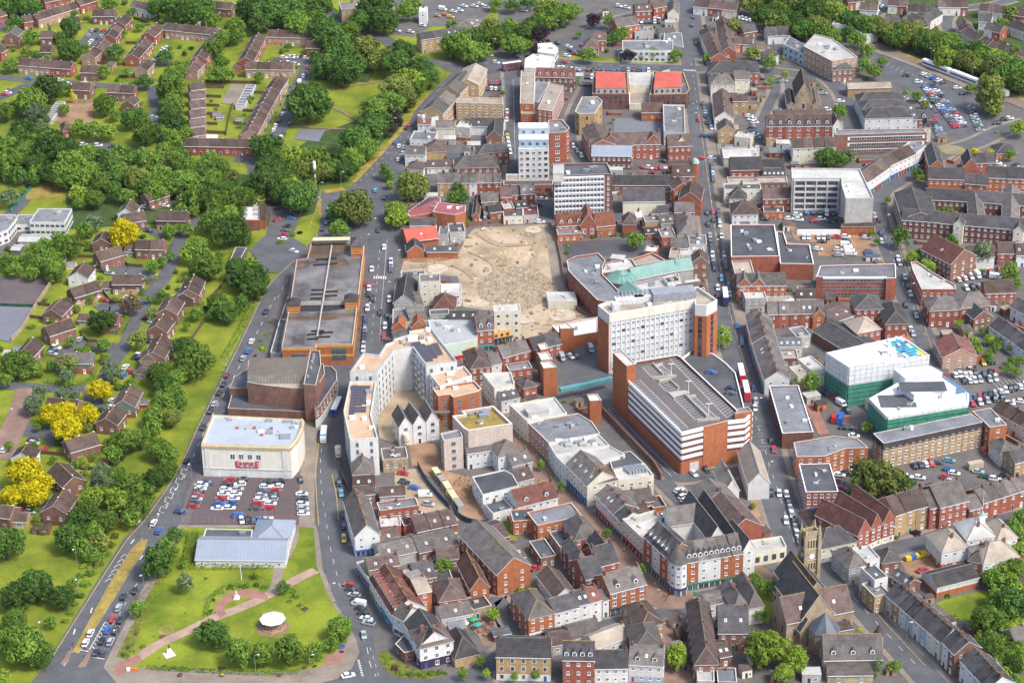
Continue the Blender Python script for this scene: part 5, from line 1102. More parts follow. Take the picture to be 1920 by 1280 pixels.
block('hut','small dark flat-roofed car park pavilion with blue front below the conifer','pavilion',[(430,490),(448,490),(463,464),(442,463)],3.4,'k','A',.4,'d')
R=block('restaurant','red-trimmed restaurant with pale plant-covered flat roof beside yellow tree','restaurant',[(450,412),(487,413),(487,378),(456,378)],4.5,'r','L',.8,'d',mcop=mat('white_red_trim',(.6,.2,.18),.7,.2))
for i in range(9):roofbox(R,459+(i%3)*10,385+(i//3)*9,2.2,1.4,1.1,[M_STEEL,M_WHITE,M_CONC][i%3])
vol(R,[(487,411),(498,411),(500,384),(487,380)],5.2,0,'r','B','side_wing')
# park hall
row('',[(366,1048,535,1050,16,3.6,3.4,'w','M',1,dict(label='long park hall with blue-grey ribbed metal roof beside the lawn',typ='g',ch=0,sp=4,door=False,sh=3.6))],'park hall',cat='hall')
block('park_hall','dark flat rear roof of the grey park hall','hall',[(378,1014),(470,1016),(474,992),(386,990)],4.6,'w','A',.3,None)
row('',[(470,1017,540,1019,16,4.6,4,'w','M',1,dict(label='hipped metal rear wing with white pointed lantern of park hall',typ='h',ch=0,win=None))],'park hall',cat='hall')
row('',[(468,1014,500,1013,9,5.5,2.5,'w','M',1,dict(label='raised hipped centre lantern over roof of the park hall',typ='h',ch=0,win=None,nomid=True))],'roof lantern',cat='hall')if False else None
# bandstand
c=at(512,1176);o=new('bandstand',None);o.location=(c.x,c.y,.39);o.scale=(.53,.53,.66);tag(o,'octagonal bandstand with white tented roof on the park lawn','bandstand')
b=MB();b.cyl(0,0,0,.7,8.4,8.2,WALL['y'][1],8);b.build('plinth',o)
for i in range(8):b=MB();a_=6.2832*i/8;b.cyl(7.2*math.cos(a_),7.2*math.sin(a_),.7,5.2,.14,.12,M_BLACK,6);b.build('post',o)
b=MB()
for i in range(8):
 a1,a2=6.2832*i/8,6.2832*(i+1)/8;pr=[(8.6,5.0),(5.6,6.3),(2.6,7.3),(.3,8.1)]
 for(r1,z1),(r2,z2)in zip(pr,pr[1:]):b.face([(r1*math.cos(a1),r1*math.sin(a1),z1),(r1*math.cos(a2),r1*math.sin(a2),z1),(r2*math.cos(a2),r2*math.sin(a2),z2),(r2*math.cos(a1),r2*math.sin(a1),z2)],M_WHITE)
 b.bar((8.6*math.cos(a1),8.6*math.sin(a1),5.05),(.3*math.cos(a1),.3*math.sin(a1),8.15),.07,M_STEEL)
b.cyl(0,0,8.0,8.6,.35,.1,M_STEEL,8);b.build('roof',o)
b=MB()
for i in range(8):
 a1,a2=6.2832*i/8,6.2832*(i+1)/8
 if i!=6:b.bar((7.2*math.cos(a1),7.2*math.sin(a1),1.7),(7.2*math.cos(a2),7.2*math.sin(a2),1.7),.05,M_BLACK);b.bar((7.2*math.cos(a1),7.2*math.sin(a1),1.1),(7.2*math.cos(a2),7.2*math.sin(a2),1.1),.04,M_BLACK)
b.build('railing',o)
def statue(x,y,lab,h,m=M_BLACK):
 c=at(x,y);o=new('statue',None);o.location=(c.x,c.y,.42);tag(o,lab,'statue');b=MB();b.box(-1,-1,0,1,1,.4,M_WHITE);b.box(-.6,-.6,.4,.6,.6,h,M_WHITE);b.build('pedestal',o);f=new('figure',PM[1].copy(),o);f.data.materials.clear();f.data.materials.append(m);f.location=(0,0,h);f.scale=(1.2,1.2,1.2)
statue(318,1226,'dark bronze figure on white pedestal with red wreaths on pale slab',1.6);statue(444,1123,'pale stone war memorial figure inside the semicircular seating area',1.2,M_WHITE)
def simple(name,lab,cat,x,y,fn,z=.0,rz=0,group=None,px=None):
 b=MB();fn(b);o=b.build(name);c=at(x,y);o.location=(c.x,c.y,z+.24 if z<1 else z);o.rotation_euler=(0,0,rz);return tag(o,lab,cat,group)
simple('flagpole','tall white flagpole on the lawn before the park hall','flagpole',453,1089,lambda b:b.cyl(0,0,0,7.5,.12,.07,M_WHITE,6))
simple('flagpole','very tall white mast rising from the woodland belt','mast',592,356,lambda b:(b.cyl(0,0,0,14,.45,.35,M_WHITE,8),b.cyl(0,0,11,14.5,.75,.7,M_WHITE,8)))
def bench(b):
 wd=mat('bench_wood',(.12,.07,.04),.8,.2)
 for i in range(3):b.box(-.9,-.1+i*.17,.42,.9,.03+i*.17,.46,wd,True)
 for i in range(2):b.box(-.9,.45+.02*i,.6+i*.18,.9,.49+.02*i,.74+i*.18,wd,True)
 for x in(-.8,.75):b.box(x,-.08,0,x+.06,.5,.42,M_BLACK);b.box(x,.44,.42,x+.06,.5,.95,M_BLACK)
for k,(x,y,w)in enumerate(((305,1197,'beside the round flower bed'),(268,1216,'on the path near the ring road corner'),(453,1103,'at the back of the semicircular area'))):simple('park_bench','dark wooden park bench '+w,'bench',x,y,bench,.17,.5 if k<2 else 0,'park benches')
for k,(x,y,w,l)in enumerate(((338,1268,'left',0),(417,1268,'middle',1),(525,1268,'right',0))):
 simple('planter','%s one of three round pavement planters below the park'%w,'planter',x,y,lambda b:(b.cyl(0,0,0,.7,.6,.85,mat('red_planter',(.2,.08,.06),.8),10),b.cyl(0,0,.65,1.0,.75,.4,LEAF['y' if l else 'r'][1],8)),.13,0,'pavement planters')
simple('notice_board','blue notice board beside the corner tree of the park','board',642,1218,lambda b:(b.box(-.9,-.05,.8,.9,.05,2,paint('b'),True),b.box(-.8,-.04,0,-.7,.04,.8,M_STEEL),b.box(.7,-.04,0,.8,.04,.8,M_STEEL)),.15)
simple('barrier_blocks','orange and white plastic barriers at the park path corner','barrier',248,1258,lambda b:(b.box(-1.8,-.4,0,-.6,.4,1.1,M_WHITE),b.box(-.4,-.4,0,2,.4,.9,paint('o'))),.15)
bus(631,762,(8,-18),'white-roofed blue bus climbing past the brown cinema',11.5,False,'w','b');bus(607,815,(-1,10),'white bus with orange rear and blue front beside cream hall',9.5,False,'w','w','c')
A='in civic car park below cream hall'
cl('in first bay of '+A[3:],379,909,363,949,'wwkrsdr',(1,0));cs('in first bay of '+A[3:],'391,905,n',(1,.2));cl('in second bay of '+A[3:],431,899,407,953,'rkwwrbw',(1,0));cl('in third bay of '+A[3:],454,899,430,952,'kwswwbw',(1,0))
cl('in fourth bay of '+A[3:],501,904,480,953,'kwdswrd',(1,0));cl('in fifth bay of '+A[3:],523,903,504,952,'kwrkswr',(1,0));cl('in last bay of '+A[3:],566,926,569,963,'wkwsw',(1,0));cs(A,'564,900,k',(1,4));cs(A,'445,965,b',(3,-.8));cl('in bottom bays of '+A[3:],453,975,509,975,'wkdbsw',(1,4))
sheet('car_park',[(352,897),(576,893),(582,985),(335,983)],0.085,mat('maroon_tarmac',(0.115,0.09,0.092),.85,.12,.08,fine=.08))
b=MB()
for(xa,ya,xb,yb,w)in((385,905,372,950,5),(443,902,419,957,1),(512,905,492,955,1),(448,903,424,957,1),(560,925,562,966,1),(575,925,578,966,1)):dashes(b,[(xa,ya),(xb,yb)],.12,.08,GM['mark'],99,1)
for x in range(345,560,12):dashes(b,[(x,972),(x-2,980)],.12,.08,mat('red_line',(.42,.12,.1),.9,.2),99,1)
dashes(b,[(340,971),(576,968)],.15,.08,MATS['red_line'],99,1);tag(b.build('bay_markings'),kind='structure')
# ---- new flats with sandy roofs
R=block('new_flats','new white horseshoe block of flats with sandy roofs and solar panels','flats',[(656,697),(707,697),(738,656),(774,650),(799,684),(857,677),(840,655),(826,638),(809,614),(767,620),(768,626),(739,635),(737,640),(724,644),(711,665),(681,661)],18.5,'w','N',1.0,None,mcop=mat('grey_coping',(.33,.38,.39),.6,.1),cop=.5)
P=R.P
for i in range(len(P)):
 j=(i+1)%len(P);ex,ey=P[j][0]-P[i][0],P[j][1]-P[i][1]
 if math.hypot(ex,ey)>9:wall_windows(R,P[i][0],P[i][1],P[j][0],P[j][1],18.2,0,3.4,1.1,1.7,'d',3.0)
P2,_=vol(R,[(644,770),(656,824),(709,820),(696,777),(706,714),(656,714)],16.3,0,'w','N','west_wing',par=.9,t=.5,win='d',sp=3.4,w=1.1,h=1.7)
vol(R,[(805,700),(825,724),(885,703),(870,685)],16.0,0,'w','N','east_wing',par=.9,t=.5,win='d',sp=3.4,w=1.1,h=1.7)
vol(R,[(811,727),(821,742),(844,739),(850,745),(897,734),(903,728),(889,713)],15.2,0,'o','N','brick_wing',par=.9,t=.5,win='d',sp=3.8,w=1.5,h=1.7)
for(x,y,w,d,n_,z)in((662,750,2.2,24,10,15.4),(669,745,1.8,14,6,15.4),(676,745,1.8,14,6,15.4),(683,742,1.8,14,6,15.4),(673,727,9,3,2,15.4),(672,768,6,5,2,15.4),(795,662,4,16,8,18.5),(806,660,4,12,6,18.5),(782,652,4,10,5,18.5),(820,655,2.5,11,5,18.5)):solar(R,x,y,w,d,.0 if z<18 else.25,n_,z)
for(x,y,w,d,h_,z)in((774,637,4,2.5,1.6,18.5),(790,635,2,2,1.4,18.5),(793,643,1.8,1.5,1,18.5),(806,638,2,1.6,1.2,18.5),(803,620,2,2,1.2,18.5),(692,736,2.6,2,1.2,15.4),(691,756,1.6,2,1,15.4),(683,786,1.8,1.8,1,15.4),(696,803,1.6,1,1,15.4),(661,784,2.2,2,1,15.4),(679,690,2,1.5,1,18.5),(845,702,3,1.4,1.4,15.1),(843,716,1.6,1.4,1.2,15.1),(854,729,2,1.4,1.1,14.3),(880,717,2,1.8,1.2,14.3)):
 roofbox(R,x,y,w,d,h_,M_WHITE if(x+y)%3 else M_STEEL,'roof_plant',.1,z)
bal=MB()
for k in range(4):
 for(xa,ya)in((829,770),):
  p=lp(R,xa,ya+0,3+3*k);bal.box(p.x-3,p.y-1.6,2.9+3*k,p.x+3,p.y,3.05+3*k,M_STEEL,True);bal.box(p.x-3,p.y-1.65,3.05+3*k,p.x+3,p.y-1.58,4.0+3*k,M_STEEL,True)
for k,(xa,ya,xb,yb)in enumerate(((774,652,799,686),)):
 p=lp(R,xa,ya,18.5);q=lp(R,xb,yb,18.5);u=(q-p).normalized();nn=Vector((-u.y,u.x,0));nn=nn if nn.x<0 else-nn
 for f in range(5):
  for s in range(4):c=p.lerp(q,(s+.5)/4)+nn*.7;z=3.2+f*3;bal.bar((c.x-u.x*1.6,c.y-u.y*1.6,z),(c.x+u.x*1.6,c.y+u.y*1.6,z),.55,M_STEEL)
bal.build('balcony',R.o);R.finish()
row('of three joined gabled new houses in courtyard',[(748,801,773,797,11,8.6,4,'w','S'),(774,797,798,792,11,8.6,4,'w','S'),(799,791,823,787,11,8.6,4,'w','S')],'gabled house',typ='e',ch=0,win='d',sp=3,ww=1.5,ridge=M_STEEL)
R=block('green_roof_flats','speckled brick flats with mossy green and orange planted roof','flats',[(848,779),(868,801),(878,807),(961,794),(925,760),(865,770),(871,776)],14.5,'z','V',1.2,None,mcop=mat('cream_coping',(.6,.57,.5),.7,.1),cop=.7)
for(x,y,w,d)in((908,780,4,3),(899,776,2.5,2),(911,774,2.5,2),(884,779,1.5,1),(900,793,1.8,1.3)):roofbox(R,x,y,w,d,1.2,M_STEEL)
R.finish();block('stair_block','narrow speckled brick stair block with grey roof left of planted roof','flats',[(826,812),(832,825),(868,819),(862,804)],13,'z','G',.6,'d',6.5,1.6,1.5,3.0)
row('',[(876,850,929,842,8,7,2,'w','S',1,dict(label='white house with shallow slate roof below the speckled brick flats',ch=0))],'house')
TW=dict(win=None,mcop=M_WHITE)
# ---- behind: west side of the demolition site
row('between high street and demolition site',[(786,528,825,527,8,11,.1,'c','S',1,dict(typ='f',sp=3.6)),(827,549,865,548,9,6,0,'w','L',1,dict(typ='f')),(812,579,853,579,11,4.5,4.5,'b','H',1,dict(typ='h')),(752,519,797,518,6,4,0,'g','A',1,dict(typ='f')),(738,568,777,568,21,6,4,'g','D',1,dict(typ='e',skyl=0)),(779,575,795,573,10,5,2,'g','S',1,dict(typ='s')),
(736,605,769,604,13,5,0,'g','G',1,dict(typ='f')),(771,605,801,601,12,5.5,2,'g','S',1,dict(typ='s',win=None)),(736,615,760,615,7,5,3,'o','O',1,dict(typ='e')),(771,614,797,613,7,5,3,'o','O',1,dict(typ='e')),(806,590,842,588,5,6,0,'g','A',1,dict(typ='f')),(738,634,765,630,5,5,2,'b','S',1)],'building',ch=0)
R=block('furniture_store','large grey flat-roofed store with pale green shop wall and red fascia','store',[(832,646),(895,634),(896,599),(802,599),(806,613)],7.5,'w','G',.4,None);R.roof.data.materials[0]=mat('store_roof',(.36,.37,.375),.8,.12,.08,fine=.05)
P=R.P;e_=max(((P[i],P[(i+1)%5])for i in range(5)),key=lambda e:R.facing(e[1][1]-e[0][1],-(e[1][0]-e[0][0]))/math.hypot(e[1][1]-e[0][1],e[1][0]-e[0][0]));strip(R,*e_,0,1.6,.3,paint('r'),'fascia');strip(R,*e_,1.6,7.4,.1,mat('pale_green_wall',(.5,.6,.52),.8,.08),'shop_wall');strip(R,*e_,2.0,4.6,.2,paint('y'),'logo_panel',14,5);R.finish()
row('',[(842,599,896,599,7,8,2.4,'k','D',1,dict(label='long dark roof with three skylights behind the grey store',skyl=3,ch=0,win=None))],'building');row('',[(895,620,926,617,13,10,4.2,'r','S',1,dict(label='tall red brick shop with two white dormers beside yellow front',dorm=2,shop=7,ch=2))],'shop')
row('',[(926,584,976,582,6,14,0,'c','L',1,dict(label='cream rear wall building with rows of small dark windows',typ='f',win='k',sp=2.7,ww=1.0,wh=1,ch=0)),(925,623,978,613,5,5.5,0,'e','L',1,dict(label='bright yellow fronted shop at edge of demolition site',typ='f',shop=5,ch=0,win='k',sp=2.4))],'shop')
row('in slate-roofed shops south of demolition site',[(883,691,922,686,(861,660),9,3.4,'r','P',1,dict(typ='h',ch=1)),(922,684,941,680,9,7,3,'w','S',1),(943,670,960,666,10,7,3,'r','S',1),(961,665,994,657,10,7,3,'r','S',2),(1001,655,1053,644,10,6,3,'r','D',2)],'shop')
row('behind the alley shops',[(955,695,998,689,6,6,0,'r','G',1,dict(typ='f',ch=0)),(982,728,1007,722,8,5,2,'r','D',1,dict(typ='h',sp=2)),(940,752,975,744,9,6,2.4,'w','D',1,dict(ch=0))],'shop')
block('corner_bank','ornate cream corner building with flat lead roof and tall windows','building',[(904,699),(927,727),(965,720),(958,697)],9.5,'c','L',.8,'a',2.2,1.1,1.9,3.1)
TB=[('with white cap beside market hall',[(1048,607),(1051,616),(1076,615),(1062,604)],11),('farthest of the alley group',[(1008,645),(1014,656),(1029,653),(1022,642)],9.5),('middle of the alley group',[(1008,661),(1015,675),(1036,673),(1027,659)],10.5),('nearest of the alley group',[(1013,678),(1019,690),(1044,688),(1031,676)],12.5),('small one by the service bridge',[(1101,739),(1106,751),(1128,750),(1120,738)],10)]
for w_,p_,h_ in TB:block('lift_tower','orange brick lift tower with white flat roof, '+w_,'tower',p_,h_,'o','W',.4,None,group='orange brick lift towers')
block('market_hall','low orange brick hall with broad white roof beside office tower','hall',[(1035,610),(1056,632),(1121,622),(1120,594)],5,'o','W',.5,None,mcop=M_WHITE);block('unfinished_shop','bare concrete shell with shuttered openings on the demolition site','building',[(1028,565),(1082,565),(1077,547),(1024,547)],3.6,'c','L',.2,None)
# ---- north centre
row('in cream and buff cluster below link road',[(817,240,853,240,9,6.5,2,'c','S',1,dict(win=None)),(793,224,822,218,7,7,0,'w','G',1,dict(typ='f')),(783,233,808,233,7,6,1.5,'w','H',1),(768,262,813,264,(813,247),6,0,'w','G',1,dict(typ='f')),(797,285,837,284,13,4.5,3,'y','P',1,dict(typ='h',win=None)),(759,290,797,290,9,6,2.6,'w','S',1),(763,316,793,318,8,4,2.5,'w','P',1,dict(typ='h')),(800,314,849,313,8,3.5,2,'w','P',1),(855,238,880,240,8,5,1,'g','L',1,dict(typ='f')),(912,258,941,258,14,5,4,'b','D',1,dict(typ='e')),(881,236,943,238,9,5,2.4,'w','D',1,dict(win=None)),(897,288,955,283,9,7,2.6,'r','D',1,dict(typ='h'))],'building',ch=1)
row('of buff flats beside the upper ring road',[(830,214,857,184,12,9,3.4,'y','S',2),(862,176,893,146,12,9,3.4,'y','S',2),(897,160,913,130,12,9.5,3,'y','E',1)],'block of flats',cat='flats',ch=0)
block('office_block','buff brick office block with brown flat roof and blue entrance bays','office',[(855,193),(943,195),(943,184),(861,182)],9,'y','E',.4,'a',3.2)
row('',[(853,315,935,313,11,6,4,'r','S',1,dict(label='red brick building with grey hipped roof and four round-headed dormers',typ='h',sp=3,ch=0,door=False))],'building')
row('in row above the maroon-roofed centre',[(820,343,939,342,9,7,3.2,'y','S',8,dict(walls=['y','y','y','y','w','r','r','r']))],'terraced house',ch=1,ww=1.0)
R=block('community_centre','community centre with maroon metal roof and angled solar strip','centre',[(763,398),(768,406),(812,399),(826,390),(826,371),(803,369)],5,'o','C',.3,None);solar(R,782,386,3,26,-.75,9);R.finish()
block('sports_hall','orange brick hall with sloping maroon roof beside community centre','hall',[(811,397),(853,403),(873,397),(873,385),(822,379)],9,'o','C',.2,None)
row('at left edge of demolition site',[(763,452,822,445,14,5,2.6,'o','R',1,dict(win=None,ov=.8)),(768,423,818,422,7,8,2,'w','D',1),(763,472,795,470,8,4,3,'o','D',1,dict(typ='e',win=None)),(800,472,858,472,6,3.5,1.5,'o','D',1,dict(win=None)),(822,440,840,440,9,5,0,'g','G',1,dict(typ='f')),(843,436,873,434,10,4.5,0,'g','A',1,dict(typ='f'))],'building',ch=1)
row('in jumble of shops above demolition site',[(903,379,935,377,9,6.5,2.6,'r','S',1),(886,404,898,404,22,4.5,1.6,'r','P',1,dict(typ='e')),(907,397,919,397,5,4,1.5,'w','S',1),(919,399,942,396,8,5,2,'r','D',1),(939,370,960,369,12,7,2.6,'r','P',1),(960,366,976,365,9,6,2.2,'r','D',1),(977,364,1003,363,9,7,2.6,'r','S',1),(945,392,965,390,8,4.5,1.6,'r','L',1,dict(typ='f')),(968,390,990,388,7,4.5,1.6,'r','D',1),(944,406,981,405,13,3.4,0,'c','A',1,dict(typ='f',plant=2)),(982,404,1010,403,11,3.4,0,'g','H',1,dict(typ='f'))],'shop',ch=1)
wallrun('retaining_wall','long brown retaining wall along top of the demolition site',[(876,425),(940,418),(1012,413)],2.2,.5,WALL['b'][1],'wall',True);wallrun('site_wall','low brick wall beside lane right of the demolition site',[(1030,420),(1043,450),(1052,490),(1060,540),(1080,580),(1118,600)],1.8,.4,WALL['b'][1],'wall',True)
R=block('residential_tower','white residential tower with small blue windows and stepped pale roofs','tower',[(972,280),(1029,279),(1027,245),(972,246)],18,'w','W',.5,'a',2.5,1.5,1.3,3.0)
vol(R,[(973,262),(1028,262),(1027,246),(973,246)],22.5,18,'u','W','penthouse',win='k',sp=3,w=1.4,h=1.3);vol(R,[(973,241),(1027,241),(1026,231),(972,231)],26,18,'u','W','penthouse',win='k',sp=4,w=1.4,h=1.3);R.finish()
block('brick_flats','tall red brick flats with grey roof joined behind white tower','flats',[(1029,250),(1061,248),(1068,240),(1054,224),(1028,226)],15,'r','G',.8,'a',4.2,2.0,1.6,3.1)
block('podium','long low red brick podium under the white residential tower','podium',[(944,347),(1037,346),(1037,338),(944,339)],4.5,'r','A',.5,'k',4,2.6,1.6,4.5);block('podium','small white podium wing with tan terrace left of the tower','building',[(949,337),(975,337),(975,326),(949,326)],5,'w','E',.6,'k',3,2.2,1.2,4)
R=block('office_block','white gridded seven-storey office with plum brick ends','office',[(1037,330),(1148,326),(1138,305),(1037,307)],21.5,'k','A',1.0,None,finish=False,mcop=mat('grey_coping',(.33,.38,.39)))
P=R.P;e_=min(((P[i],P[(i+1)%4])for i in range(4)),key=lambda e:e[0][1]+e[1][1]);fr_,u_,L_,rz_=facade_frame(R,*e_);L2=L_*.86
b=MB();b.box(.6,-.3,3.2,L2,0,21.8,M_WHITE,True)
for i in range(15):x=.6+(L2-.6)*i/14;b.box(x-.12,-.75,3.2,x+.12,-.3,21.8,M_WHITE)
for j in range(8):z=3.2+j*2.62;b.box(.6,-.7,z-.12,L2,-.3,z+.12,M_WHITE,True)
o=b.build('facade_grid',R.o);o.location=fr_;o.rotation_euler=(0,0,rz_)
for j in range(7):
 for i in range(14):
  x=.6+(L2-.6)*(i+.5)/14;R.win(fr_.x+u_.x*x+u_.y*.33,fr_.y+u_.y*x-u_.x*.33,3.9+j*2.62,rz_,1.5,.95,'k')
 x=L_-1.9;R.win(fr_.x+u_.x*x,fr_.y+u_.y*x,3.9+j*2.62,rz_,1.0,1.3,'a')
vol(R,[(1037,326),(1057,326),(1057,309),(1038,310)],25,21,'w','L','plant_room');R.finish()
block('clinic','buff brick eight-sided building with dark grey roof and white cowls','clinic',[(1078,209),(1086,214),(1115,213),(1129,192),(1129,189),(1119,181),(1091,182)],11,'y','G',.7,'k',5,1.0,1.6,3.6,mcop=mat('cream_coping',(.6,.57,.5)))
row('in red Victorian group beside white towers',[(1131,273,1239,270,12,8,4,'r','P',1,dict(sp=3,ww=1.3,wh=1.8,sh=4)),(1091,242,1107,275,12,9,3,'r','P',1,dict(ch=0)),(1107,278,1131,276,9,8,2.6,'r','P',1,dict(ch=0)),(1253,275,1297,273,10,8,4,'r','P',1,dict(ch=0)),(1109,292,1184,293,12,7,3,'k','M',1,dict(ch=0,sp=2.2)),(1149,347,1260,347,9,5,3,'r','D',1,dict(sp=3.6,ww=1.8,wh=2.2,sh=5,ch=0)),(1168,378,1247,377,12,7,4,'c','D',1,dict(win=None,ch=0))],'hall')
row('gabled front of red Victorian group',[(1132,266,1158,265,5,9,3.4,'r','P',1),(1212,266,1238,264,5,9,3.4,'r','P',1),(1270,268,1286,267,4,9,3,'c','P',1)],'gable bay',typ='e',ch=0,cat='hall')
row('of old red school beside demolition lane',[(1045,424,1094,421,10,5.5,4,'r','T',1,dict(dorm=3)),(1088,422,1118,421,12,6.5,5.5,'r','T',1,dict(typ='e',ww=1.6,wh=2.4,sh=6)),(1118,425,1154,421,10,5.5,4.5,'r','T',1,dict(win=None)),(1046,440,1095,437,6,3.5,0,'o','G',1,dict(typ='f')),(1119,431,1152,428,3,3.5,0,'o','A',1,dict(typ='f'))],'school wing',ch=0)
row('in back yards west of the high street',[(1167,421,1192,421,9,5,3.6,'r','P',1,dict(typ='h',win=None)),(1210,416,1239,414,8,5,0,'y','G',1,dict(typ='f')),(1193,408,1210,407,8,3,0,'w','W',1,dict(typ='f')),(1240,420,1266,417,10,5,1.6,'g','S',1),(1210,438,1238,436,7,3.4,1.2,'b','B',1),(1241,445,1268,443,9,5,0,'o','G',1,dict(typ='f')),(1271,442,1304,442,21,7,4,'b','S',1,dict(typ='h')),(1259,466,1290,465,10,6,3,'r','S',1),(1292,458,1325,458,10,6,0,'g','G',1,dict(typ='f',plant=3)),(1254,483,1274,484,10,7,0,'r','E',1,dict(typ='f')),(1276,478,1322,477,12,5,0,'w','L',1,dict(typ='f')),(1298,492,1328,492,8,8,3,'b','P',1,dict(typ='e')),(1238,400,1262,398,8,5,2,'g','D',1),(1265,398,1302,398,9,7,3,'r','S',1),(1209,470,1230,472,6,4,0,'r','W',1,dict(typ='f',win=None))],'shop building')
# ---- shopping arcade with green glass
R=block('arcade','curved red brick arcade building with dark roof band round green glass','arcade',[(1063,488),(1066,507),(1080,522),(1120,562),(1150,568),(1162,547),(1130,514),(1130,500),(1135,488),(1122,474),(1080,480)],10,'r','G',.8,'k',5,1.6,1.8,4.5)
block('arcade','pale weathered flat roof block between the arcade and glass dome','arcade',[(1130,512),(1196,502),(1182,484),(1130,493)],8.5,'r','L',.6,None);block('arcade','ochre flat roof with red parapet behind the green glass arcade','arcade',[(1184,486),(1192,498),(1248,488),(1222,473)],8.5,'r','E',1.0,None)
block('arcade','rough pale flat roof between glass arcade and office tower','arcade',[(1192,532),(1208,556),(1282,545),(1272,512)],7.5,'b','L',.5,None)
row('of green glazed arcade roof',[(1189,524,1270,507,9,8,3.4,'g','J',1),(1271,507,1300,503,9,8,3.4,'g','J',1),(1160,541,1184,562,8,8,2.6,'g','J',1)],'glazed arcade',ch=0,win=None,cat='arcade')
c=at(1166,520,9);b=MB();b.cyl(0,0,0,9,6.4,6.4,WALL['g'][1],8,False)
b2=MB();jm=ROOF['J'][1]
for(r1,z1,r2,z2)in((6.8,9,3.4,10.8),(2.6,11.0,.2,12.4)):b2 .cyl(0,0,z1,z2,r1,r2,jm,16)
b2 .cyl(0,0,10.7,11.1,2.6,2.6,M_STEEL,16)
for i in range(16):a_=6.2832*i/16;b2 .bar((6.8*math.cos(a_),6.8*math.sin(a_),9.05),(2.7*math.cos(a_),2.7*math.sin(a_),11.1),.09,mat('teal_bar',(.08,.25,.2),.6))
o=new('glass_dome',None);o.location=(c.x,c.y,0);b.build('wall',o);b2 .build('roof',o);tag(o,'round green glass dome at the meeting of the arcade roofs','dome')
row('',[(1276,556,1328,548,9,9,3.4,'r','B',1,dict(label='red corner building with mossy yellow-green roof and white dormers',dorm=3,ch=1)),(1252,530,1276,526,6,9,0,'w','P',1,dict(label='white plant block with pipes beside the green arcade',typ='f',ch=0,win=None,plant=3))],'building')
# ---- white office tower on the right of centre
R=block('office_tower','tall white office tower with orange brick ends and rooftop plant','office',[(1121,572),(1142,589),(1303,562),(1303,571),(1325,573),(1345,562),(1308,537),(1136,566)],26,'w','E',1.3,None,finish=False,cop=.5,mcop=mat('stained_coping',(.62,.6,.52),.8,.15))
P=R.P;E_=[(P[i],P[(i+1)%8])for i in range(8)];lf=max(E_,key=lambda e:(e[1][0]-e[0][0]))
fr_,u_,L_,rz_=facade_frame(R,*lf)
for j in range(8):
 for i in range(17):x=1.0+(L_-1.6)*(i+.5)/17;R.win(fr_.x+u_.x*x,fr_.y+u_.y*x,1.5+j*2.82,rz_,1.45,1.15,'l' if(i*7+j*5+i*j)%4 else 'k')
b=MB()
for i in range(18):x=1.0+(L_-1.6)*i/17;b.box(x-.1,-.28,.5,x+.1,0,23.6,M_WHITE)
o=b.build('fin',R.o);o.location=fr_;o.rotation_euler=(0,0,rz_)
b=MB();b.box(0,-.35,23.6,L_,0,27.3,mat('streaked_parapet',(.66,.64,.56),.85,.0,.35,col2=(.42,.42,.22),streak=(1,1,.08),thr=(.5,.75)),True);o=b.build('parapet',R.o);o.location=fr_;o.rotation_euler=(0,0,rz_)
for p,q in E_:
 dx,dy=q[0]-p[0],q[1]-p[1];L=math.hypot(dx,dy)
 if(p,q)!=lf and R.facing(dy/L,-dx/L)>-.1:strip(R,p,q,0,22.5,.25,WALL['o'][1],'brick_end')
 if(p,q)!=lf and L>4 and R.facing(dy/L,-dx/L)>.3 and p[0]>10:
  for j in range(8):R.win(p[0]+dx*.5+dy/L*.27,p[1]+dy*.5-dx/L*.27,1.5+j*2.6,math.atan2(dy,dx),1.6,2.2,'k')
R.finish()
for(x,y,w,d,h_)in((1180,566,12,4,2.2),(1215,560,12,4,2.2),(1262,557,18,6,3.4),(1154,580,3,3,3)):roofbox(R,x,y,w,d,h_,mat('plant_white',(.55,.56,.56),.7,.35,1.2)if w<15 else mat('plant_grey',(.25,.27,.3),.7,.2),'roof_plant',.17)
b=MB()
for i in range(12):
 for j in range(3):b.cyl(-9+i*1.6+j*.3,j*1.6,2.2,2.9,.55,.55,M_STEEL,8)
o=b.build('cooling_fans',R.o);o.location=onroof(R,1200,562);o.rotation_euler=(0,0,.17)
# ---------------------------------------------------------------- demolition site and streets of the town side
sheet('demolition_ground',[(750,512),(757,490),(766,474),(860,474),(878,440),(890,428),(1022,420),(1028,440),(1036,520),(1058,560),(1085,585),(1120,600),(1040,612),(1000,642),(978,634),(975,584),(930,584),(868,575),(866,545),(858,518)],Z2,GM['sand'])
def mound(name,lab,x,y,rx,ry,h,m,seed,n=34,cat='rubble'):
 rg=random.Random(seed);c=at(x,y);b=MB();g=[]
 for i in range(n+1):
  rr_=[]
  for j in range(n+1):
   u,v=i/n*2-1,j/n*2-1;d=math.sqrt(u*u+v*v);z=max(0,1-d**3)*h*(.55+.45*math.sin(3*u+seed)*math.cos(4*v))+rg.uniform(-.3,.45)*(1 if d<.97 else 0)*min(h,1)
   rr_.append((u*rx,v*ry,max(-.05,z if d<1 else-.05)))
  g.append(rr_)
 for i in range(n):
  for j in range(n):b.face([g[i][j],g[i+1][j],g[i+1][j+1],g[i][j+1]],m)
 o=b.build(name);o.location=c;tag(o,lab,cat,kind='stuff');return o
mound('rubble_heap','broad heap of crushed grey-brown rubble on the demolition site',965,540,17,22,1.6,GM['rubble'],3,60);mound('rubble_heap','smaller smooth heap of sandy rubble at top of the site',955,478,12,8,1.2,GM['sand'],4)
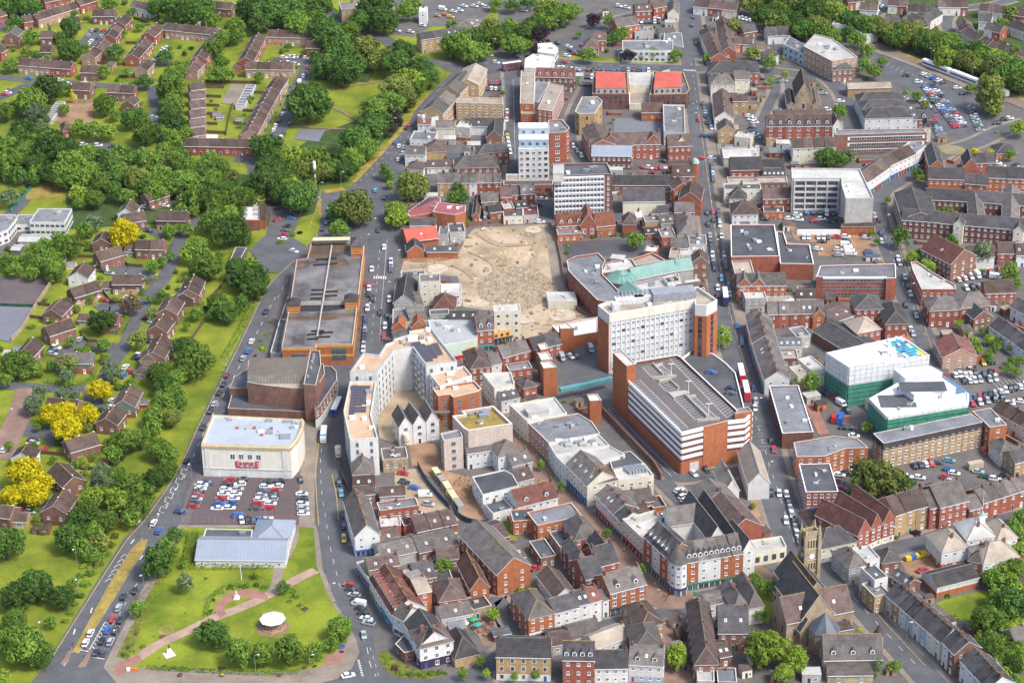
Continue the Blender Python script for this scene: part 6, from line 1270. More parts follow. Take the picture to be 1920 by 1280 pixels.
mound('brick_heap','reddish heap of broken bricks beside the derelict wall',800,486,11,3.5,1.0,GM['dirt'],5);mound('earth_heap','brown soil heap in the fenced building yard',872,915,5,9,1.2,GM['dirt'],6)
rg=random.Random(9);SITE=[(757,495),(875,445),(890,430),(1020,424),(1034,520),(1050,560),(1090,590),(1000,635),(980,615),(975,584),(932,584),(872,572),(862,520)]
b=MB();ms_=[GM['rubble'],GM['rubble'],GM['dirt'],M_CONC,FENM,WALL['r'][1],M_STONE];k=0
while k<150:
 x,y=rg.uniform(755,1092),rg.uniform(424,636)
 if not inside(x,y,SITE):continue
 k+=1;p=at(x,y);s=rg.uniform(.25,1.0)if rg.random()<.8 else rg.uniform(1,2.4);a=rg.uniform(0,3);m_=ms_[min(6,int(rg.random()**1.6*7))]
 b.prism([(p.x+s*math.cos(a+i*1.57)*(1 if i%2 else rg.uniform(.3,.8)),p.y+s*math.sin(a+i*1.57)*(1 if i%2 else.6))for i in range(4)],0,rg.uniform(.2,.7)*min(s,1)+.12,m_)
tag(b.build('debris'),'scattered lumps of masonry and timber over the demolition site','rubble',kind='stuff')
for k,pts_ in enumerate(([(880,470),(930,500),(915,560)],[(1010,440),(1000,520),(1040,575),(1030,610)],[(770,500),(850,498),(890,520)],[(900,440),(940,460),(1015,455)])):ribbon('vehicle_track',pts_,3.2,Z4,mat('track_mud',(.34,.26,.17),.95,.25,.2,fine=.25))
for x,y,r_ in((985,600,4),(820,505,5),(1000,432,4),(900,570,4),(1055,592,6)):disc('pale_patch',x,y,r_,Z4,mat('pale_dust',(.48,.40,.30),.95,.25,.3,fine=.2),11)
simple('excavator','small yellow excavator standing beside the rubble heap','excavator',1000,470,lambda b:(b.box(-1.6,-1.2,0,1.6,-.7,.8,M_BLACK),b.box(-1.6,.7,0,1.6,1.2,.8,M_BLACK),b.box(-1.4,-1,.8,1.2,1,1.8,paint('y')),b.box(-.2,-1,1.8,1,0,2.8,M_GLASS),b.bar((1.2,0,1.5),(3.4,0,3.6),.2,paint('y')),b.bar((3.4,0,3.6),(4.8,0,1.4),.16,paint('y')),b.box(4.4,-.4,.8,5.1,.4,1.5,M_STEEL,True)),0,.7)if False else None
for nm_,pts_,m_ in[('bare_earth',[(765,828),(815,832),(832,882),(885,895),(908,945),(940,990),(880,985),(848,950),(815,900),(772,872)],'dirt'),('yard',[(740,880),(782,878),(830,935),(862,975),(800,985),(770,950),(740,905)],'sand'),('courtyard',[(700,740),(790,730),(800,790),(735,830),(712,820)],'sand'),
('pavement',[(1408,935),(1447,930),(1478,1000),(1490,1020),(1410,1012)],'dirt'),('bare_earth',[(1480,425),(1640,432),(1640,480),(1535,480),(1530,455),(1490,450)],'dirt'),('tarmac_yard',[(1490,395),(1585,395),(1580,432),(1494,438)],'dark'),('lane',[(1020,418),(1040,418),(1062,555),(1038,548)],'pave'),
('service_deck',[(1045,655),(1060,640),(1120,632),(1146,700),(1150,740),(1100,745),(1060,735)],'road'),('tarmac_yard',[(1055,455),(1170,448),(1210,455),(1205,478),(1130,480),(1062,484)],'dark'),('railway_car_park',[(1598,92),(1640,100),(1730,130),(1830,172),(1850,190),(1862,210),(1842,252),(1768,256),(1745,238),(1735,205),(1690,165),(1650,142)],'road'),
('lawn',[(1755,1130),(1790,1118),(1890,1098),(1895,1105),(1850,1150),(1820,1165),(1790,1160)],'lush'),('lawn',[(1744,400),(1815,388),(1812,408),(1770,414),(1746,408)],'lush'),('yard',[(1690,1052),(1770,1035),(1795,1060),(1745,1090),(1700,1075)],'dirt'),('car_park',[(1770,695),(1920,660),(1960,720),(1940,760),(1830,790),(1800,730)],'yard'),('car_park',[(1690,880),(1850,845),(1890,900),(1800,925),(1700,910)],'yard'),
('lawn',[(1815,500),(1835,495),(1850,505),(1818,515)],'lush'),('lawn',[(1825,548),(1846,540),(1850,565),(1838,565)],'lush'),('pub_garden',[(880,1150),(925,1150),(965,1195),(960,1215),(905,1210)],'brickp'),('flower_bed',[(708,1222),(725,1219),(742,1235),(780,1255),(838,1258),(838,1268),(780,1275),(740,1268),(716,1250)],'soil'),('courtyard_lawn',[(930,970),(965,968),(970,1020),(945,1020)],'lawn'),
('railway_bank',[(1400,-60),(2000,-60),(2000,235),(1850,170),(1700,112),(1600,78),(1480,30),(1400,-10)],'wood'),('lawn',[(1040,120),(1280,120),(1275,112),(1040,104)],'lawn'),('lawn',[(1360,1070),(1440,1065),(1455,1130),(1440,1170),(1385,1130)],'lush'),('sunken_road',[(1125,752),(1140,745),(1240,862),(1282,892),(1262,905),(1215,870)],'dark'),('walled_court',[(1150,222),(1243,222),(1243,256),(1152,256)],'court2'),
('plaza',[(1338,665),(1348,600),(1366,580),(1380,610),(1372,640),(1378,680),(1365,690)],'pinkp'),('plaza',[(1405,735),(1440,720),(1452,790),(1432,800),(1410,790)],'brickp'),('plaza',[(1375,585),(1400,580),(1408,640),(1440,730),(1425,735),(1395,650)],'pinkp'),('pavement',[(1240,1130),(1305,1120),(1300,1300),(1200,1300)],'brickp'),('pavement',[(905,1240),(925,1225),(940,1240),(935,1285),(1240,1275),(1240,1300),(880,1300)],'brickp')]:
 sheet(nm_,pts_,Z2,GM[m_])
for w_,m_,nm_,pts_ in[
(9,'pave','pavement',[(1275,-10),(1281,60),(1290,130),(1299,210),(1310,310),(1322,400),(1333,470),(1343,540)]),(13,'road','road',[(1289,-20),(1293,40),(1299,110),(1308,180),(1318,260),(1326,330),(1337,400),(1347,470),(1358,550),(1372,620),(1390,690),(1407,745),(1424,805),(1437,860),(1452,910),(1472,970),(1493,1030),(1508,1062),(1535,1082)]),
(4.5,'pave','pavement',[(1310,110),(1322,200),(1336,290),(1350,370),(1362,450),(1374,540),(1392,610)]),(9,'road','road',[(985,112),(1040,116),(1100,122),(1180,126),(1290,129),(1380,131),(1440,134),(1500,140),(1530,140)]),
(8.5,'road','road',[(1440,75),(1478,102),(1515,124),(1560,154),(1582,181),(1594,217),(1600,250)]),(10,'road','road',[(1600,372),(1640,355),(1690,336),(1740,306),(1775,285),(1830,268),(1880,245),(1930,230)]),(9.5,'road','road',[(1690,336),(1652,362),(1644,400),(1662,450),(1682,500),(1698,550),(1722,610),(1745,660),(1758,700)]),
(8,'road','road',[(958,100),(960,150),(963,200),(966,260),(966,320),(964,345)]),(7,'road','road',[(1105,160),(1085,200),(1072,235),(1068,270),(1085,290),(1100,320)]),(7,'road','road',[(1020,345),(1022,380),(1030,420)]),(8,'road','road',[(1535,1082),(1575,1050),(1640,1036),(1720,1018),(1807,992),(1930,965)]),
(9.5,'road','road',[(1520,1065),(1560,1085),(1600,1120),(1650,1175),(1720,1250),(1760,1295)]),(6,'road','road',[(985,1212),(1040,1196),(1100,1180),(1180,1162),(1260,1146),(1310,1138)]),(11,'brickp','pedestrian_street',[(880,660),(925,745),(960,815),(1000,880),(1050,940),(1100,985),(1150,1030),(1195,1080),(1225,1110),(1270,1125),(1400,1085),(1440,1070)]),
(7,'road','road',[(1240,878),(1275,895),(1330,888),(1380,885),(1430,870)]),(7,'road','road',[(1240,900),(1270,930),(1300,960)]),(4.5,'redp','path',[(1505,725),(1522,765),(1545,815)]),(9,'track','railway_track',[(1440,10),(1530,40),(1612,74),(1670,98),(1732,124),(1838,164),(1940,205)]),
(2.8,'pave','platform',[(1640,96),(1700,118),(1780,150),(1832,172)]),(2.8,'dry','platform',[(1690,100),(1760,128),(1850,160),(1930,192)]),(6,'road','road',[(1900,0),(1860,10),(1800,18),(1780,30),(1775,50),(1785,62)]),(6,'road','road',[(1640,30),(1660,10),(1670,-10)]),
(5,'road','road',[(925,1190),(905,1160),(935,1125),(965,1190)]),(7,'road','road',[(880,1270),(925,1240),(960,1215),(985,1212)]),(7,'road','road',[(640,1030),(665,1040),(690,1080)]),(6,'road','road',[(1100,60),(1180,30),(1280,20)]),(5,'road','lane',[(1420,270),(1432,220),(1455,165),(1440,140)])]:
 ribbon(nm_,pts_,w_,Z3+.01,GM[m_])
 if m_=='road':ribbon('pavement',pts_,w_+4.4,Z2,GM['pave'])
disc('roundabout',1786,283,6,.13,GM['dry'],20);disc('roundabout',1786,283,4.4,.15,GM['pave'],20)
b=MB();m_=GM['mark']
for pts_,w_,on_,off_ in[([(1296,120),(1318,270),(1343,440),(1366,590)],.15,3,6),([(1400,720),(1430,830),(1458,920),(1490,1020)],.15,3,6),([(1422,800),(1434,850)],2.2,.15,2.5),([(1655,430),(1688,520),(1735,630)],.15,3,5),([(1600,1120),(1650,1175),(1720,1250)],.15,3,5),([(1000,112),(1150,124),(1280,129)],.15,2,4),([(962,150),(966,300)],.12,99,1),([(1140,768),(1200,835),(1260,895)],.12,99,1),([(1148,766),(1208,832),(1268,890)],.12,99,1),([(1282,133),(1305,134)],2,.5,.5),([(710,1268),(702,1240),(694,1215)],.12,2,3)]:dashes(b,pts_,w_,.09,m_,on_,off_)
for pts_ in([(1310,210),(1332,370),(1350,500),(1372,600),(1402,700)],[(1662,400),(1690,480),(1722,580),(1756,680)],[(1612,1115),(1670,1180),(1735,1250)],[(1128,770),(1190,842),(1240,895)]):dashes(b,pts_,.2,.092,GM['ymark'],999,1)
for k_ in range(14):dashes(b,[(1640+k_*9,108+k_*4.2),(1634+k_*9,113+k_*4.2)],.12,.094,m_,9,1)
for k_ in range(9):dashes(b,[(1862+k_*7,718-k_*1.6),(1872+k_*7,728-k_*1.6)],.12,.094,m_,9,1)
tag(b.build('road_markings'),kind='structure')
# ---------------------------------------------------------------- multi-storey car park
R=block('multi_storey_car_park','white-banded orange brick multi-storey car park with marked rooftop deck','car park',[(1179,714),(1278,810),(1364,789),(1397,785),(1411,772),(1395,765),(1382,768),(1277,669),(1269,665),(1192,678)],17.0,'k','A',1.3,None,finish=False,mcop=M_WHITE)
R.roof.data.materials[0]=mat('parking_deck',(0.135,0.118,0.115),0.85,0.14,0.06,fine=0.06);P=R.P;n=len(P)
for i in range(n):
 p,q=P[i],P[(i+1)%n];L=math.hypot(q[0]-p[0],q[1]-p[1]);f_=R.facing((q[1]-p[1])/L,-(q[0]-p[0])/L)
 strip(R,p,q,0,5.0,.3,WALL['o'][1],'brick_base')
 if f_>-.3:
  for k in range(4):strip(R,p,q,6.35+2.75*k,7.75+2.75*k,.22,M_WHITE,'parapet_band',.1,.1)
  strip(R,p,q,16.9,18.33,.24,M_WHITE,'parapet_band');b=MB();m_=MATS['dark_opening']
  if f_>.75 and L>15:strip(R,p,q,0,18.4,.4,WALL['o'][1],'brick_panel',L*.47 if L<25 else L*.46,0);b.box(L*.18,-.42,.3,L*.38,-.3,4.2,mat('roller_shutter',(.5,.5,.5),.6,.1));o=b.build('shutter_door',R.o);o.location=(p[0],p[1],0);o.rotation_euler=(0,0,math.atan2(q[1]-p[1],q[0]-p[0]))
deck=MB();zz=17.03
def seg(b,x0,y0,x1,y1,w=.14,z=zz,m=GM['mark']):
 p=lp(R,x0,y0,17);q=lp(R,x1,y1,17);d=(q-p).normalized();nn=Vector((-d.y,d.x,0))*w/2;b.face([(p.x-nn.x,p.y-nn.y,z),(q.x-nn.x,q.y-nn.y,z),(q.x+nn.x,q.y+nn.y,z),(p.x+nn.x,p.y+nn.y,z)],m)
E1=lambda X,Y:(1100+X/4.922,640+Y/4.922)
for(a0,a1,b0,b1,n_)in(((425,375),(860,800),(495,357),(935,795),22),((770,165),(1290,700),(850,150),(1365,660),26),((515,240),(600,330),(610,215),(695,315),6),((665,390),(1020,740),(770,370),(1110,710),17),((650,240),(770,315),(700,225),(830,330),5),((960,530),(1160,710),(1010,520),(1220,715),9)):
 for i in range(n_+1):t=i/n_;seg(deck,*E1(a0[0]+(a1[0]-a0[0])*t,a0[1]+(a1[1]-a0[1])*t),*E1(b0[0]+(b1[0]-b0[0])*t,b0[1]+(b1[1]-b0[1])*t))
 seg(deck,*E1(*b0),*E1(*b1),.16,zz+.002);seg(deck,*E1(*a0),*E1(*a1),.16,zz+.003)
tag(deck.build('bay_marking',R.o),'white bay lines on the top deck',kind='stuff')
for(a_,c_,h_)in(((610,215),(710,320),1.1),((600,345),(830,330),1.1),((665,375),(780,352),1.1),((770,370),(850,440),1.1),((750,470),(810,530),.5),((905,500),(1110,705),1.2),((1020,740),(1230,722),1.1),((640,235),(700,215),1.0),((920,520),(1010,510),1.0)):
 p=lp(R,*E1(*a_),17);q=lp(R,*E1(*c_),17);b=MB();L=(q-p).length;b.box(0,-.25,0,L,.25,h_,M_CONC);o=b.build('ramp_wall',R.o);o.location=(p.x,p.y,17);o.rotation_euler=(0,0,math.atan2(q.y-p.y,q.x-p.x))
for q4 in(((740,470),(910,450),(960,470),(800,520)),((600,330),(700,310),(830,330),(640,350))):b=MB();b.face([lp(R,*E1(*c_),17)+Vector((0,0,.08))for c_ in q4][::-1],M_CONC);b.build('ramp',R.o)
vol(R,[(1149,661),(1175,686),(1192,682),(1165,656)],25,0,'o','L','stair_tower',par=.4);vol(R,[(1378,775),(1411,770),(1402,762),(1384,765)],19.8,0,'o','G','stair_tower',par=.5)
for k in range(5):
 for s in(0,1):c_=lp(R,1164+s*7,672+s*6,25-6-k*2.6);b=MB();b.box(-.4,-.5,0,.4,.6,1.7,M_WHITE);o=b.build('slot_window',R.o);o.location=c_;o.rotation_euler=(0,0,-.9)
for x,y in(((780,330)),((940,490)),((1125,700))):b=MB();b.cyl(0,0,0,6,.12,.08,M_WHITE,6);b.box(-1.2,-.15,5.9,1.2,.15,6.05,M_WHITE,True);o=b.build('deck_lamp',R.o);o.location=lp(R,*E1(x,y),17)
R.finish()
R=block('parking_podium','low wet car park deck with white wall right of the multi-storey','car park',[(1278,671),(1383,770),(1396,766),(1379,698),(1360,679),(1338,663),(1303,652)],4.0,'w','A',.9,None,mcop=M_WHITE)
cs('on wet deck right of the multi-storey','1333,697,b 1371,728,k 1371,736,d',(1,.1),4.0)
bus(1390,702,(2,9),'upper of two red buses with white roofs beside the parking deck',11,True,'w','r');bus(1399,734,(2,9),'lower of two red buses with white roofs beside the parking deck',11,True,'w','r');bus(1360,557,(1,9),'dark blue bus with white roof on the high street behind office tower',11,True,'w','n');bus(960,125,(9,-1.2),'dark blue and red bus with white roof at the far junction',11,True,'w','m')
wallrun('retaining_wall','brown brick retaining wall along the sunken service road',[(1127,772),(1180,828),(1228,878),(1240,900)],3,.6,WALL['b'][1],'wall')
o=wallrun('service_bridge','teal railed walkway bridge with blue signs between the brick towers',[(1050,752),(1100,742),(1148,730)],1.4,2.0,mat('teal_steel',(.1,.28,.3),.6,.25,1.5),'bridge',z=4.5)
# ---------------------------------------------------------------- pedestrian street shops
S0=dict(finish=True)
R=block('shop_block','cream shop block with raised pale lantern roof on pedestrian street','shops',[(955,758),(989,790),(1063,774),(1040,744)],9,'c','L',.7,'a',2.6,1.1,1.7,3.2,finish=False);vol(R,[(982,765),(991,775),(1030,768),(1026,754)],11,9,'g','L','roof_lantern');R.finish()
block('shop_block','pinkish shop block with wide blue-grey felt roof','shops',[(989,791),(1028,829),(1125,812),(1110,790),(1083,774)],8.5,'p','G',.5,'a',2.6,1.1,1.7,3.2)
R=block('shop_block','white shop block with rough pale roof full of plant','shops',[(1028,830),(1042,853),(1143,834),(1122,813)],8.6,'w','L',.6,'a',2.6,1.1,1.7,3.2)
for k in range(9):roofbox(R,1048+k*9,828+(k%3)*5-k*.6,2.6,1.6,1.0,[M_WHITE,M_STEEL,M_CONC][k%3])
block('shop_block','white shop block with pale roof dotted by square vents','shops',[(1042,854),(1061,873),(1130,862),(1172,851),(1143,835)],8.3,'w','L',.6,'a',2.6,1.1,1.7,3.2)
block('shop_block','black felt roofed rear block below the pale vented roof','shops',[(1148,879),(1207,868),(1182,845),(1140,853)],7.2,'b','A',.4,None)
row('',[(1061,870,1101,911,(1158,897),9,4.5,'c','S',1,dict(label='cream corner block with grey-brown hipped roof, skylights and yellow lichen',skyl=4,ch=1,sp=2.6,shop=1,ridge=M_YRIDGE)),(1103,909,1158,898,9,9,4,'c','P',1,dict(label='cream wing with lichened hipped roof facing the lower street',typ='h',ridge=M_YRIDGE,ch=1))],'shop')
R=block('shop_block','long cream building with flat plant-filled roof by sunken road','shops',[(1159,899),(1226,891),(1208,868),(1150,880)],8,'c','L',.8,'a',2.8,1.2,1.4,3.2,mcop=mat('cream_coping',(.6,.57,.5)))
for k in range(6):roofbox(R,1176+k*6,884-k*.8,.9,5,1.4,M_STEEL,'duct',.5)
row('along right side of lower pedestrian street',[(1117,927,1150,963,10,8,3,'w','S',3,dict(shop=2)),(1150,962,1166,978,9,8,2.6,'c','D',1,dict(shop=7)),(1167,972,1206,1010,13,9,.1,'c','L',3,dict(typ='f',shop=2,ch=1))],'shop',ch=1,sp=2.2,sh=3)
row('behind lower pedestrian street shops',[(1162,947,1225,938,9,6,3,'r','S',2),(1172,968,1216,960,8,5,2,'r','P',2),(1180,990,1214,983,8,6,2,'c','P',1),(1225,952,1250,948,8,3,0,'o','A',1,dict(typ='f',pr=1.2))],'building',ch=1)
row('of corner shopping block',[(1208,1005,1252,1046,11,13,4.5,'o','D',3,dict(walls=['o','w','o'],dorm=2,shop=4)),(1289,1054,1393,1036,12,12,4.5,'o','S',5,dict(walls=['o','w','w','o','o'],dorm=2,shop=4)),(1258,985,1312,977,10,12,4.5,'w','S',1,dict(win=None)),(1330,1012,1360,1006,26,12.5,5,'w','D',1,dict(typ='e',win=None)),(1366,1016,1388,1012,30,12,4,'w','D',1,dict(typ='e',win=None))],'shopping building',cat='shops',ch=0,sp=2.8)
R=block('corner_turret','white rounded corner block with blue-grey pointed roof over the crossing','shops',[(1252,1045),(1257,1052),(1267,1057),(1278,1058),(1288,1054),(1284,1040),(1262,1036)],13,'w','S',.3,'a',2.6,1.2,1.5,3,skip0=True,finish=False)
cx_=sum(p[0]for p in R.P)/7;cy_=sum(p[1]for p in R.P)/7;b=MB();Q=inset(R.P,-.5)
for i in range(7):b.face([(*Q[i],13.3),(*Q[(i+1)%7],13.3),(cx_,cy_+2,19)],ROOF['S'][1])
b.build('pointed_roof',R.o)
for i in range(7):
 p,q=R.P[i],R.P[(i+1)%7]
 if R.facing(q[1]-p[1],-(q[0]-p[0]))>0:strip(R,p,q,.3,2.8,.2,M_GLASS,'shopfront',.3,.3);strip(R,p,q,2.8,3.3,.5,paint('n'),'fascia')
R.finish()
row('',[(1394,1031,1416,1026,14,13,4,'w','S',1,dict(label='tall narrow white gabled end house beside the ruin',typ='e',ch=0,sp=3))],'house')
row('of tall flats behind the corner shops',[(1293,922,1317,948,14,9.5,4.5,'r','S',1),(1318,949,1364,1000,14,9.5,4.5,'r','P',1,dict(win=None))],'block of flats',cat='flats',ch=1)
row('',[(1403,907,1443,905,24,7,4.5,'w','E',1,dict(label='white-gabled hall with long mossy roof beside the street',typ='e',ch=0,win=None)),(1359,921,1386,918,16,6.5,4.5,'w','E',1,dict(label='half-timbered gabled house with mossy roof below the multi-storey',typ='e',lower='o'))],'house')
block('ruined_building','roofless stained building with green panels beside the bare plot','ruin',[(1413,1036),(1475,1024),(1465,1004),(1408,1012)],5,'c','L',.8,'k',3,1.6,2.2,5)
row('around lower pedestrian street, left side',[(970,950,1046,931,10,6,4.5,'w','H',1,dict(dorm=2,ridge=M_YRIDGE)),(934,856,976,847,10,7.5,3,'w','S',1,dict(typ='h')),(961,874,998,864,9,5,3,'g','S',1),(972,903,1001,895,9,4,2.5,'g','P',1),(924,962,962,952,8,4,1,'w','A',1,dict(typ='f'))],'building',ch=1)
block('office_block','white building with dark grey flat roof and raised hatches','building',[(885,893),(905,927),(973,910),(961,888),(945,880)],7,'w','A',.4,'a',3.4)
row('between building yard and lower street',[(1008,985,1091,966,10,7,0,'o','G',1,dict(typ='f')),(962,977,1006,973,8,5.5,0,'o','A',1,dict(typ='f',skyl=2)),(957,1050,986,1043,12,4.5,2,'o','P',1),(1014,1046,1043,1040,12,3.6,0,'b','A',1,dict(typ='f')),(1050,1025,1078,1019,11,5,0,'p','A',1,dict(typ='f')),(924,1012,955,1004,12,5,2,'r','P',1)],'building',ch=0)
row('in steep-roofed Victorian cluster',[(1078,1012,1122,1003,13,9,4.5,'r','S',1,dict(typ='h')),(1082,1058,1104,1053,14,9,4,'r','S',1,dict(typ='h')),(1098,1086,1132,1077,13,9,4.5,'r','D',1),(1120,1062,1160,1052,12,9,4.5,'r','D',1),(1122,1040,1150,1034,10,9,4,'r','D',1,dict(typ='e'))],'house',ch=2)
row('',[(1144,1112,1212,1094,12,9.5,4,'o','S',1,dict(label='orange brick corner building with two flat dormers and dark shopfront',dorm=2,shop=5,ch=2,ww=1.5,wh=1.7,sp=3.2)),(991,1160,1040,1148,16,9,4,'o','S',1,dict(label='orange brick corner flats with grey hipped roof above white shopfront',typ='h',shop=3,ch=0,ridge=M_YRIDGE)),(862,1003,932,1077,13,9,5,'o','S',1,dict(label='very long orange brick gabled warehouse with mossy slate ridge',ch=0,sp=4,ridge=M_YRIDGE)),(1007,1078,1040,1121,8,5,3,'w','B',1,dict(label='white cottage range with brown roof behind the white terrace',ch=0))],'building')
row('of tall white terrace on lower street',[(1040,1149,1086,1137,9,8.6,3,'w','D',1),(1086,1134,1107,1129,9,9,3,'w','D',1,dict(skyl=2)),(1107,1129,1128,1123,9,9,3,'w','H',1,dict(skyl=1)),(1130,1126,1142,1123,8,7,2,'w','S',1)],'terraced house',ch=1)
# ---------------------------------------------------------------- south-centre quarter
row('in quarter right of the park road',[(665,1007,712,1001,26,8.5,4.5,'w','S',1,dict(typ='e',ch=3,ridge=M_YRIDGE,shop=1)),(713,1019,752,1009,8,4,2.5,'c','P',1),(782,997,857,981,11,6.5,3,'r','P',3,dict(shop=3)),(716,1047,785,1032,11,4.5,2.5,'g','S',1,dict(win=None)),(786,1036,860,1020,13,4.5,3,'b','S',1),(692,1068,750,1058,8,8,2,'s','P',1,dict(win=None)),(778,1087,818,1080,11,5.5,3,'b','D',1),(820,1050,862,1046,8,5,2,'y','P',1),(818,1092,850,1088,8,3.4,1,'g','D',1,dict(typ='f')),
(783,1113,809,1107,14,9,2,'o','E',1),(824,1127,874,1120,12,6.5,4,'o','P',1,dict(typ='h')),(882,1105,917,1099,18,7,4.5,'o','H',1,dict(typ='e',ridge=M_YRIDGE)),(828,1160,886,1149,8,3.6,2.4,'w','S',1,dict(ch=0)),(887,1143,922,1134,8,3.4,.6,'s','D',1,dict(typ='f',ch=0)),(752,1100,782,1094,10,6,0,'g','L',1,dict(typ='f',plant=4)),(700,1062,740,1040,5,5,0,'g','D',1,dict(typ='f',ch=0))],'building',ch=1,sp=3)
row('of long white terrace facing parked cars',[(693,1084,735,1152,12,7,4.5,'w','H',4,dict(dorm=3,ridge=M_YRIDGE))],'terraced shop',shop=True,ch=1,sp=2.6)
row('',[(668,1053,692,1085,7,4.5,0,'w','E',1,dict(label='low white shop with many-coloured fascia at the bend',typ='f',shop=8,ch=0)),(737,1152,757,1163,8,7.5,3,'w','S',1,dict(label='white round-cornered shop between the long terrace and purple pub',shop=3))],'shop')
row('',[(787,1215,850,1200,11,8.5,4,'w','P',1,dict(label='white corner pub with purple ground floor and hipped roof',typ='h',ch=2,sp=3.4,ww=1.4,wh=1.7)),(758,1167,786,1212,11,8.5,4.5,'w','D',1,dict(label='white pub wing with dark slate roof and yellow chimney pots',ch=1)),(853,1235,899,1224,14,3.6,5.5,'y','D',1,dict(label='dark slate pyramid-roofed hall with buff wall beside the pub',typ='h',ch=0,win=None))],'pub')
block('pub_extension','low black flat-roofed bar front left of the corner pub','pub',[(741,1206),(758,1223),(776,1219),(771,1202),(757,1190)],4,'k','A',.3,'d',2)
purple=mat('purple_paint',(.055,.03,.075),.5,.1)
for o_ in ALLH:
 if 'purple ground floor' in o_.get('label',''):
  W_,D_,_=o_['_dims'];b=MB();b.prism([(-.06,-.06),(W_+.06,-.06),(W_+.06,D_+.06),(-.06,D_+.06)],0,3.2,purple);b.build('ground_floor',o_)
row('of shops left of building yard',[(662,889,702,886,16,6.5,3,'r','S',1,dict(typ='h')),(662,913,703,911,7,6,2.6,'b','B',1,dict(skyl=2)),(663,928,703,925,6,5.5,2,'b','P',1),(712,930,760,927,7,4.5,2,'g','B',1),(712,957,785,947,6,4,0,'r','G',1,dict(typ='f',plant=3)),(714,987,752,984,7,5,0,'o','L',1,dict(typ='f')),(757,985,775,982,6,5,0,'r','A',1,dict(typ='f')),(718,862,765,858,9,5,.6,'s','S',1,dict(typ='f',plant=4))],'building',ch=1)
row('',[(930,1230,1032,1232,12,9.5,3.4,'y','D',1,dict(label='yellow brick Georgian building with white arched windows and white corner',lower='w',win='b',sp=3.4,ww=1.5,wh=1.9,sh=3.2,ch=2)),(1055,1236,1114,1237,10,10.5,4,'r','D',1,dict(label='four-storey red brick flats with tall white dormers and lichened ridge',dorm=4,ch=0,ridge=M_YRIDGE,sp=3.2)),(1115,1252,1178,1251,9,6,4,'w','D',1,dict(label='pale blue-grey house with dark roof between flats and pub',ch=1)),(1179,1244,1243,1248,11,7,4,'w','S',1,dict(label='white pub with two arched dormers and blue-grey ground floor',dorm=2,lower='u',ch=2))],'building')
row('behind bottom street fronts',[(1118,1216,1182,1192,9,4,2.6,'w','E',1),(1074,1198,1128,1184,9,4,3,'w','S',1),(1036,1210,1074,1204,10,4,2,'g','P',1),(1202,1177,1246,1166,15,6.5,3,'y','P',1,dict(typ='h',ridge=M_YRIDGE)),(1190,1216,1244,1210,14,7,3.5,'b','S',1,dict(typ='h')),(1303,1245,1347,1244,36,8,4.5,'b','P',1,dict(typ='h',ch=3)),(1347,1186,1404,1186,15,7,6,'b','D',1),(1328,1135,1375,1124,9,5,1.6,'w','S',1),(1377,1140,1404,1134,14,6.5,4,'g','S',1,dict(typ='h')),(1404,1139,1432,1135,18,7,4.5,'w','S',1,dict(typ='h')),(1308,1276,1340,1276,8,5,0,'g','L',1,dict(typ='f')),(1346,1278,1382,1278,8,5,0,'b','G',1,dict(typ='f')),(1350,1232,1372,1228,10,4,2,'b','P',1),(1383,1205,1404,1204,6,3.4,2.4,'b','S',1,dict(typ='e'))],'building',ch=1)
simple('clock_post','tall square street clock post with green and yellow head','clock',1302,1160,lambda b:(b.box(-.35,-.35,0,.35,.35,5.5,M_STEEL),b.box(-.55,-.55,5.5,.55,.55,9.5,mat('yellow_box',(.6,.4,.1),.7)),b.box(-.6,-.6,9.5,.6,.6,11.2,mat('green_box',(.05,.25,.15),.7)),b.cyl(0,0,11.2,16,.08,.05,M_STEEL,6)))
# ---------------------------------------------------------------- church
STN=WALL['s'][1]
R=block('church_tower','tall pinnacled stone church tower with arched openings','tower',[(1503,991),(1512,998),(1537,994),(1528,985)],24,'s','A',1.6,None,finish=False,mcop=mat('stone_lichen',(.40,.33,.17),.9,.3))
arch=MB();arch.box(-.45,-.05,0,.45,.02,3.6,mat('pale_dressing',(.55,.44,.28),.9,.15));arch.face([(-.28,-.06,.1),(.28,-.06,.1),(.28,-.06,2.9),(0,-.06,3.4),(-.28,-.06,2.9)],M_DARK);ARCH=arch.mesh('belfry_opening')
for i in range(4):
 p,q=R.P[i],R.P[(i+1)%4];L=math.hypot(q[0]-p[0],q[1]-p[1]);ux,uy=(q[0]-p[0])/L,(q[1]-p[1])/L;rz_=math.atan2(uy,ux)
 for t in(.2,.4,.6,.8):o=new('belfry_opening',ARCH,R.o);o.location=(p[0]+ux*L*t+uy*.05,p[1]+uy*L*t-ux*.05,19);o.rotation_euler=(0,0,rz_)
 for t in(.3,.5,.7):o=new('arched_window',ARCH,R.o);o.location=(p[0]+ux*L*t+uy*.05,p[1]+uy*L*t-ux*.05,10.5);o.rotation_euler=(0,0,rz_);o.scale=(1,1,.8)
 b=MB();b.cyl(0,0,0,.12,1.0,1.0,M_WHITE,14);o=b.build('clock_face',R.o);o.location=(p[0]+ux*L*.5+uy*.02,p[1]+uy*L*.5-ux*.02,15.6);o.rotation_euler=(math.radians(90),0,rz_)
 b=MB();b.box(-.65,-.65,0,.65,.65,24.5,STN);b.cyl(0,0,24.5,28.5,.6,.05,MATS['stone_lichen'],6);o=b.build('buttress',R.o);o.location=(p[0],p[1],0);o.rotation_euler=(0,0,rz_)
 for z in(9.5,14,18.4):strip(R,p,q,z,z+.3,.2,MATS['pale_dressing'],'string_course')
R.finish()
CH=dict(ch=0,win='k',ww=.9,wh=2.6,sh=6,door=False,ridge=M_YRIDGE)
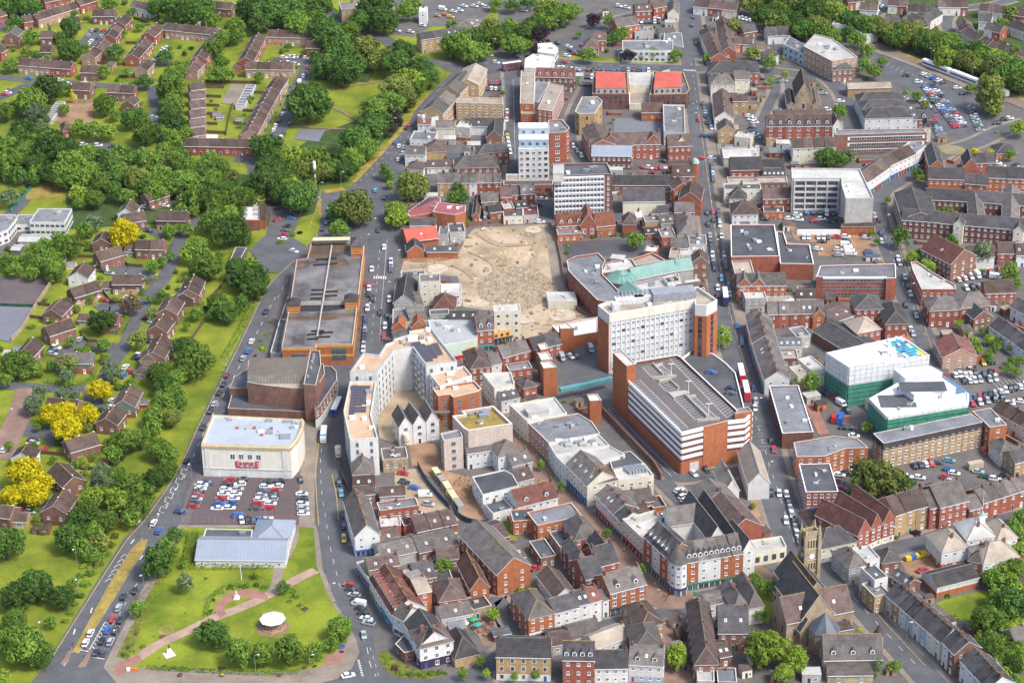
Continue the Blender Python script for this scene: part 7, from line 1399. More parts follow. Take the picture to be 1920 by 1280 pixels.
row('of the big stone church',[(1452,1070,1500,1130,12,9,7,'s','D',1,dict(label='long dark slate nave of the big stone church',sp=3.5)),(1475,1168,1600,1143,12.5,8.5,6.5,'s','P',1,dict(label='plum slate transepts of the big stone church',sp=5,skyl=2)),(1504,1160,1564,1148,22,9.5,8.2,'s','D',1,dict(label='steep dark slate chancel with stone gable beside the apse',typ='e',win=None)),(1437,1088,1464,1126,6,4,2,'s','S',1,dict(label='low slate side aisle left of the church nave',typ='s')),(1501,1183,1527,1177,8,6,4,'s','D',1,dict(label='small gabled stone porch with white sign at the church',typ='e',win=None)),(1569,1183,1599,1178,6,3.6,2,'s','P',1,dict(label='low stone vestry with plum roof right of the apse',typ='s',win=None)),(1545,1236,1655,1234,11,6,6,'s','S',1,dict(label='stone church hall with three gabled dormers',dorm=3,win='a',sp=6)),(1552,1266,1637,1265,7,3,2.4,'s','S',1,dict(label='lean-to slate front range of the stone church hall',typ='s',skyl=0,win='a',sp=5))],'church part',cat='church',**CH)
c=at(1546,1176,8);o=new('church_apse',None);o.location=(c.x,c.y,0);tag(o,'rounded stone apse with blue-grey pointed roof on the church','church');b=MB();b.cyl(0,0,0,8,5.2,5.2,STN,8,False);b.build('wall',o);b=MB();b.cyl(0,0,7.9,14.0,5.5,.1,mat('lead_blue',(.085,.10,.12),.5,.2,.3,spec=.5),8);b.build('roof',o)
for i in range(8):q=new('arched_window',ARCH,o);a_=6.2832*(i+.5)/8;q.location=(4.85*math.cos(a_),4.85*math.sin(a_),2.8);q.rotation_euler=(0,0,a_+1.5708)
c=at(1647,1200,4);o=new('stone_turret',None);o.location=(c.x,c.y,0);tag(o,'small round stone turret with purple conical roof behind church hall','turret');b=MB();b.cyl(0,0,0,6.5,1.7,1.7,STN,10,False);b.build('wall',o);b=MB();b.cyl(0,0,6.5,10.5,2,.1,ROOF['P'][1],10);b.build('roof',o)
# ---------------------------------------------------------------- lower right
row('right of the big church',[(1538,1028,1607,1014,11,6.5,4.5,'c','D',1,dict(typ='h',lower='w')),(1592,1066,1627,1057,12,7,3.4,'g','S',1,dict(typ='h')),(1616,1052,1650,1045,9,7,0,'w','L',1,dict(typ='f')),(1640,1087,1665,1080,9,9,0,'w','A',1,dict(typ='f',skyl=1)),(1640,1118,1668,1111,9,6.5,0,'y','G',1,dict(typ='f')),(1655,1055,1690,1050,8,4.5,3,'b','D',1,dict(typ='h')),(1670,1078,1700,1100,6,4,2,'b','D',1)],'building',ch=1,sp=2.4)
row('of gabled red houses on upper street',[(1609,1003,1632,990,20,9,5,'r','H',1),(1633,990,1654,981,20,9,5,'r','H',1),(1655,981,1678,973,20,9,5,'r','H',1)],'gabled house',typ='e',ch=0,sp=2.2,ww=1.2,wh=1.6,lower='c')
row('of street terrace above the mansion',[(1679,966,1718,953,12,9.5,4.5,'y','P',2),(1719,953,1743,947,12,9.5,4.5,'y','P',1),(1744,953,1762,949,12,9,4,'r','S',1),(1763,951,1816,938,15,9.5,5,'r','S',1,dict(sp=2.4)),(1818,956,1842,950,10,6,3,'r','S',1),(1843,943,1925,917,10,7,3,'r','S',5)],'terraced house',ch=1,sp=2.4)
row('of pale lichened mansion',[(1766,1034,1816,1024,12,8,4.5,'w','E',1),(1813,1012,1866,1004,12,9,4.5,'w','L',1),(1844,1056,1912,1042,11,8,4.5,'w','E',1),(1868,1014,1908,1006,12,7.5,4,'w','E',1),(1816,1050,1843,1056,9,7.5,3,'o','S',1)],'mansion wing',cat='mansion',typ='h',ch=2,lower='o')
simple('cupola','small green-capped white cupola with flagpole on the mansion','cupola',1836,1030,lambda b:(b.box(-1,-1,11.5,1,1,14.5,M_WHITE),b.cyl(0,0,14.5,16,1.3,.1,mat('copper_green',(.25,.4,.33),.6),8),b.cyl(0,0,15.8,24,.08,.05,M_WHITE,6)));simple('roof_light','round white rooflight in the mansion courtyard','rooflight',1862,1050,lambda b:(b.prism([(-6,-5),(6,-5),(6,5),(-6,5)],0,5,WALL['w'][1],True,ROOF['A'][1]),b.cyl(0,0,5,5.5,2.6,2.4,M_WHITE,18)))
row('',[(1757,1101,1836,1081,10,4.5,2.4,'w','D',1,dict(label='long white shed with dark slate roof and brick base',win=None,lower='o',ch=0))],'shed')
row('of pastel bay-fronted diagonal terrace',[(1661,1114,1764,1203,9.5,7.5,3.6,'w','D',8,dict(walls=['g','y','w','u','w','u','w','c'])),(1767,1202,1790,1226,10,9,3.6,'w','D',2,dict(walls=['w','b'])),(1801,1237,1852,1292,10,8,3.6,'w','D',4,dict(walls=['w','w','u','w']))],'terraced house',ch=1,sp=2.2,ww=1.0)
row('behind pastel diagonal terrace',[(1728,1150,1745,1147,7,5,1.4,'y','D',1),(1758,1180,1776,1176,7,5,1.4,'y','D',1),(1700,1118,1716,1115,7,5,1.4,'b','D',1),(1875,1253,1890,1249,8,4,1.4,'y','E',1),(1905,1205,1930,1198,8,6,3,'p','S',1)],'rear extension',cat='house',ch=1)
# ---------------------------------------------------------------- scaffolded blocks
NET=lines('green_netting',(.045,.25,.17),1.0,.0,'z',rough=.9,var=.3,scale=.4,fine=.2);SHW=mat('white_sheeting',(.66,.67,.68),.6,.14,.5,fine=.06);ROOF['Q']=('white sheeted',mat('sheeted_roof',(.70,.70,.69),.6,.12,.12,fine=.04));WALL['q']=('white sheeted',SHW)
def wrap(R,P,z1,zg,z0=0):
 n=len(P)
 for i in range(n):
  p,q=P[i],P[(i+1)%n];L=math.hypot(q[0]-p[0],q[1]-p[1]);ux,uy=(q[0]-p[0])/L,(q[1]-p[1])/L
  if R.facing(uy,-ux)<-.3 or L<2:continue
  strip(R,p,q,z0,zg,.5,NET,'green_netting');strip(R,p,q,zg,z1,.45,SHW,'white_sheeting');b=MB()
  for k in range(int(L/2.4)+1):b.box(k*2.4,-.62,0,k*2.4+.06,-.56,z1+1,M_STEEL)
  z=2.0
  while z<z1+1:b.box(0,-.66,z,L,-.56,z+.07,M_STEEL,True);b.box(0,-.58,z-.4,L,-.52,z-.15,mat('netting_band',(.02,.11,.08)if z<zg else(.5,.5,.5),.9)if z<zg else M_WHITE,True);z+=2
  o=b.build('scaffold',R.o);o.location=(p[0],p[1],0);o.rotation_euler=(0,0,math.atan2(uy,ux))
R=block('scaffolded_building','larger scaffolded building wrapped in white sheeting above green netting','building',[(1550,661),(1592,688),(1675,676),(1742,665),(1690,630)],17,'q','Q',.5,None,finish=False,mcop=M_WHITE);wrap(R,R.P,17.6,9.5)
b=MB();rg=random.Random(5);cols_=[(.03,.1,.3),(.02,.3,.45),(.7,.7,.7),(.7,.7,.7),(.1,.16,.22),(.03,.35,.3),(.5,.6,.65),(.55,.5,.05),(.6,.08,.03)]
for i in range(9):
 for j in range(9):
  u,v=i/9,j/9;px=1659+u*38+v*42;py=638-u*9+v*38;k=rg.randrange(6)if i<7 else(8 if j<3 else(5 if j<6 else 7));m_=mat('panel_%d'%k,cols_[k],.7)
  p=lp(R,px,py,17);q=lp(R,px+38/9*.95,py-1*.95,17);s=lp(R,px+(38+42)/9*.95,py+(38-9)/9*.9,17);t=lp(R,px+42/9*.95,py+38/9*.9,17);b.face([(c_.x,c_.y,17.06)for c_ in(t,s,q,p)],m_)
b.build('coloured_panels',R.o);R.finish()
R=block('scaffolded_building','lower stepped scaffolded building in green netting with blue roof strip','building',[(1631,746),(1664,780),(1814,756),(1815,737),(1764,706),(1697,710)],12.5,'q','Q',.5,None,finish=False,mcop=M_WHITE);wrap(R,R.P,13,11.8)
P,_=vol(R,[(1676,692),(1697,709),(1767,699),(1745,687)],15.5,0,'q','Q','stepped_block');P,_=vol(R,[(1686,721),(1714,740),(1792,727),(1764,708)],15.5,12,'q','Q','stepped_block')
b=MB();b.face([(c_.x,c_.y,13.1)for c_ in(lp(R,1792,738,13),lp(R,1815,733,13),lp(R,1768,703,13),lp(R,1762,708,13))],mat('blue_sheet',(.12,.19,.32),.5,.15));b.build('blue_roof_strip',R.o)
for(x,y,w,d,z)in((1682,752,7,5,12.5),(1730,725,9,4,15.7)):p=lp(R,x,y,z);b=MB();b.face([(p.x-w,p.y-d,z+.1),(p.x+w,p.y-d,z+.1),(p.x+w,p.y+d,z+.1),(p.x-w,p.y+d,z+.1)],MATS['dark_felt']);b.build('roof_opening',R.o)
R.finish()
R=block('mansard_flats','long brown brick flats with slate top storey above car park','flats',[(1637,812),(1657,831),(1843,791),(1821,775)],11,'y','G',.2,'a',2.7,1.2,1.5,2.8)
for i in range(4):
 p,q=R.P[i],R.P[(i+1)%4]
 if R.facing(q[1]-p[1],-(q[0]-p[0]))>0:strip(R,p,q,8.35,11.2,.12,ROOF['D'][1],'mansard');L=math.hypot(q[0]-p[0],q[1]-p[1]);[R.win(p[0]+(q[0]-p[0])*(k+.5)/int(L/2.9)+(q[1]-p[1])/L*.15,p[1]+(q[1]-p[1])*(k+.5)/int(L/2.9)-(q[0]-p[0])/L*.15,8.9,math.atan2(q[1]-p[1],q[0]-p[0]),1.2,1.4,'a')for k in range(int(L/2.9))]
b_=R;[R.win];
for k_,w_ in enumerate(b_.wins[-40:]):pass
block('brick_flats','brown brick block with cream top and pale flat roof beside mansard flats','flats',[(1845,790),(1856,801),(1888,796),(1857,764),(1823,771)],10.5,'o','G',.4,'a',4);
block('grey_top_flats','orange brick flats with slate-clad upper walls beside the shopping lane','flats',[(1494,856),(1546,855),(1560,850),(1586,840),(1628,839),(1607,821),(1562,817),(1488,829)],9,'o','G',.4,'a',3,1.2,1.5,3)
block('brick_office','red brick block with dark square roof dotted by four vents','building',[(1498,870),(1511,922),(1572,921),(1556,868)],8.3,'r','A',.4,'a',2.2,1.3,1.5,2.8,mcop=M_WHITE);R=block('store','long brown store with weathered ribbed grey roof beside pink path','store',[(1442,723),(1467,812),(1525,809),(1497,722)],6.5,'k','G',.5,None,mcop=M_WHITE)
row('',[(1520,990,1568,981,12,5,3.5,'g','P',1,dict(label='slate-roofed house patched with bright blue tarpaulin beside church tower',typ='h',ch=1))],'house')
simple('tarpaulin','bright blue tarpaulin over slate roof beside the church tower','tarpaulin',1546,985,lambda b:[b.face([(-5+i*2.5,-5,4.6+.3*math.sin(i)),(-2.5+i*2.5,-5,4.6+.3*math.sin(i+1)),(-2.5+i*2.5,-.5,8+.3*math.cos(i)),(-5+i*2.5,-.5,8.0+.3*math.sin(i*2))],mat('blue_tarp',(.01,.13,.45),.5,.15))for i in range(4)])
# ---------------------------------------------------------------- east of the high street
row('along right of high street below red terrace',[(1399,594,1411,643,10,7,3.4,'w','S',4),(1412,645,1434,712,10,7,3.4,'w','S',5)],'terraced shop',shop=True,ch=1,sp=2.6)
row('behind right side of the high street',[(1440,589,1480,588,9,7,3.4,'r','S',2),(1481,588,1546,586,9,7,3.4,'r','S',3),(1524,593,1547,592,9,6,3,'o','S',1,dict(typ='e')),(1416,612,1450,610,8,5,2.4,'r','P',1),(1450,650,1504,649,8,5,1.4,'w','G',1,dict(skyl=5)),(1494,632,1520,628,9,5,0,'g','G',1,dict(typ='f')),(1453,672,1497,671,8,3.6,0,'b','E',1,dict(typ='f',plant=4)),(1524,620,1592,662,16,5,2.4,'k','D',1,dict(win=None)),(1461,700,1492,699,6,4,1.4,'g','D',1),(1524,696,1549,690,12,7,.6,'c','L',1,dict(typ='f')),(1496,704,1526,698,8,6,.5,'c','E',1,dict(typ='f')),(1570,602,1604,590,14,6,2,'c','P',1,dict(skyl=2)),(1545,590,1565,605,8,5,1,'c','D',1)],'building',ch=0)
row('of dark red flats with hipped roofs',[(1604,580,1656,578,12,9,3.5,'r','D',1),(1661,607,1702,606,18,8,3.5,'r','D',1),(1607,625,1652,616,12,8,3.5,'r','E',1)],'block of flats',cat='flats',typ='h',ch=0)
R=block('office_block','dark red brick office with continuous window bands and grey roof','office',[(1543,519),(1661,519),(1662,522),(1680,521),(1679,494),(1659,495),(1538,498),(1531,518)],10,'r','G',.6,None,finish=False,mcop=M_WHITE)
for i in range(8):
 p,q=R.P[i],R.P[(i+1)%8];L=math.hypot(q[0]-p[0],q[1]-p[1])
 if R.facing((q[1]-p[1])/L,-(q[0]-p[0])/L)>.6 and L>15:
  for z in(1.6,4.9,8.2):
   for k in range(17):R.win(p[0]+(q[0]-p[0])*(k+.5)/17,p[1]+(q[1]-p[1])*(k+.5)/17,z,math.atan2(q[1]-p[1],q[0]-p[0]),1.45,1.3,'d')
  strip(R,p,q,9.7,10.7,.2,M_WHITE,'fascia')
R.finish()
block('supermarket','large red brick supermarket with dark blue-grey felt roof','supermarket',[(1371,481),(1462,480),(1452,421),(1370,421)],9,'r','A',.8,None,mcop=M_WHITE);block('supermarket','lower stepped wing of the supermarket with grey felt roof','supermarket',[(1463,494),(1526,495),(1518,458),(1476,457),(1469,435),(1456,434)],7,'r','A',.8,None,mcop=M_WHITE)
row('between supermarket and red terrace',[(1384,536,1474,535,12,9,3,'o','S',1),(1384,534,1408,534,8,9.5,3,'o','S',1,dict(typ='e')),(1410,534,1434,534,8,9.5,3,'o','S',1,dict(typ='e')),(1378,513,1414,512,13,8,0,'b','E',1,dict(typ='f',plant=2)),(1398,560,1438,558,8,6,0,'g','L',1,dict(typ='f')),(1440,568,1500,566,6,4,0,'g','E',1,dict(typ='f',plant=3)),(1494,560,1530,560,9,5,2.4,'g','B',1),(1497,552,1525,552,8,3,0,'b','A',1,dict(typ='f'))],'building',ch=0)
R=block('concrete_office','grey concrete office with weathered pale roof and dark window grid','office',[(1485,334),(1578,334),(1578,346),(1586,372),(1638,371),(1612,316),(1484,315)],17,'g','L',.8,None,finish=False)
p=lp(R,1490,334,17);q=lp(R,1577,334,17);L=q.x-p.x
e_=min(((R.P[i],R.P[(i+1)%7])for i in range(7)if R.P[(i+1)%7][0]-R.P[i][0]>15),key=lambda e:e[0][0]);fr_,u_,L_,rz_=facade_frame(R,*e_)
for j in range(5):
 for i in range(20):x=1.5+(L_-3)*(i+.5)/20;R.win(fr_.x+u_.x*x,fr_.y+u_.y*x,2.6+j*2.95,rz_,.95,1.6,'k')
b=MB()
for i in range(5):x=1.0+(L_-2.6)*i/4;b.box(x,-.5,1.5,x+.6,0,17,mat('pale_concrete',(.55,.53,.5),.9,.15))
for j in range(6):b.box(.8,-.35,1.6+j*2.95,L_-.8,0,2.35+j*2.95,MATS['pale_concrete'],True)
o=b.build('facade_grid',R.o);o.location=fr_;o.rotation_euler=(0,0,rz_);R.finish()
row('',[(1578,424,1640,424,9,4.5,3,'o','B',1,dict(label='orange brick building with brown tiled roof at corner of tarmac yard',typ='h',ch=1,win=None))],'building')
wallrun('yard_wall','long white wall below the tarmac yard',[(1494,440),(1580,440),(1640,438)],2.6,.4,M_WHITE,'wall')
row('on right of upper high street',[(1329,137,1424,136,14,7,4,'r','D',1,dict(typ='h')),(1333,158,1377,157,11,7,3.5,'c','S',1,dict(typ='h')),(1378,149,1406,148,9,8,3,'c','S',1),(1340,222,1376,222,32,6.5,3.6,'w','P',1,dict(typ='e',ch=3)),(1347,246,1378,245,9,7,3,'y','P',1,dict(typ='e')),(1374,190,1401,190,7,8,2,'y','P',1),(1377,256,1407,260,7,4,0,'c','L',1,dict(typ='f')),(1357,296,1409,294,12,5,2,'g','L',1,dict(win=None)),(1408,282,1424,282,6,6,0,'w','L',1,dict(typ='f')),(1370,319,1429,318,12,5,4,'r','D',1),(1431,313,1470,313,6,4,2.6,'g','D',1),(1431,334,1472,334,10,4,3,'g','D',1,dict(skyl=5)),(1365,343,1477,342,7,6.5,.1,'b','E',1,dict(typ='f')),(1358,355,1427,354,7,7,0,'c','A',1,dict(typ='f')),(1368,372,1400,372,9,5.5,3.4,'c','D',1,dict(typ='h')),(1373,402,1422,401,12,5.5,4.2,'w','P',1,dict(typ='h')),(1431,373,1485,372,10,6.5,3,'r','P',1),(1432,397,1470,397,6,3.4,0,'o','A',1,dict(typ='f')),(1304,345,1306,345,2,2,1,'r','B',1)][:-1],'building',ch=1)
row('on left of the high street by crossing',[(1273,374,1314,376,14,8,4,'r','B',1,dict(typ='e',win=None)),(1262,331,1302,330,12,7,3.4,'r','P',1),(1255,318,1300,316,6,6,3,'o','P',1),(1263,356,1298,352,8,8,3,'r','P',1,dict(typ='e'))],'building',ch=1)
simple('corner_cupola','small green copper dome on brick corner by the crossing','dome',1303,338,lambda b:(b.cyl(0,0,0,9,1.8,1.8,WALL['r'][1],10,False),b.cyl(0,0,9,10.5,2.1,1.4,mat('copper_green',(.25,.4,.33)),10),b.cyl(0,0,10.5,11.5,1.4,.1,MATS['copper_green'],10)))
row('of tall red and white Victorian terrace',[(1437,237,1560,236,10,10.5,4,'r','P',7,dict(dorm=1)),(1561,238,1579,237,9,10,4,'w','P',1,dict(typ='e'))],'terraced house',ch=0,ww=1.4,wh=1.7,sp=3.4)
row('',[(1437,260,1458,260,5,3.8,.6,'y','L',1,dict(label='small buff annex at left foot of the Victorian terrace',typ='f',ch=0)),(1487,278,1567,276,10,8.5,3,'c','P',3,dict(ch=0)),(1452,219,1549,217,6,3,2.2,'b','P',1,dict(label='low dark hall roof in front of the stone chapel',ch=0,win=None))][:1],'annex',cat='building')
row('of cream rear range below Victorian terrace',[(1487,278,1567,276,10,8.5,3,'c','P',4)],'terraced house',ch=0);row('',[(1452,219,1549,217,6,3,2.2,'b','P',1,dict(label='low dark hall roof in front of the stone chapel',ch=0,win=None))],'hall')
R=block('office_block','long brown brick office with three white window bands','office',[(1567,253),(1738,248),(1730,241),(1565,244)],10.5,'b','G',.4,None,finish=False)
e_=max(((R.P[i],R.P[(i+1)%4])for i in range(4)),key=lambda e:e[1][0]-e[0][0]);fr_,u_,L_,rz_=facade_frame(R,*e_)
for z in(1.5,4.8,8.0):
 strip(R,*e_,z-.2,z+1.5,.08,M_WHITE,'white_band',6,1)
 for i in range(30):x=7+(L_-9)*(i+.5)/30;R.win(fr_.x+u_.x*x+u_.y*.1,fr_.y+u_.y*x-u_.x*.1,z,rz_,1.0,1.2,'k')
R.finish()
row('of stone chapel with big arched window',[(1491,184,1523,184,22,9,8,'s','P',1),(1476,198,1491,198,20,5,1.6,'s','P',1),(1523,198,1538,198,20,5,1.6,'s','P',1)],'chapel part',cat='chapel',typ='e',ch=0,win='b',sp=5,ww=2,wh=3.4,sh=8,door=False)
block('pink_warehouse','faded pink four-storey warehouse with patched pale flat roof','warehouse',[(1507,87),(1560,115),(1608,107),(1560,72),(1528,64)],11,'p','L',.5,'a',3.6,1.3,1.5,3.6);block('blue_warehouse','blue-grey low warehouse left of the pink one','warehouse',[(1469,83),(1507,101),(1512,86),(1480,68)],7,'u','G',.4,'k',3.6)
row('beside railway car park',[(1560,132,1600,130,9,7,3,'b','D',1,dict(typ='h')),(1590,166,1671,164,7,5,1.6,'y','E',1,dict(win=None)),(1603,178,1622,222,24,7.5,3.4,'w','D',3,dict(typ='h')),(1623,224,1745,224,10,6,3,'w','D',5,dict(walls=['w','r','w','w','r'],dorm=1))],'building',ch=0)
row('',[(1733,238,1746,238,8,8,2.4,'c','D',1,dict(label='slim cream corner tower house by the roundabout',typ='h',ch=0))],'house')
row('in curved row of white shops',[(1606,352,1640,334,10,8,3,'w','P',2),(1640,333,1669,313,10,8,3,'w','P',2),(1670,310,1717,288,10,8.5,3,'w','B',3),(1718,286,1737,273,9,8.5,.5,'w','G',1,dict(typ='f'))],'shop',shop=True,ch=0,sp=2.4)
row('of orange flats beside the roundabout',[(1741,335,1808,337,11,8,3.4,'o','D',1),(1809,344,1851,347,10,6.5,3,'o','D',2),(1852,333,1925,336,11,8.5,3.4,'o','D',2),(1743,312,1770,312,22,8,3,'o','D',1,dict(typ='e')),(1808,312,1832,312,12,9,4,'r','D',1,dict(typ='e',win=None)),(1832,306,1867,305,10,6,3,'r','D',2)],'block of flats',cat='flats',ch=0)
row('',[(1868,288,1905,286,10,3.6,3,'y','D',1,dict(label='low buff pavilion with stepped dark hipped roof',typ='h',ch=0))],'pavilion')
row('of horseshoe courtyard flats',[(1691,412,1759,417,11,9,3,'k','D',1),(1760,418,1925,432,11,8.5,3,'k','D',2),(1735,374,1822,378,12,8,3,'k','D',1),(1823,378,1925,386,12,8,3,'k','D',1),(1677,362,1692,410,16,9,3,'k','D',1),(1818,414,1847,415,26,8,2.6,'k','S',1,dict(typ='e')),(1879,420,1910,422,40,8,2.6,'k','S',1,dict(typ='e'))],'block of flats',cat='flats',ch=0,sp=2.4)
row('gable bay of horseshoe flats',[(1788,420,1806,422,5,10,2.5,'c','D',1),(1900,432,1919,434,5,10,2.5,'c','D',1)],'cream gable',cat='flats',typ='e',ch=0)
row('near leafy corner east of high street',[(1727,467,1783,495,15,8.5,5,'b','H',1,dict(ridge=M_YRIDGE)),(1817,482,1865,481,9,6,3.4,'w','P',2),(1872,475,1905,475,9,6,3.4,'r','P',1),(1906,478,1930,478,9,6,3.4,'w','P',1),(1848,550,1904,548,10,5.5,3.4,'r','B',1),(1743,583,1800,580,12,8,3.4,'r','S',1,dict(typ='h')),(1801,578,1858,572,13,8,3.4,'r','S',1,dict(typ='h')),(1826,598,1860,592,10,6,3,'b','D',1,dict(typ='e'))],'building',ch=0)
block('bank_building','triangular red brick building with pale grey roof at road fork','building',[(1708,491),(1711,505),(1728,542),(1792,542),(1791,534),(1745,508),(1720,490)],7.5,'r','L',.7,'a',2.6,1.2,1.6,3.4)
row('along the lane behind gardens',[(1753,640,1768,670,14,5.5,3.6,'r','H',1,dict(wall='p')),(1855,610,1925,660,9,6,3,'w','D',4),(1895,575,1930,592,8,6,3,'w','D',2),(1860,768,1930,806,9,6,3,'c','B',4,dict(walls=['c','w','c','w'])),(1876,850,1903,845,9,6,3,'w','S',1,dict(typ='h')),(1903,868,1930,862,9,6,3,'y','D',1)],'house',ch=1)
wallrun('brick_wall','tall orange brick yard wall at top of the east car park',[(1768,685),(1800,685),(1836,680),(1850,676)],3.4,.4,WALL['o'][1],'wall')
# ---------------------------------------------------------------- far north
row('around far junction and car showroom',[(1004,144,1076,146,10,8,3,'b','H',1,dict(dorm=5)),(1094,90,1122,90,9,6,4,'r','P',1,dict(typ='h')),(1112,76,1136,76,9,6,3,'r','P',1),(1158,52,1198,46,11,8,3,'o','S',1),(1192,22,1222,20,9,7,3,'r','P',1),(1226,16,1250,12,9,7,2.4,'r','P',1),(1252,26,1273,26,18,5,3,'c','S',1,dict(typ='e')),(1236,64,1266,62,9,4,1.6,'g','S',1),(1190,60,1226,58,7,4,0,'g','G',1,dict(typ='f')),(790,75,862,65,9,8,2.4,'y','D',3,dict(ch=0)),(866,60,905,42,9,7,2.4,'y','S',2,dict(ch=0)),(640,18,690,14,12,8,0,'y','G',1,dict(typ='f')),(700,20,740,18,10,9,0,'o','G',1,dict(typ='f')),(785,22,800,22,8,7,0,'w','W',1,dict(typ='f')),(1330,78,1366,92,10,4,0,'o','A',1,dict(typ='f'))],'building',ch=1)
block('long_office','long tan-roofed orange brick range beside far street','office',[(975,194),(1001,195),(1003,134),(977,133)],10,'o','E',.3,'a',3.4);block('long_office','angled orange brick range with tan roof and tall windows','office',[(1008,205),(1035,209),(1057,161),(1030,155)],10,'o','E',.3,'a',2.4,1.1,2);block('glazed_link','blue-grey glazed wedge between the two tan-roofed ranges','office',[(1001,190),(1010,192),(1030,155),(1003,154)],9,'g','G',.1,None);block('entrance_range','low orange brick front range with tan roof','office',[(977,213),(1036,214),(1036,207),(978,207)],6,'o','E',.3,'d',5)
block('car_showroom','white flat-roofed car showroom with red sign box','showroom',[(983,127),(1033,128),(1040,106),(1000,101),(985,110)],6,'w','W',.5,None);block('car_showroom','smaller white-roofed showroom wing among parked cars','showroom',[(1008,98),(1040,102),(1047,90),(1035,80),(1008,82)],5,'w','W',.4,'k',3)
for k_,(p1,p2,lab_)in enumerate((([(1111,176),(1179,176),(1177,136),(1112,134)],[(1117,166),(1174,166),(1171,137),(1118,136)],'left one of twin dark blocks with bright red roof'),([(1219,178),(1287,176),(1293,168),(1282,136),(1225,134)],[(1226,166),(1278,164),(1277,137),(1230,136)],'right one of twin dark blocks with bright red roof'))):
 R=block('new_block',lab_,'building',p1,8,'k','A',.6,'k',2.4,1.2,1.5,2.7,mcop=mat('orange_rim',(.6,.36,.14),.8),finish=False);P,_=vol(R,p2,11.5,8,'g','R','top_storey',win='k',sp=2.6,w=1.2,h=1.5);R.finish()
block('concrete_deck','pale concrete deck between the twin red-roofed blocks','building',[(1180,160),(1219,160),(1224,136),(1178,136)],7,'c','L',.3,None);block('concrete_deck','lower beige deck in front between the twin red-roofed blocks','building',[(1180,195),(1218,195),(1219,166),(1180,166)],3,'c','E',.3,None,mcop=M_WHITE)
row('',[(1203,211,1243,211,10,5,3,'o','B',1,dict(label='orange brick building with brown roof below right red-roofed block',ch=0))],'building');block('theatre','grey and white flat-roofed hall with red roof lanterns beside high street','hall',[(1245,246),(1285,250),(1283,197),(1243,196)],7,'w','G',.7,'a',4)
R=block('glass_office','long white two-storey building with glazed grey roof','office',[(1167,94),(1248,95),(1262,94),(1262,76),(1167,76)],6.5,'w','G',.4,'d',2.6,1.8,1.3,3.2);block('flat_store','pale flat-roofed store beside the upper high street','store',[(1244,78),(1282,90),(1278,62),(1246,60)],4,'g','G',.3,None)
rg=random.Random(21);SP_=[]
for(x0,y0,x1,y1,n_,D_,wl,rf)in[(1310,60,1332,110,6,9,'r','P'),(1342,40,1352,98,4,8,'r','P'),(1375,82,1410,84,2,8,'w','P'),(1418,95,1440,92,1,8,'w','P'),(1442,108,1460,104,1,8,'w','P'),(1440,68,1482,66,2,12,'w','D'),(1395,62,1420,58,1,8,'b','D'),(1300,12,1380,20,3,9,'r','P'),(1520,22,1560,25,2,8,'o','P'),(1612,18,1645,20,2,9,'w','P'),(1660,46,1690,42,2,8,'w','D'),(1705,42,1745,36,3,8,'w','D'),(1700,60,1740,50,3,7,'c','D'),(1745,40,1768,26,2,8,'w','D'),
(1665,10,1700,12,2,9,'r','P'),(1702,22,1750,24,3,8,'w','D'),(1760,14,1815,14,4,8,'w','P'),(1835,20,1925,32,6,8,'r','P'),(1792,42,1800,60,2,8,'r','P'),(1802,62,1830,80,3,8,'w','P'),(1832,80,1850,88,2,8,'w','P'),(1852,88,1880,95,3,8,'c','P'),(1880,98,1925,108,4,8,'r','P'),(1845,55,1875,62,2,8,'w','D'),(1835,40,1858,42,1,8,'w','D'),(1890,50,1925,62,2,8,'w','D'),(1865,106,1895,120,2,8,'r','H'),(1905,125,1925,130,1,8,'w','D'),(1590,5,1620,2,2,8,'r','P'),(1560,45,1590,48,1,8,'w','L'),(1588,52,1620,66,1,10,'w','W'),(1645,55,1665,60,1,8,'r','P')]:
 SP_.append((x0,y0,x1,y1,D_,5.2,2.8 if rf not in 'LW' else 0.2,wl,rf,n_,dict(typ='g' if rf not in 'LW' else 'f',walls=[rg.choice([wl,wl,'w','c','r'])for _ in range(n_)]if n_>1 else None)))
row('in far right hillside streets',SP_,'terraced house',ch=1,sp=2.8)
# train
tc=[(1735,124),(1790,145),(1845,166)]
o=new('train',None);a_=at(1730,122);b_=at(1860,172);o.location=a_;hd=math.atan2(b_.y-a_.y,b_.x-a_.x);o.rotation_euler=(0,0,hd);tag(o,'white and blue passenger train standing at the platform','train')
for k in range(3):
 x0=k*20.4;b=MB();
 bb=MB();loft(bb,[(x0,1.2,1.1,.8,3.5),(x0+.5,1.4,1.3,.6,3.8),(x0+19.5,1.4,1.3,.6,3.8),(x0+20,1.2,1.1,.8,3.5)],M_WHITE);cr=bb.build('carriage',o);g=MB()
 for s in(-1,1):g.box(x0+1,s*1.41-.02,1.7,x0+19,s*1.41+.02,2.7,paint('n'),True)
 g.build('window_band',cr);w=MB()
 for xx in(x0+3,x0+5,x0+15,x0+17):w.box(xx-.4,-1.1,0,xx+.4,1.1,.7,M_BLACK)
 w.build('bogie',cr)
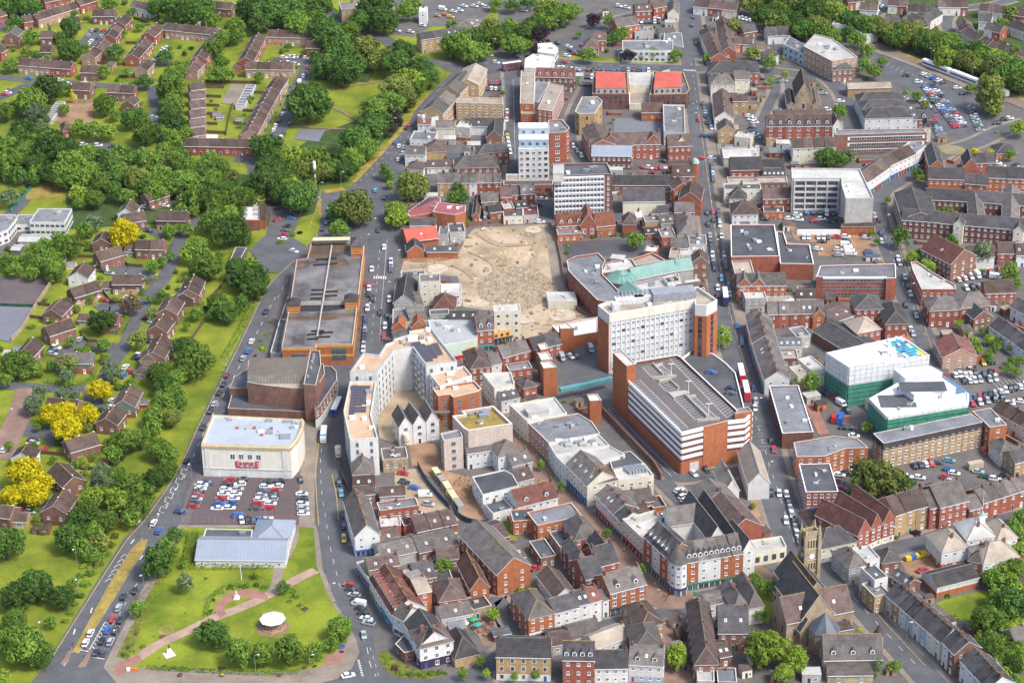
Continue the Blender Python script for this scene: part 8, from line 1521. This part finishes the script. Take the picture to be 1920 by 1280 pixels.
 # site things
for k,(x,y,c_)in enumerate(((819,893,'e'),(828,905,'s'),(838,918,'e'),(849,936,'e'),(860,952,'s'))):
 b=MB();b.box(-3,-1.2,0,3,1.2,2.6,mat('cabin_'+c_,(.56,.5,.3)if c_=='e' else(.3,.28,.25),.8,.12));b.box(-1,-1.25,.9,0,-1.2,1.9,M_GLASS);b.box(1,-1.25,.1,1.9,-1.2,2.1,M_DARK);o=b.build('site_cabin');o.location=at(x,y);o.rotation_euler=(0,0,heading(x,y,10,15));tag(o,'%s site cabin, %s from top of the diagonal line in building yard'%('cream' if c_=='e' else 'grey',ordw(k)),'cabin','site cabins')
for x,y,l in((635,862,'beside the bus road'),(762,838,'in front of the gabled new houses')):
 simple('silo','cream mortar silo with red band '+l,'silo',x,y,lambda b:(b.cyl(0,0,1.6,5.8,1.2,1.2,mat('silo_cream',(.65,.6,.5),.7),12),b.cyl(0,0,2.4,2.8,1.23,1.23,paint('r'),12,False),b.cyl(0,0,.8,1.6,.4,1.2,MATS['silo_cream'],12,False),b.box(-1.1,-1.1,0,-.95,-.95,1.8,M_STEEL),b.box(.95,-1.1,0,1.1,-.95,1.8,M_STEEL),b.box(-.1,.95,0,.1,1.1,1.8,M_STEEL)))
wallrun('site_hoarding','dark blue hoarding curving round the building yard',[(783,874),(800,905),(830,940),(868,976),(905,985),(915,980)],2.4,.15,HOARD,'hoarding',True);wallrun('site_hoarding','dark blue hoarding beside the bus road at new flats',[(638,860),(642,900),(652,920)],2.4,.15,HOARD,'hoarding')
for nm_,lab_,cat_,x,y,c_,rz_ in(('shipping_container','blue container beside scaffolded building','container',1575,790,'b',1.3),('shipping_container','small red container beside the blue one','container',1565,792,'r',1.3),('box_trailer','cream box trailer in flats car park','trailer',1828,878,'e',.3)):
 simple(nm_,lab_,cat_,x,y,lambda b:(b.box(-3 if c_!='r' else-1.5,-1.2,.15,3 if c_!='r' else 1.5,1.2,2.7,paint(c_)),[b.box(-2.9+i*.5 if c_!='r' else-1.4+i*.24,-1.24,.3,-2.75+i*.5 if c_!='r' else-1.3+i*.24,-1.2,2.6,paint(c_))for i in range(12)]),0,rz_)
for k,x in enumerate((1703,1712,1722,1727,1735)):simple('waste_bin','%s bin, %s from left in the row behind brick mansion yard'%('blue' if k==1 else 'yellow',ordw(k)),'bin',x,1051-(x-1703)*.28,lambda b:(b.box(-1,-.8,.2,1,.8,1.4,paint('b' if k==1 else 'y')),b.box(-1.05,-.85,1.4,1.05,.85,1.6,paint('b' if k==1 else 'y'))),0,.3,'waste bins in the yard')
for k,(x,y)in enumerate(((885,1160),(897,1165),(905,1172),(915,1180),(900,1185),(910,1192),(922,1170),(930,1195),(938,1203),(945,1196))):
 simple('picnic_table','orange wooden picnic table, %s from left in the pub garden'%ordw(k),'table',x,y,lambda b:(b.box(-.9,-.4,.7,.9,.4,.76,mat('orange_wood',(.42,.15,.06),.8,.2),True),b.box(-.9,-.8,.42,.9,-.55,.47,MATS['orange_wood'],True),b.box(-.9,.55,.42,.9,.8,.47,MATS['orange_wood'],True),b.box(-.7,-.7,0,-.6,.7,.7,MATS['orange_wood']),b.box(.6,-.7,0,.7,.7,.7,MATS['orange_wood'])),.05,k*.5,'picnic tables')
row('',[(926,1192,958,1186,4,2.6,.5,'k','A',1,dict(label='dark open smoking shelter in the pub garden',win=None,ch=0))],'shelter')
for x,y,l in((888,1170,'green'),(896,1180,'teal'),(872,1178,'cream')):simple('parasol',l+' parasol in the pub garden','parasol',x,y,lambda b:(b.cyl(0,0,0,2.4,.05,.05,M_STEEL,6),b.cyl(0,0,2.1,2.8,1.5,.05,mat('parasol_'+l,{'green':(.03,.3,.1),'teal':(.05,.3,.25),'cream':(.6,.5,.35)}[l],.8),8)))
# cars east
cl('on right kerb of western high street',733,490,733,506,'wwd','a');cs('on the western high street','720,464,w 697,505,w 692,541,w 691,552,k 699,561,k 730,562,w 689,578,w 713,587,k 726,592,k 722,612,w 720,632,r 709,432,k',(-.5,9));cs('on the western high street','693,534,r',(1,0));cl('on left kerb of western high street',686,592,681,655,'kdkskksw','a')
cl('parked right of the park road',655,1097,691,1168,'rksksWkkws'.replace('sW','W'),(9,2));cs('at foot of the park road','682,1190,s',(1,5));cs('at foot of the park road','653,1266,w',(5,-1));cs('on bus road beside building site','640,925,c 644,965,k 645,985,k 636,905,k 645,1010,y',(.5,9));cs('in yard beside the site cabins','756,887,r 758,904,k 777,914,b 804,945,s 784,962,w',(3,.4));cs('in yard beside the site cabins','797,928,W',(6,-.2))
cl('on left kerb of upper high street',1335,309,1338,338,'mnbwsd','a');cs('on the high street','1326,400,k 1337,398,r 1338,413,k 1328,421,k 1331,442,e 1353,443,w 1353,523,c 1346,540,w 1346,554,m 1382,611,b 1390,634,k 1391,643,b 1413,728,n 1417,752,s 1416,765,w 1446,826,k 1451,843,r 1474,976,w 1446,924,k 1461,925,w 1305,82,k 1300,33,k 1297,48,k 1311,225,r 1322,210,w 1323,218,k 1325,230,k',(1.5,9))
cs('at the crossing on the high street','1316,297,r 1335,297,w 1320,256,n 1329,256,n',(9,.5));cl('on right kerb of the high street',1347,398,1350,422,'kkdsw','a');cl('on left kerb of middle high street',1332,452,1340,504,'kkdwskk','a');cl('on right kerb of middle high street',1356,468,1361,502,'kswkk','a');cl('outside orange gabled building',1366,533,1368,552,'nnw','a');cl('on right kerb of lower high street',1475,928,1498,1012,'wkswksws','a')
cs('by the foot of the multi-storey','1301,888,w 1324,880,k',(3,3));cl('beside tall red flats',1273,919,1290,943,'wkwww',(9,-4));cs('in red-walled yards','1230,937,r 1252,960,r 1247,966,w 1257,968,s 1270,964,w 1378,946,w',(5,-2));cs('in red-walled yards','1394,974,W',(1,5));cs('by the tall orange warehouse','1005,1064,r',(5,-2));cs('by the tall orange warehouse','958,1140,k 960,1150,m',(1,3))
cl('in top row of east car park',1791,703,1829,701,'wwwwk',(4,8));cl('in second row of east car park',1808,714,1838,712,'kwws',(4,8));cs('in east car park','1846,701,g 1857,699,k 1867,698,r 1856,711,s 1867,709,w 1844,680,y 1855,678,k 1862,677,k 1817,685,s 1826,683,k',(4,8));cl('in lower row of east car park',1818,747,1866,739,'bdrkks',(4,8));cl('in lowest row of east car park',1824,757,1880,745,'rwskk',(4,8));cl('at right edge of east car park',1877,734,1922,722,'wwkkww',(4,8));cl('at right edge of east car park',1893,756,1925,748,'wwk',(8,1))
cl('against long mansard flats',1715,873,1746,868,'nnwr',(4,7));cs('in flats car park','1759,867,d 1780,863,c 1780,880,b 1789,887,w 1774,895,r 1783,902,s 1834,884,s 1847,893,g 1724,895,w 1701,893,w 1865,898,w 1885,892,k',(8,1));cs('in flats car park','1846,847,r',(3,4));cs('beside red block with square roof','1574,890,w 1585,887,k 1603,886,w 1575,905,k 1575,911,k 1577,916,r 1577,926,k',(8,1));cs('beside red block with square roof','1601,817,w 1584,802,k 1595,803,k',(6,.5));cs('below scaffolded building','1549,738,n 1560,742,r 1577,757,W 1588,770,k',(6,4))
cl('in mixed lot east of supermarket',1507,445,1553,445,'ww-wwd',(1,6));cs('in mixed lot east of supermarket','1570,445,r 1586,444,w 1586,452,n 1572,468,w 1573,478,s 1629,472,d 1631,476,b 1542,453,k 1625,445,w 1622,440,m',(8,.2));cs('in mixed lot east of supermarket','1586,460,W 1592,469,W 1595,476,W 1534,467,w',(8,.5));cl('below concrete office',1512,398,1575,402,'bkkWkw',(1,6));cs('in tarmac yard','1495,403,w 1498,412,w 1528,415,r 1540,411,w 1556,415,g 1569,411,g 1480,410,w 1435,411,k',(8,.3))
cs('on Victoria road curve','1653,453,w 1652,437,n 1684,485,w 1687,494,s 1697,520,w 1703,537,k 1707,551,w 1698,572,k 1718,592,s 1639,415,m 1648,413,k 1640,405,s 1708,618,w 1712,626,s',(3,8))if False else cs('on curving road east of offices','1653,453,w 1652,437,n 1684,485,w 1687,494,s 1697,520,w 1703,537,k 1707,551,w 1698,572,k 1718,592,s 1639,415,m 1648,413,k 1640,405,s 1708,618,w 1712,626,s',(3,8))
cl('in lot beside brown gabled building',1797,524,1857,512,'wwwWkr',(5,6));cl('in lot beside brown gabled building',1812,540,1848,535,'wkss',(5,6));cs('in lot beside brown gabled building','1866,520,W',(8,1));cs('in brick mansion yard','1731,1069,r',(6,-1));cs('beside rear offices on demolition lane','895,418,k 903,417,w 913,417,k 925,415,k 965,414,w 986,412,w 1000,411,w 1013,416,w 1011,385,k',(6,-.2));cs('beside rear offices on demolition lane','896,410,w 910,412,w',(.5,5));cs('below white residential tower','1009,363,r 1020,366,k 1018,373,w',(6,0))
cl('red vans behind Victorian group',1229,315,1259,314,'rrrr',(1,4));cs('red vans behind Victorian group','1204,314,r 1218,315,w 1225,324,r 1245,303,k 1268,307,k',(5,1));cs('on service deck by market hall','1070,668,w 1080,667,k',(4,3));cs('on service deck by market hall','1054,671,V 1108,655,V',(2,4));cl('in brick flats lane',1068,265,1090,292,'rwsw',(1,3))
F_='in far streets'
cl(F_,951,210,950,225,'wrw','a');cl(F_,950,248,957,286,'kywwww','a');cl(F_,915,156,938,156,'krdrk',(0,3));cl(F_,914,166,937,167,'dwwk',(0,3));cl('in front of twin red-roofed blocks',1103,131,1216,133,'mkkdndbkskkbw',(0,3));cl(F_,1088,144,1110,145,'wmkw',(0,3));cl(F_,1090,158,1108,158,'dkdk',(0,3));cl(F_,1050,128,1082,131,'wwkws',(4,1));cs(F_,'1060,117,r 1070,95,k 1066,88,w 1072,95,b 1078,101,r 1063,105,w 1040,88,k 1045,82,k 1092,86,r 1098,89,c 1012,72,w 1055,50,k 950,92,k 930,118,w 918,104,y 1325,50,k 983,20,w 900,8,w 890,12,w 912,15,w 870,12,w 862,20,w 850,22,w 830,18,W 820,30,o 835,28,o 845,32,y 748,34,W 770,60,w 745,58,w 792,48,w 1160,12,w 1175,15,w',(6,1))
cl(F_,1348,19,1372,28,'kwwww',(4,1));cl(F_,1372,30,1412,40,'wkwwwww',(2,3));cl(F_,1200,36,1236,38,'wwsww',(0,3));cl(F_,1203,41,1236,42,'wdkwk',(0,3));cl(F_,1331,85,1332,105,'kgdkk',(5,0));cl(F_,1318,196,1334,240,'kkw-kkw','a');cl(F_,1405,218,1415,230,'www',(5,0));cl(F_,1410,240,1418,258,'knws',(5,0));cl(F_,1424,280,1425,284,'d',(5,0));cl(F_,1480,284,1482,296,'bkk',(5,1));cs(F_,'1471,271,w 1428,148,k 1413,158,n 1457,154,g 1470,152,s 1544,175,s 1576,190,w 1552,206,w 1458,206,s',(6,0))
K_='in railway car park'
cl(K_,1726,184,1742,205,'bwrwwk',(6,-.5));cl(K_,1748,212,1763,254,'kdrrnnssbc',(6,-.5));cl(K_,1735,163,1793,238,'bwsrskdwsbdsdnrr',(6,-.5));cl(K_,1747,160,1808,236,'kkwsk-sdbsdrwswd',(6,-.5));cl(K_,1820,202,1838,244,'skmssssgs',(6,.3));cl(K_,1732,139,1769,155,'wsbwk',(6,-2));cs(K_,'1701,142,k 1722,154,w 1795,165,w 1807,176,k 1747,191,n 1870,232,k 1884,224,k 1893,222,w 1702,203,w 1696,186,w',(6,0));cl(F_,1635,30,1650,10,'wwkwkww','p');cl(F_,1870,306,1886,318,'wwb',(6,0));cl(F_,1905,310,1918,320,'ksw',(6,0));cs(F_,'1725,316,k 1722,313,w 1732,310,d 1760,35,w 1762,13,w 1560,50,n',(5,-3))
lamps('along the high street','1349,660 1318,330 1300,240 1420,780 1440,900 1310,140 1340,480 1476,1005',(1,0));lamps('beside the park road','648,985 622,1130 668,1010 633,1200 582,1265 480,1265',(1,0));lamps('in eastern streets','1660,430 1706,560 1740,640 1770,1010 1668,1020 1700,1200 1610,1130 1835,262 1745,120 1770,132 1798,142 1822,152',(1,0),.9);lamps('in western high street','688,470 745,500 690,600 726,560 700,440',(1,0));lamps('round far junction','915,110 925,100 970,88 1043,65 955,100 1110,125 1160,126',(1,0))
# trees east
T('772,350,66,o 665,390,70,o 640,395,50,d 742,395,46,l 745,410,40,l 722,322,26,d,t 732,330,20,m 635,430,40,m 652,385,46,o 860,355,24,d,t 868,370,26,d,t 852,370,30,m 873,416,16,m 730,345,16,l 1192,450,36,m 1040,1060,0.1,m 1357,632,34,l,t 833,1060,34,m 924,1150,26,l 902,1240,20,m,t 912,1262,18,l,t 868,1262,22,m,t 965,1268,16,m,t 1004,1264,18,m,t 1014,871,16,m,t 1052,912,17,m,t 1138,998,18,m 1203,1068,22,m,t 1270,1228,46,l,t 1436,1215,78,l 1492,1235,54,l 1470,1260,44,l 1645,1250,26,g,t 1678,1248,26,m 1425,1150,30,m 1440,1100,34,m 1395,1060,24,m 1415,1085,30,m')
T('1640,898,92,o 1690,905,50,d 1606,938,52,d 1618,960,30,d 1520,718,36,m,t 1500,712,24,l 1626,800,24,l 1868,1088,40,m 1895,1085,30,l 1850,1160,60,m 1900,1130,70,d 1860,1205,54,m 1835,1200,26,l,c 1880,1230,44,m 1905,1245,40,m 1776,1117,16,m,h 1790,1160,26,o,h 1900,960,0.1,m 1905,1000,40,m 1915,1030,34,l 1900,985,30,m 1920,970,40,m 1765,1002,14,o,h 1777,1000,14,m,h 1717,1000,22,p,h 1680,1008,14,m,h 1750,1120,14,l,h 1895,290,20,m')
T('1690,445,36,d,t 1712,482,28,l 1738,500,34,l 1724,475,24,m 1785,455,26,d,t 1841,475,38,g,t 1893,512,36,m,t 1905,530,24,m 1760,395,14,m 1775,395,24,o 1792,400,12,l 1665,375,14,m 1645,452,14,m 1652,500,20,l 1635,437,16,m 1727,333,14,y 1720,325,24,d 1828,286,20,y 1857,287,18,y 1912,240,34,l 1858,178,56,o,t 1820,165,20,m 1862,200,40,o 1850,150,30,o 1885,140,34,m 1550,295,44,d 1575,300,34,d 1592,290,26,g 1500,251,10,m,t 1443,118,28,m,t 1412,100,32,o 1445,150,16,l 1472,140,16,l 1574,208,30,m 1520,150,14,m,h 1530,160,14,m,h 1442,165,16,l,h 1340,152,10,m 1325,108,20,m 1347,108,24,m 1376,50,28,o,t 1468,110,10,m,t')
T('1000,48,44,d 985,62,44,m 1020,42,40,m 965,85,46,m 945,62,44,d 928,70,44,m 905,70,44,m 890,68,44,d 870,90,48,m 885,100,44,m 850,85,50,m 905,95,36,m 920,50,40,o 955,50,36,m 990,85,20,m 1003,95,22,p 982,85,28,m 1015,68,34,p,t 1060,25,44,m 1040,30,50,m 1025,20,50,o 1075,20,30,m 1113,38,30,p 1142,40,24,m,t 1165,62,30,m 1150,72,26,d 1135,75,22,o 1104,103,32,m 1178,104,26,p 1227,100,24,m 1268,103,26,m 1202,106,14,m 1085,65,14,m 1075,152,22,m 960,10,30,d 990,5,30,d 930,8,26,m 850,50,30,m 860,62,30,d 1370,42,0.1,m 1150,225,8,m')
T('1655,115,20,m 1625,95,30,m 1620,125,30,m,t 1640,135,28,m 1608,75,36,m 1590,62,30,d 1720,180,22,m 1735,195,18,m 1700,175,16,m,h 1870,250,14,m,h 1770,560,0.1,m 1870,640,20,m 1830,650,24,m 1855,665,20,m,c 1880,690,16,l,h 1905,640,20,m 1845,620,16,m 1812,622,12,m 1905,100,24,m,t 1895,25,30,m 1880,45,26,m 1770,70,0.1,m')
T('1062,452,14,m,h 1065,462,14,l,h 1062,475,12,m,h 1085,448,14,l,h 1110,443,22,m,h 1130,441,24,m,h 1150,440,22,m,h 1170,442,18,m,h 722,1232,16,l,h 730,1242,18,l,h 740,1252,20,r,h 752,1262,22,l,h 770,1265,22,o,h 790,1264,20,m,h 808,1262,18,l,h 825,1260,16,m,h 835,1262,12,o,h 960,1102,16,l,h 975,1108,24,l,h 990,1105,22,l,h 1010,1102,16,l,h 833,458,14,l,h 855,462,16,m,h 812,462,16,o,h 845,468,12,d,h 838,450,10,o,h 750,352,10,l,h 728,340,14,l,h 735,355,14,o,h 1555,1180,10,y,h 1612,1180,12,y,h')
wood([(1405,-30),(1500,-10),(1600,34),(1680,50),(1760,70),(1850,98),(1925,128),(1925,162),(1850,136),(1760,104),(1680,76),(1600,46),(1500,14),(1420,5)],26,'mmmdlo',31,1.5,2.1);wood([(1400,0),(1480,25),(1560,60),(1600,72),(1600,85),(1500,60),(1420,40)],26,'mmdo',33,1.5,2.0)
wood([(-40,262),(60,262),(140,275),(330,290),(340,380),(250,350),(120,340),(-40,320)],34,'mdm',35,1.0,1.5);wood([(340,290),(470,330),(600,290),(640,290),(600,345),(560,360),(440,395),(350,390)],34,'mdmo',37,1.0,1.5)
wood([(1780,600),(1920,640),(1920,720),(1850,680)],30,'ml',39,.5,.8);wood([(1850,1060),(1925,1050),(1925,1290),(1880,1280),(1860,1200)],36,'mdl',41,.8,1.2)
# people
PL=[('on pedestrian street by the corner turret','1255,1108 1262,1112 1245,1120 1270,1118 1228,1100 1240,1090 1235,1112 1280,1112'),('along pedestrian street','1010,905 1030,895 1045,925 1005,840 965,800 1080,960 1160,1020 1170,1035 975,825 1150,1015 940,770'),('on the high street pavement','1365,570 1372,590 1385,655 1408,690 1352,640 1345,430 1343,410 1362,420 1400,770 1440,800 1300,200 1330,300'),('in the civic park','384,1127 610,1075 403,1130 404,1152 252,1225 628,1132'),('beside the white terrace on lower street','1092,1166 1096,1167'),('near the bollarded square','1275,1188 1277,1192'),('at the ring road crossing','425,680 424,690 418,700 160,1222 137,1212 132,1220 158,1232'),('in western high street','748,470 750,480 680,600 745,545 674,620')]
tops='kwrbgyenk';legs_='jknjg';n_=0
for wh,s_ in PL:
 L=[tuple(map(float,q.split(',')))for q in s_.split()];L.sort()
 for i,(x,y)in enumerate(L):
  n_+=1;o=person(x,y,tops[n_*5%9],legs_[n_*3%5],wh,((1,3),(2,-1),(-1,2))[n_%3],n_%3 if n_%3!=1 else 0);o['label']=fit('person in %s top, %s from left %s'%(CLOTH[tops[n_*5%9]][0],ordw(i),wh),'person, %s from left %s'%(ordw(i),wh));o['group']='people '+wh
  # wheelie bins outside the square-green terraces
for k,(x,y)in enumerate([(505+i*19,81)for i in range(5)]+[(472+i*19,143)for i in range(5)]+[(352+i*24,289)for i in range(6)]+[(490+i*9,262-i*16)for i in range(7)]+[(1672+i*17,1158+i*14.5)for i in range(6)]):
 o=new('wheelie_bin',BINS[k%2]);p=at(x,y);o.location=p;o.scale=(1.3,1.3,1.2);tag(o,'%s wheelie bin, %s counted along its house fronts'%(('blue','green')[k%2],ordw(k)),'bin','wheelie bins outside terraces')
 # ---------------------------------------------------------------- yards: sheds, lean-tos, walls and bushes in the gaps
OCC={}
def occ(x,y):OCC[(int(x//2),int(y//2))]=1
def fill_poly(Q,grow=0):
 xs=[p[0]for p in Q];ys=[p[1]for p in Q];Q=[(p[0],p[1])for p in Q];x=min(xs)-grow
 cx=sum(xs)/len(xs);cy=sum(ys)/len(ys);Q=[(p[0]+(1 if p[0]>cx else-1)*grow,p[1]+(1 if p[1]>cy else-1)*grow)for p in Q]
 while x<=max(xs)+grow:
  y=min(ys)-grow
  while y<=max(ys)+grow:
   if inside(x,y,Q):occ(x,y)
   y+=1.5
  x+=1.5
HB=[]
for o in COL.objects:
 if o.parent is None and o.type=='EMPTY' and o.get('_dims'):
  W_,D_,H_=o['_dims'];a=o.rotation_euler.z;c,s=math.cos(a),math.sin(a);L=o.location
  fill_poly([(L.x+x*c-y*s,L.y+x*s+y*c)for x,y in((-.8,-.8),(W_+.8,-.8),(W_+.8,D_+.8),(-.8,D_+.8))]);HB.append((L.x+W_/2*c,L.y+W_/2*s,a))
 elif o.parent is None and o.type=='EMPTY' and o.get('category'):
  for ch in o.children:
   if ch.name.split('.')[0]in('wall','west_wing','east_wing','stair_tower','entrance_wing','lower_wing','side_wing','upper_storey','stepped_block','brick_wing')and ch.type=='MESH' and len(ch.data.vertices)<400:
    n=len({(round(v.co.x,2),round(v.co.y,2))for v in ch.data.vertices});pts=[]
    for v in ch.data.vertices:
     if abs(v.co.z)<.01:pts.append((v.co.x+o.location.x+ch.location.x,v.co.y+o.location.y+ch.location.y))
    if len(pts)>2:fill_poly(pts,.8)
 elif o.parent is None and o.type=='MESH' and o.name.split('.')[0]in('road','car_park','railway_car_park','pedestrian_street','railway_track','bare_earth','tarmac_yard','service_deck','demolition_ground','sunken_road','lawn','plaza','roundabout','courtyard','walled_court','pub_garden','lane','park_lawn','courtyard_lawn','yard','depot_yard'):
  for p in o.data.polygons:
   P=[o.data.vertices[i].co for i in p.vertices];q=[(v.x+o.location.x,v.y+o.location.y)for v in P]
   if o.name.startswith('lawn')and max(v[1]for v in q)-min(v[1]for v in q)>250:continue
   fill_poly(q)
for c in CARS:p=at(c[0],c[1]);[occ(p.x+dx,p.y+dy)for dx in(-2,0,2)for dy in(-2,0,2)]
TOWN=[((640,860),(600,1280),(1700,1280),(1920,1100),(1920,300),(1640,40),(1310,0),(1180,0),(870,130),(770,230),(740,420),(740,640))][0]
ZN=[('in lower estate gardens',[(-10,700),(560,700),(560,1010),(-10,1010)]),('in middle estate gardens',[(-10,380),(560,380),(560,700),(-10,700)]),('in upper estate gardens',[(-10,-10),(562,-10),(562,380),(-10,380)]),('in yards of the south-centre quarter',[(600,850),(1010,850),(1240,1300),(600,1300)]),('in yards around the church',[(1010,850),(1700,900),(1930,1300),(1240,1300)]),('in yards at lower right',[(1640,700),(1930,700),(1930,1300),(1700,1300)]),('in yards between centre towers',[(740,560),(1440,560),(1440,900),(740,900)]),('in yards east of high street',[(1380,330),(1930,330),(1930,760),(1400,900)]),('in yards north of demolition site',[(740,200),(1320,200),(1320,560),(740,560)]),('in northern back yards',[(740,-10),(1930,-10),(1930,340),(740,340)])]
rg=random.Random(77);placed=[]
SHM={}
def shed_mesh(k):
 if k in SHM:return SHM[k]
 r2=random.Random(k);w,d,h=r2 .uniform(2.4,6.5),r2 .uniform(2.2,4.5),r2 .uniform(2.2,3.4);wk='rrboycwg'[k%8];rk='GDAESLBP'[(k*3)%8];b=MB()
 if k%3:b.box(0,0,0,w,d,h,WALL[wk][1]);b.box(-.12,-.12,h,w+.12,d+.12,h+.14,ROOF[rk][1])
 else:
  b.prism([(0,0),(w,0),(w,d),(0,d)],0,h,WALL[wk][1],False);b.face([(w,0,h),(w,d,h),(w,d,h+1)],WALL[wk][1]);b.face([(0,d,h),(0,0,h),(0,d,h+1)],WALL[wk][1]);b.face([(w,d,h),(0,d,h),(0,d,h+1),(w,d,h+1)],WALL[wk][1]);b.face([(-.15,-.3,h-.05),(w+.15,-.3,h-.05),(w+.15,d+.1,h+1.1),(-.15,d+.1,h+1.1)],ROOF[rk][1])
 b.box(w*.3,-.05,0,w*.3+.85,.0,2,M_DARK);
 if w>3.4:b.box(w*.65,-.05,1,w*.65+.9,0,1.9,M_WHITE);b.face([(w*.65+.1,-.06,1.1),(w*.65+.8,-.06,1.1),(w*.65+.8,-.06,1.8),(w*.65+.1,-.06,1.8)],M_GLASS)
 SHM[k]=(b.mesh('outbuilding'),WALL[wk][0],ROOF[rk][0],w,d);return SHM[k]
tries=0;WEST=[[(0,390),(330,400),(400,500),(380,640),(200,1000),(0,1000)],[(0,0),(560,0),(560,255),(0,255)]]
while len(placed)<170 and tries<8000:
 tries+=1;px,py=rg.uniform(0,560),rg.uniform(5,1000)
 if not any(inside(px,py,w)for w in WEST):continue
 p=at(px,py,1);near=min(HB,key=lambda h:(h[0]-p.x)**2+(h[1]-p.y)**2)
 if not 40<(near[0]-p.x)**2+(near[1]-p.y)**2<420 or OCC.get((int(p.x//2),int(p.y//2))):continue
 occ(p.x,p.y);placed.append((px,py,p.x,p.y,near[2],.7 if rg.random()<.88 else.3,rg.randrange(24)))
while len(placed)<500 and tries<26000:
 tries+=1;px,py=rg.uniform(640,1915),rg.uniform(20,1275)
 if not inside(px,py,TOWN):continue
 p=at(px,py,1.5);k=rg.randrange(24);kind=rg.random();w,d=(shed_mesh(k)[3:5])if kind<.62 else(3,3)if kind<.8 else(7,1.2)
 near=min(HB,key=lambda h:(h[0]-p.x)**2+(h[1]-p.y)**2);a=near[2]
 if(near[0]-p.x)**2+(near[1]-p.y)**2>900:continue
 c,s=math.cos(a),math.sin(a);Q=[(p.x+x*c-y*s,p.y+x*s+y*c)for x in(-.6,w/2,w+.6)for y in(-.6,d/2,d+.6)]
 if any(OCC.get((int(q[0]//2),int(q[1]//2)))for q in Q):continue
 for q in Q:occ(*q)
 placed.append((px,py,p.x,p.y,a,kind,k))
gz={}
for q in placed:
 z=next((n for n,poly in ZN if inside(q[0],q[1],poly)),'in yards beyond the station');t='outbuilding' if q[5]<.62 else 'yard_shrub' if q[5]<.8 else 'yard_wall'
 gz.setdefault((z,t,shed_mesh(q[6])[1]if t=='outbuilding' else ''),[]).append(q)
wm_=MB();wm_.box(0,0,0,7,.22,1.7,WALL['r'][1]);wm_.box(0,.22,0,.22,4,1.7,WALL['r'][1]);wm_.box(-.04,-.04,1.7,7.04,.26,1.78,M_CONC);WMSH=wm_.mesh('yard_wall')
for(z,t,wl),Q in gz.items():
 Q.sort()
 for i,(px,py,x,y,a,kd,k)in enumerate(Q):
  od='%s from left '%ordw(i)if len(Q)>1 else ''
  if t=='yard_shrub':
   o=new('shrub',None);f=rg.choice('hhb');c=new('crown',rg.choice(CROWN[f]),o);tk=new('trunk',TRUNK[f],o);c.material_slots[0].link='OBJECT';c.material_slots[0].material=LEAF[rg.choice('mldo')][1];r=rg.uniform(1.2,2.4);o.scale=(r,r,r);o.location=(x,y,0);c.location=(0,0,.45 if f=='h' else.9);tk.location=(0,0,.45 if f=='h' else.9);lab='leafy green shrub, '+od+z;cat='shrub'
  elif t=='yard_wall':o=new('yard_wall',WMSH);o.location=(x,y,0);o.rotation_euler=(0,0,a);lab='red brick yard wall, '+od+z;cat='wall'
  else:me,wn,rn,w,d=shed_mesh(k);o=new('outbuilding',me);o.location=(x,y,0);o.rotation_euler=(0,0,a);lab=fit('%s outbuilding, %s%s'%(wn,od,z));cat='outbuilding'
  tag(o,fit(lab),cat,'%ss %s'%(t.replace('_',' '),z))
for o in COL.objects:
 if '_dims' in o:del o['_dims']
b=MB();b.box(-700,-60,-1,700,2600,475,M_WHITE,True);hz=b.build('haze');tag(hz,kind='stuff')
m=bpy.data.materials.new('haze_air');m.use_nodes=True;N=m.node_tree.nodes;N.remove(N['Principled BSDF']);v=N.new('ShaderNodeVolumePrincipled');v.inputs['Color'].default_value=(.86,.90,.95,1);v.inputs['Density'].default_value=0.000012;v.inputs['Anisotropy'].default_value=.2
m.node_tree.links.new(v.outputs[0],N['Material Output'].inputs['Volume']);hz.data.materials.clear();hz.data.materials.append(m)
# ---------------------------------------------------------------- plant, park and finish
ZONES=[('in the circle of the civic park',[(230,1000),(600,985),(680,1280),(200,1290)]),('by the far upper left estate',[(-60,-60),(240,-60),(240,240),(-60,240)]),('between the two square greens',[(240,-60),(560,-60),(560,260),(240,260)]),
('in the woodland belt at left',[(-60,240),(340,260),(340,400),(-60,400)]),('in the woodland belt at middle left',[(340,260),(640,255),(640,400),(340,400)]),('round the playing green',[(530,-60),(820,-60),(820,340),(600,345),(530,240)]),
('among the brown-roofed estate',[(-60,400),(345,400),(400,620),(250,800),(-60,800)]),('on the bank beside the ring road',[(180,700),(400,400),(640,400),(520,700),(300,1100),(-60,1300),(-60,800)]),
('by the link road junction',[(600,300),(860,300),(860,440),(600,440)]),('along the railway embankment',[(1400,-60),(2000,-60),(2000,260),(1700,220),(1400,110)]),('by the roundabout',[(820,-60),(1420,-60),(1420,140),(820,140)]),('near the big church',[(1380,960),(1720,980),(1720,1300),(1200,1300),(1200,1150)]),('in gardens at lower right',[(1690,900),(2000,900),(2000,1300),(1690,1300)]),('around the courtyard flats',[(1560,360),(2000,300),(2000,560),(1600,560)])]
plant_trees(ZONES);park_cars();put_lamps()
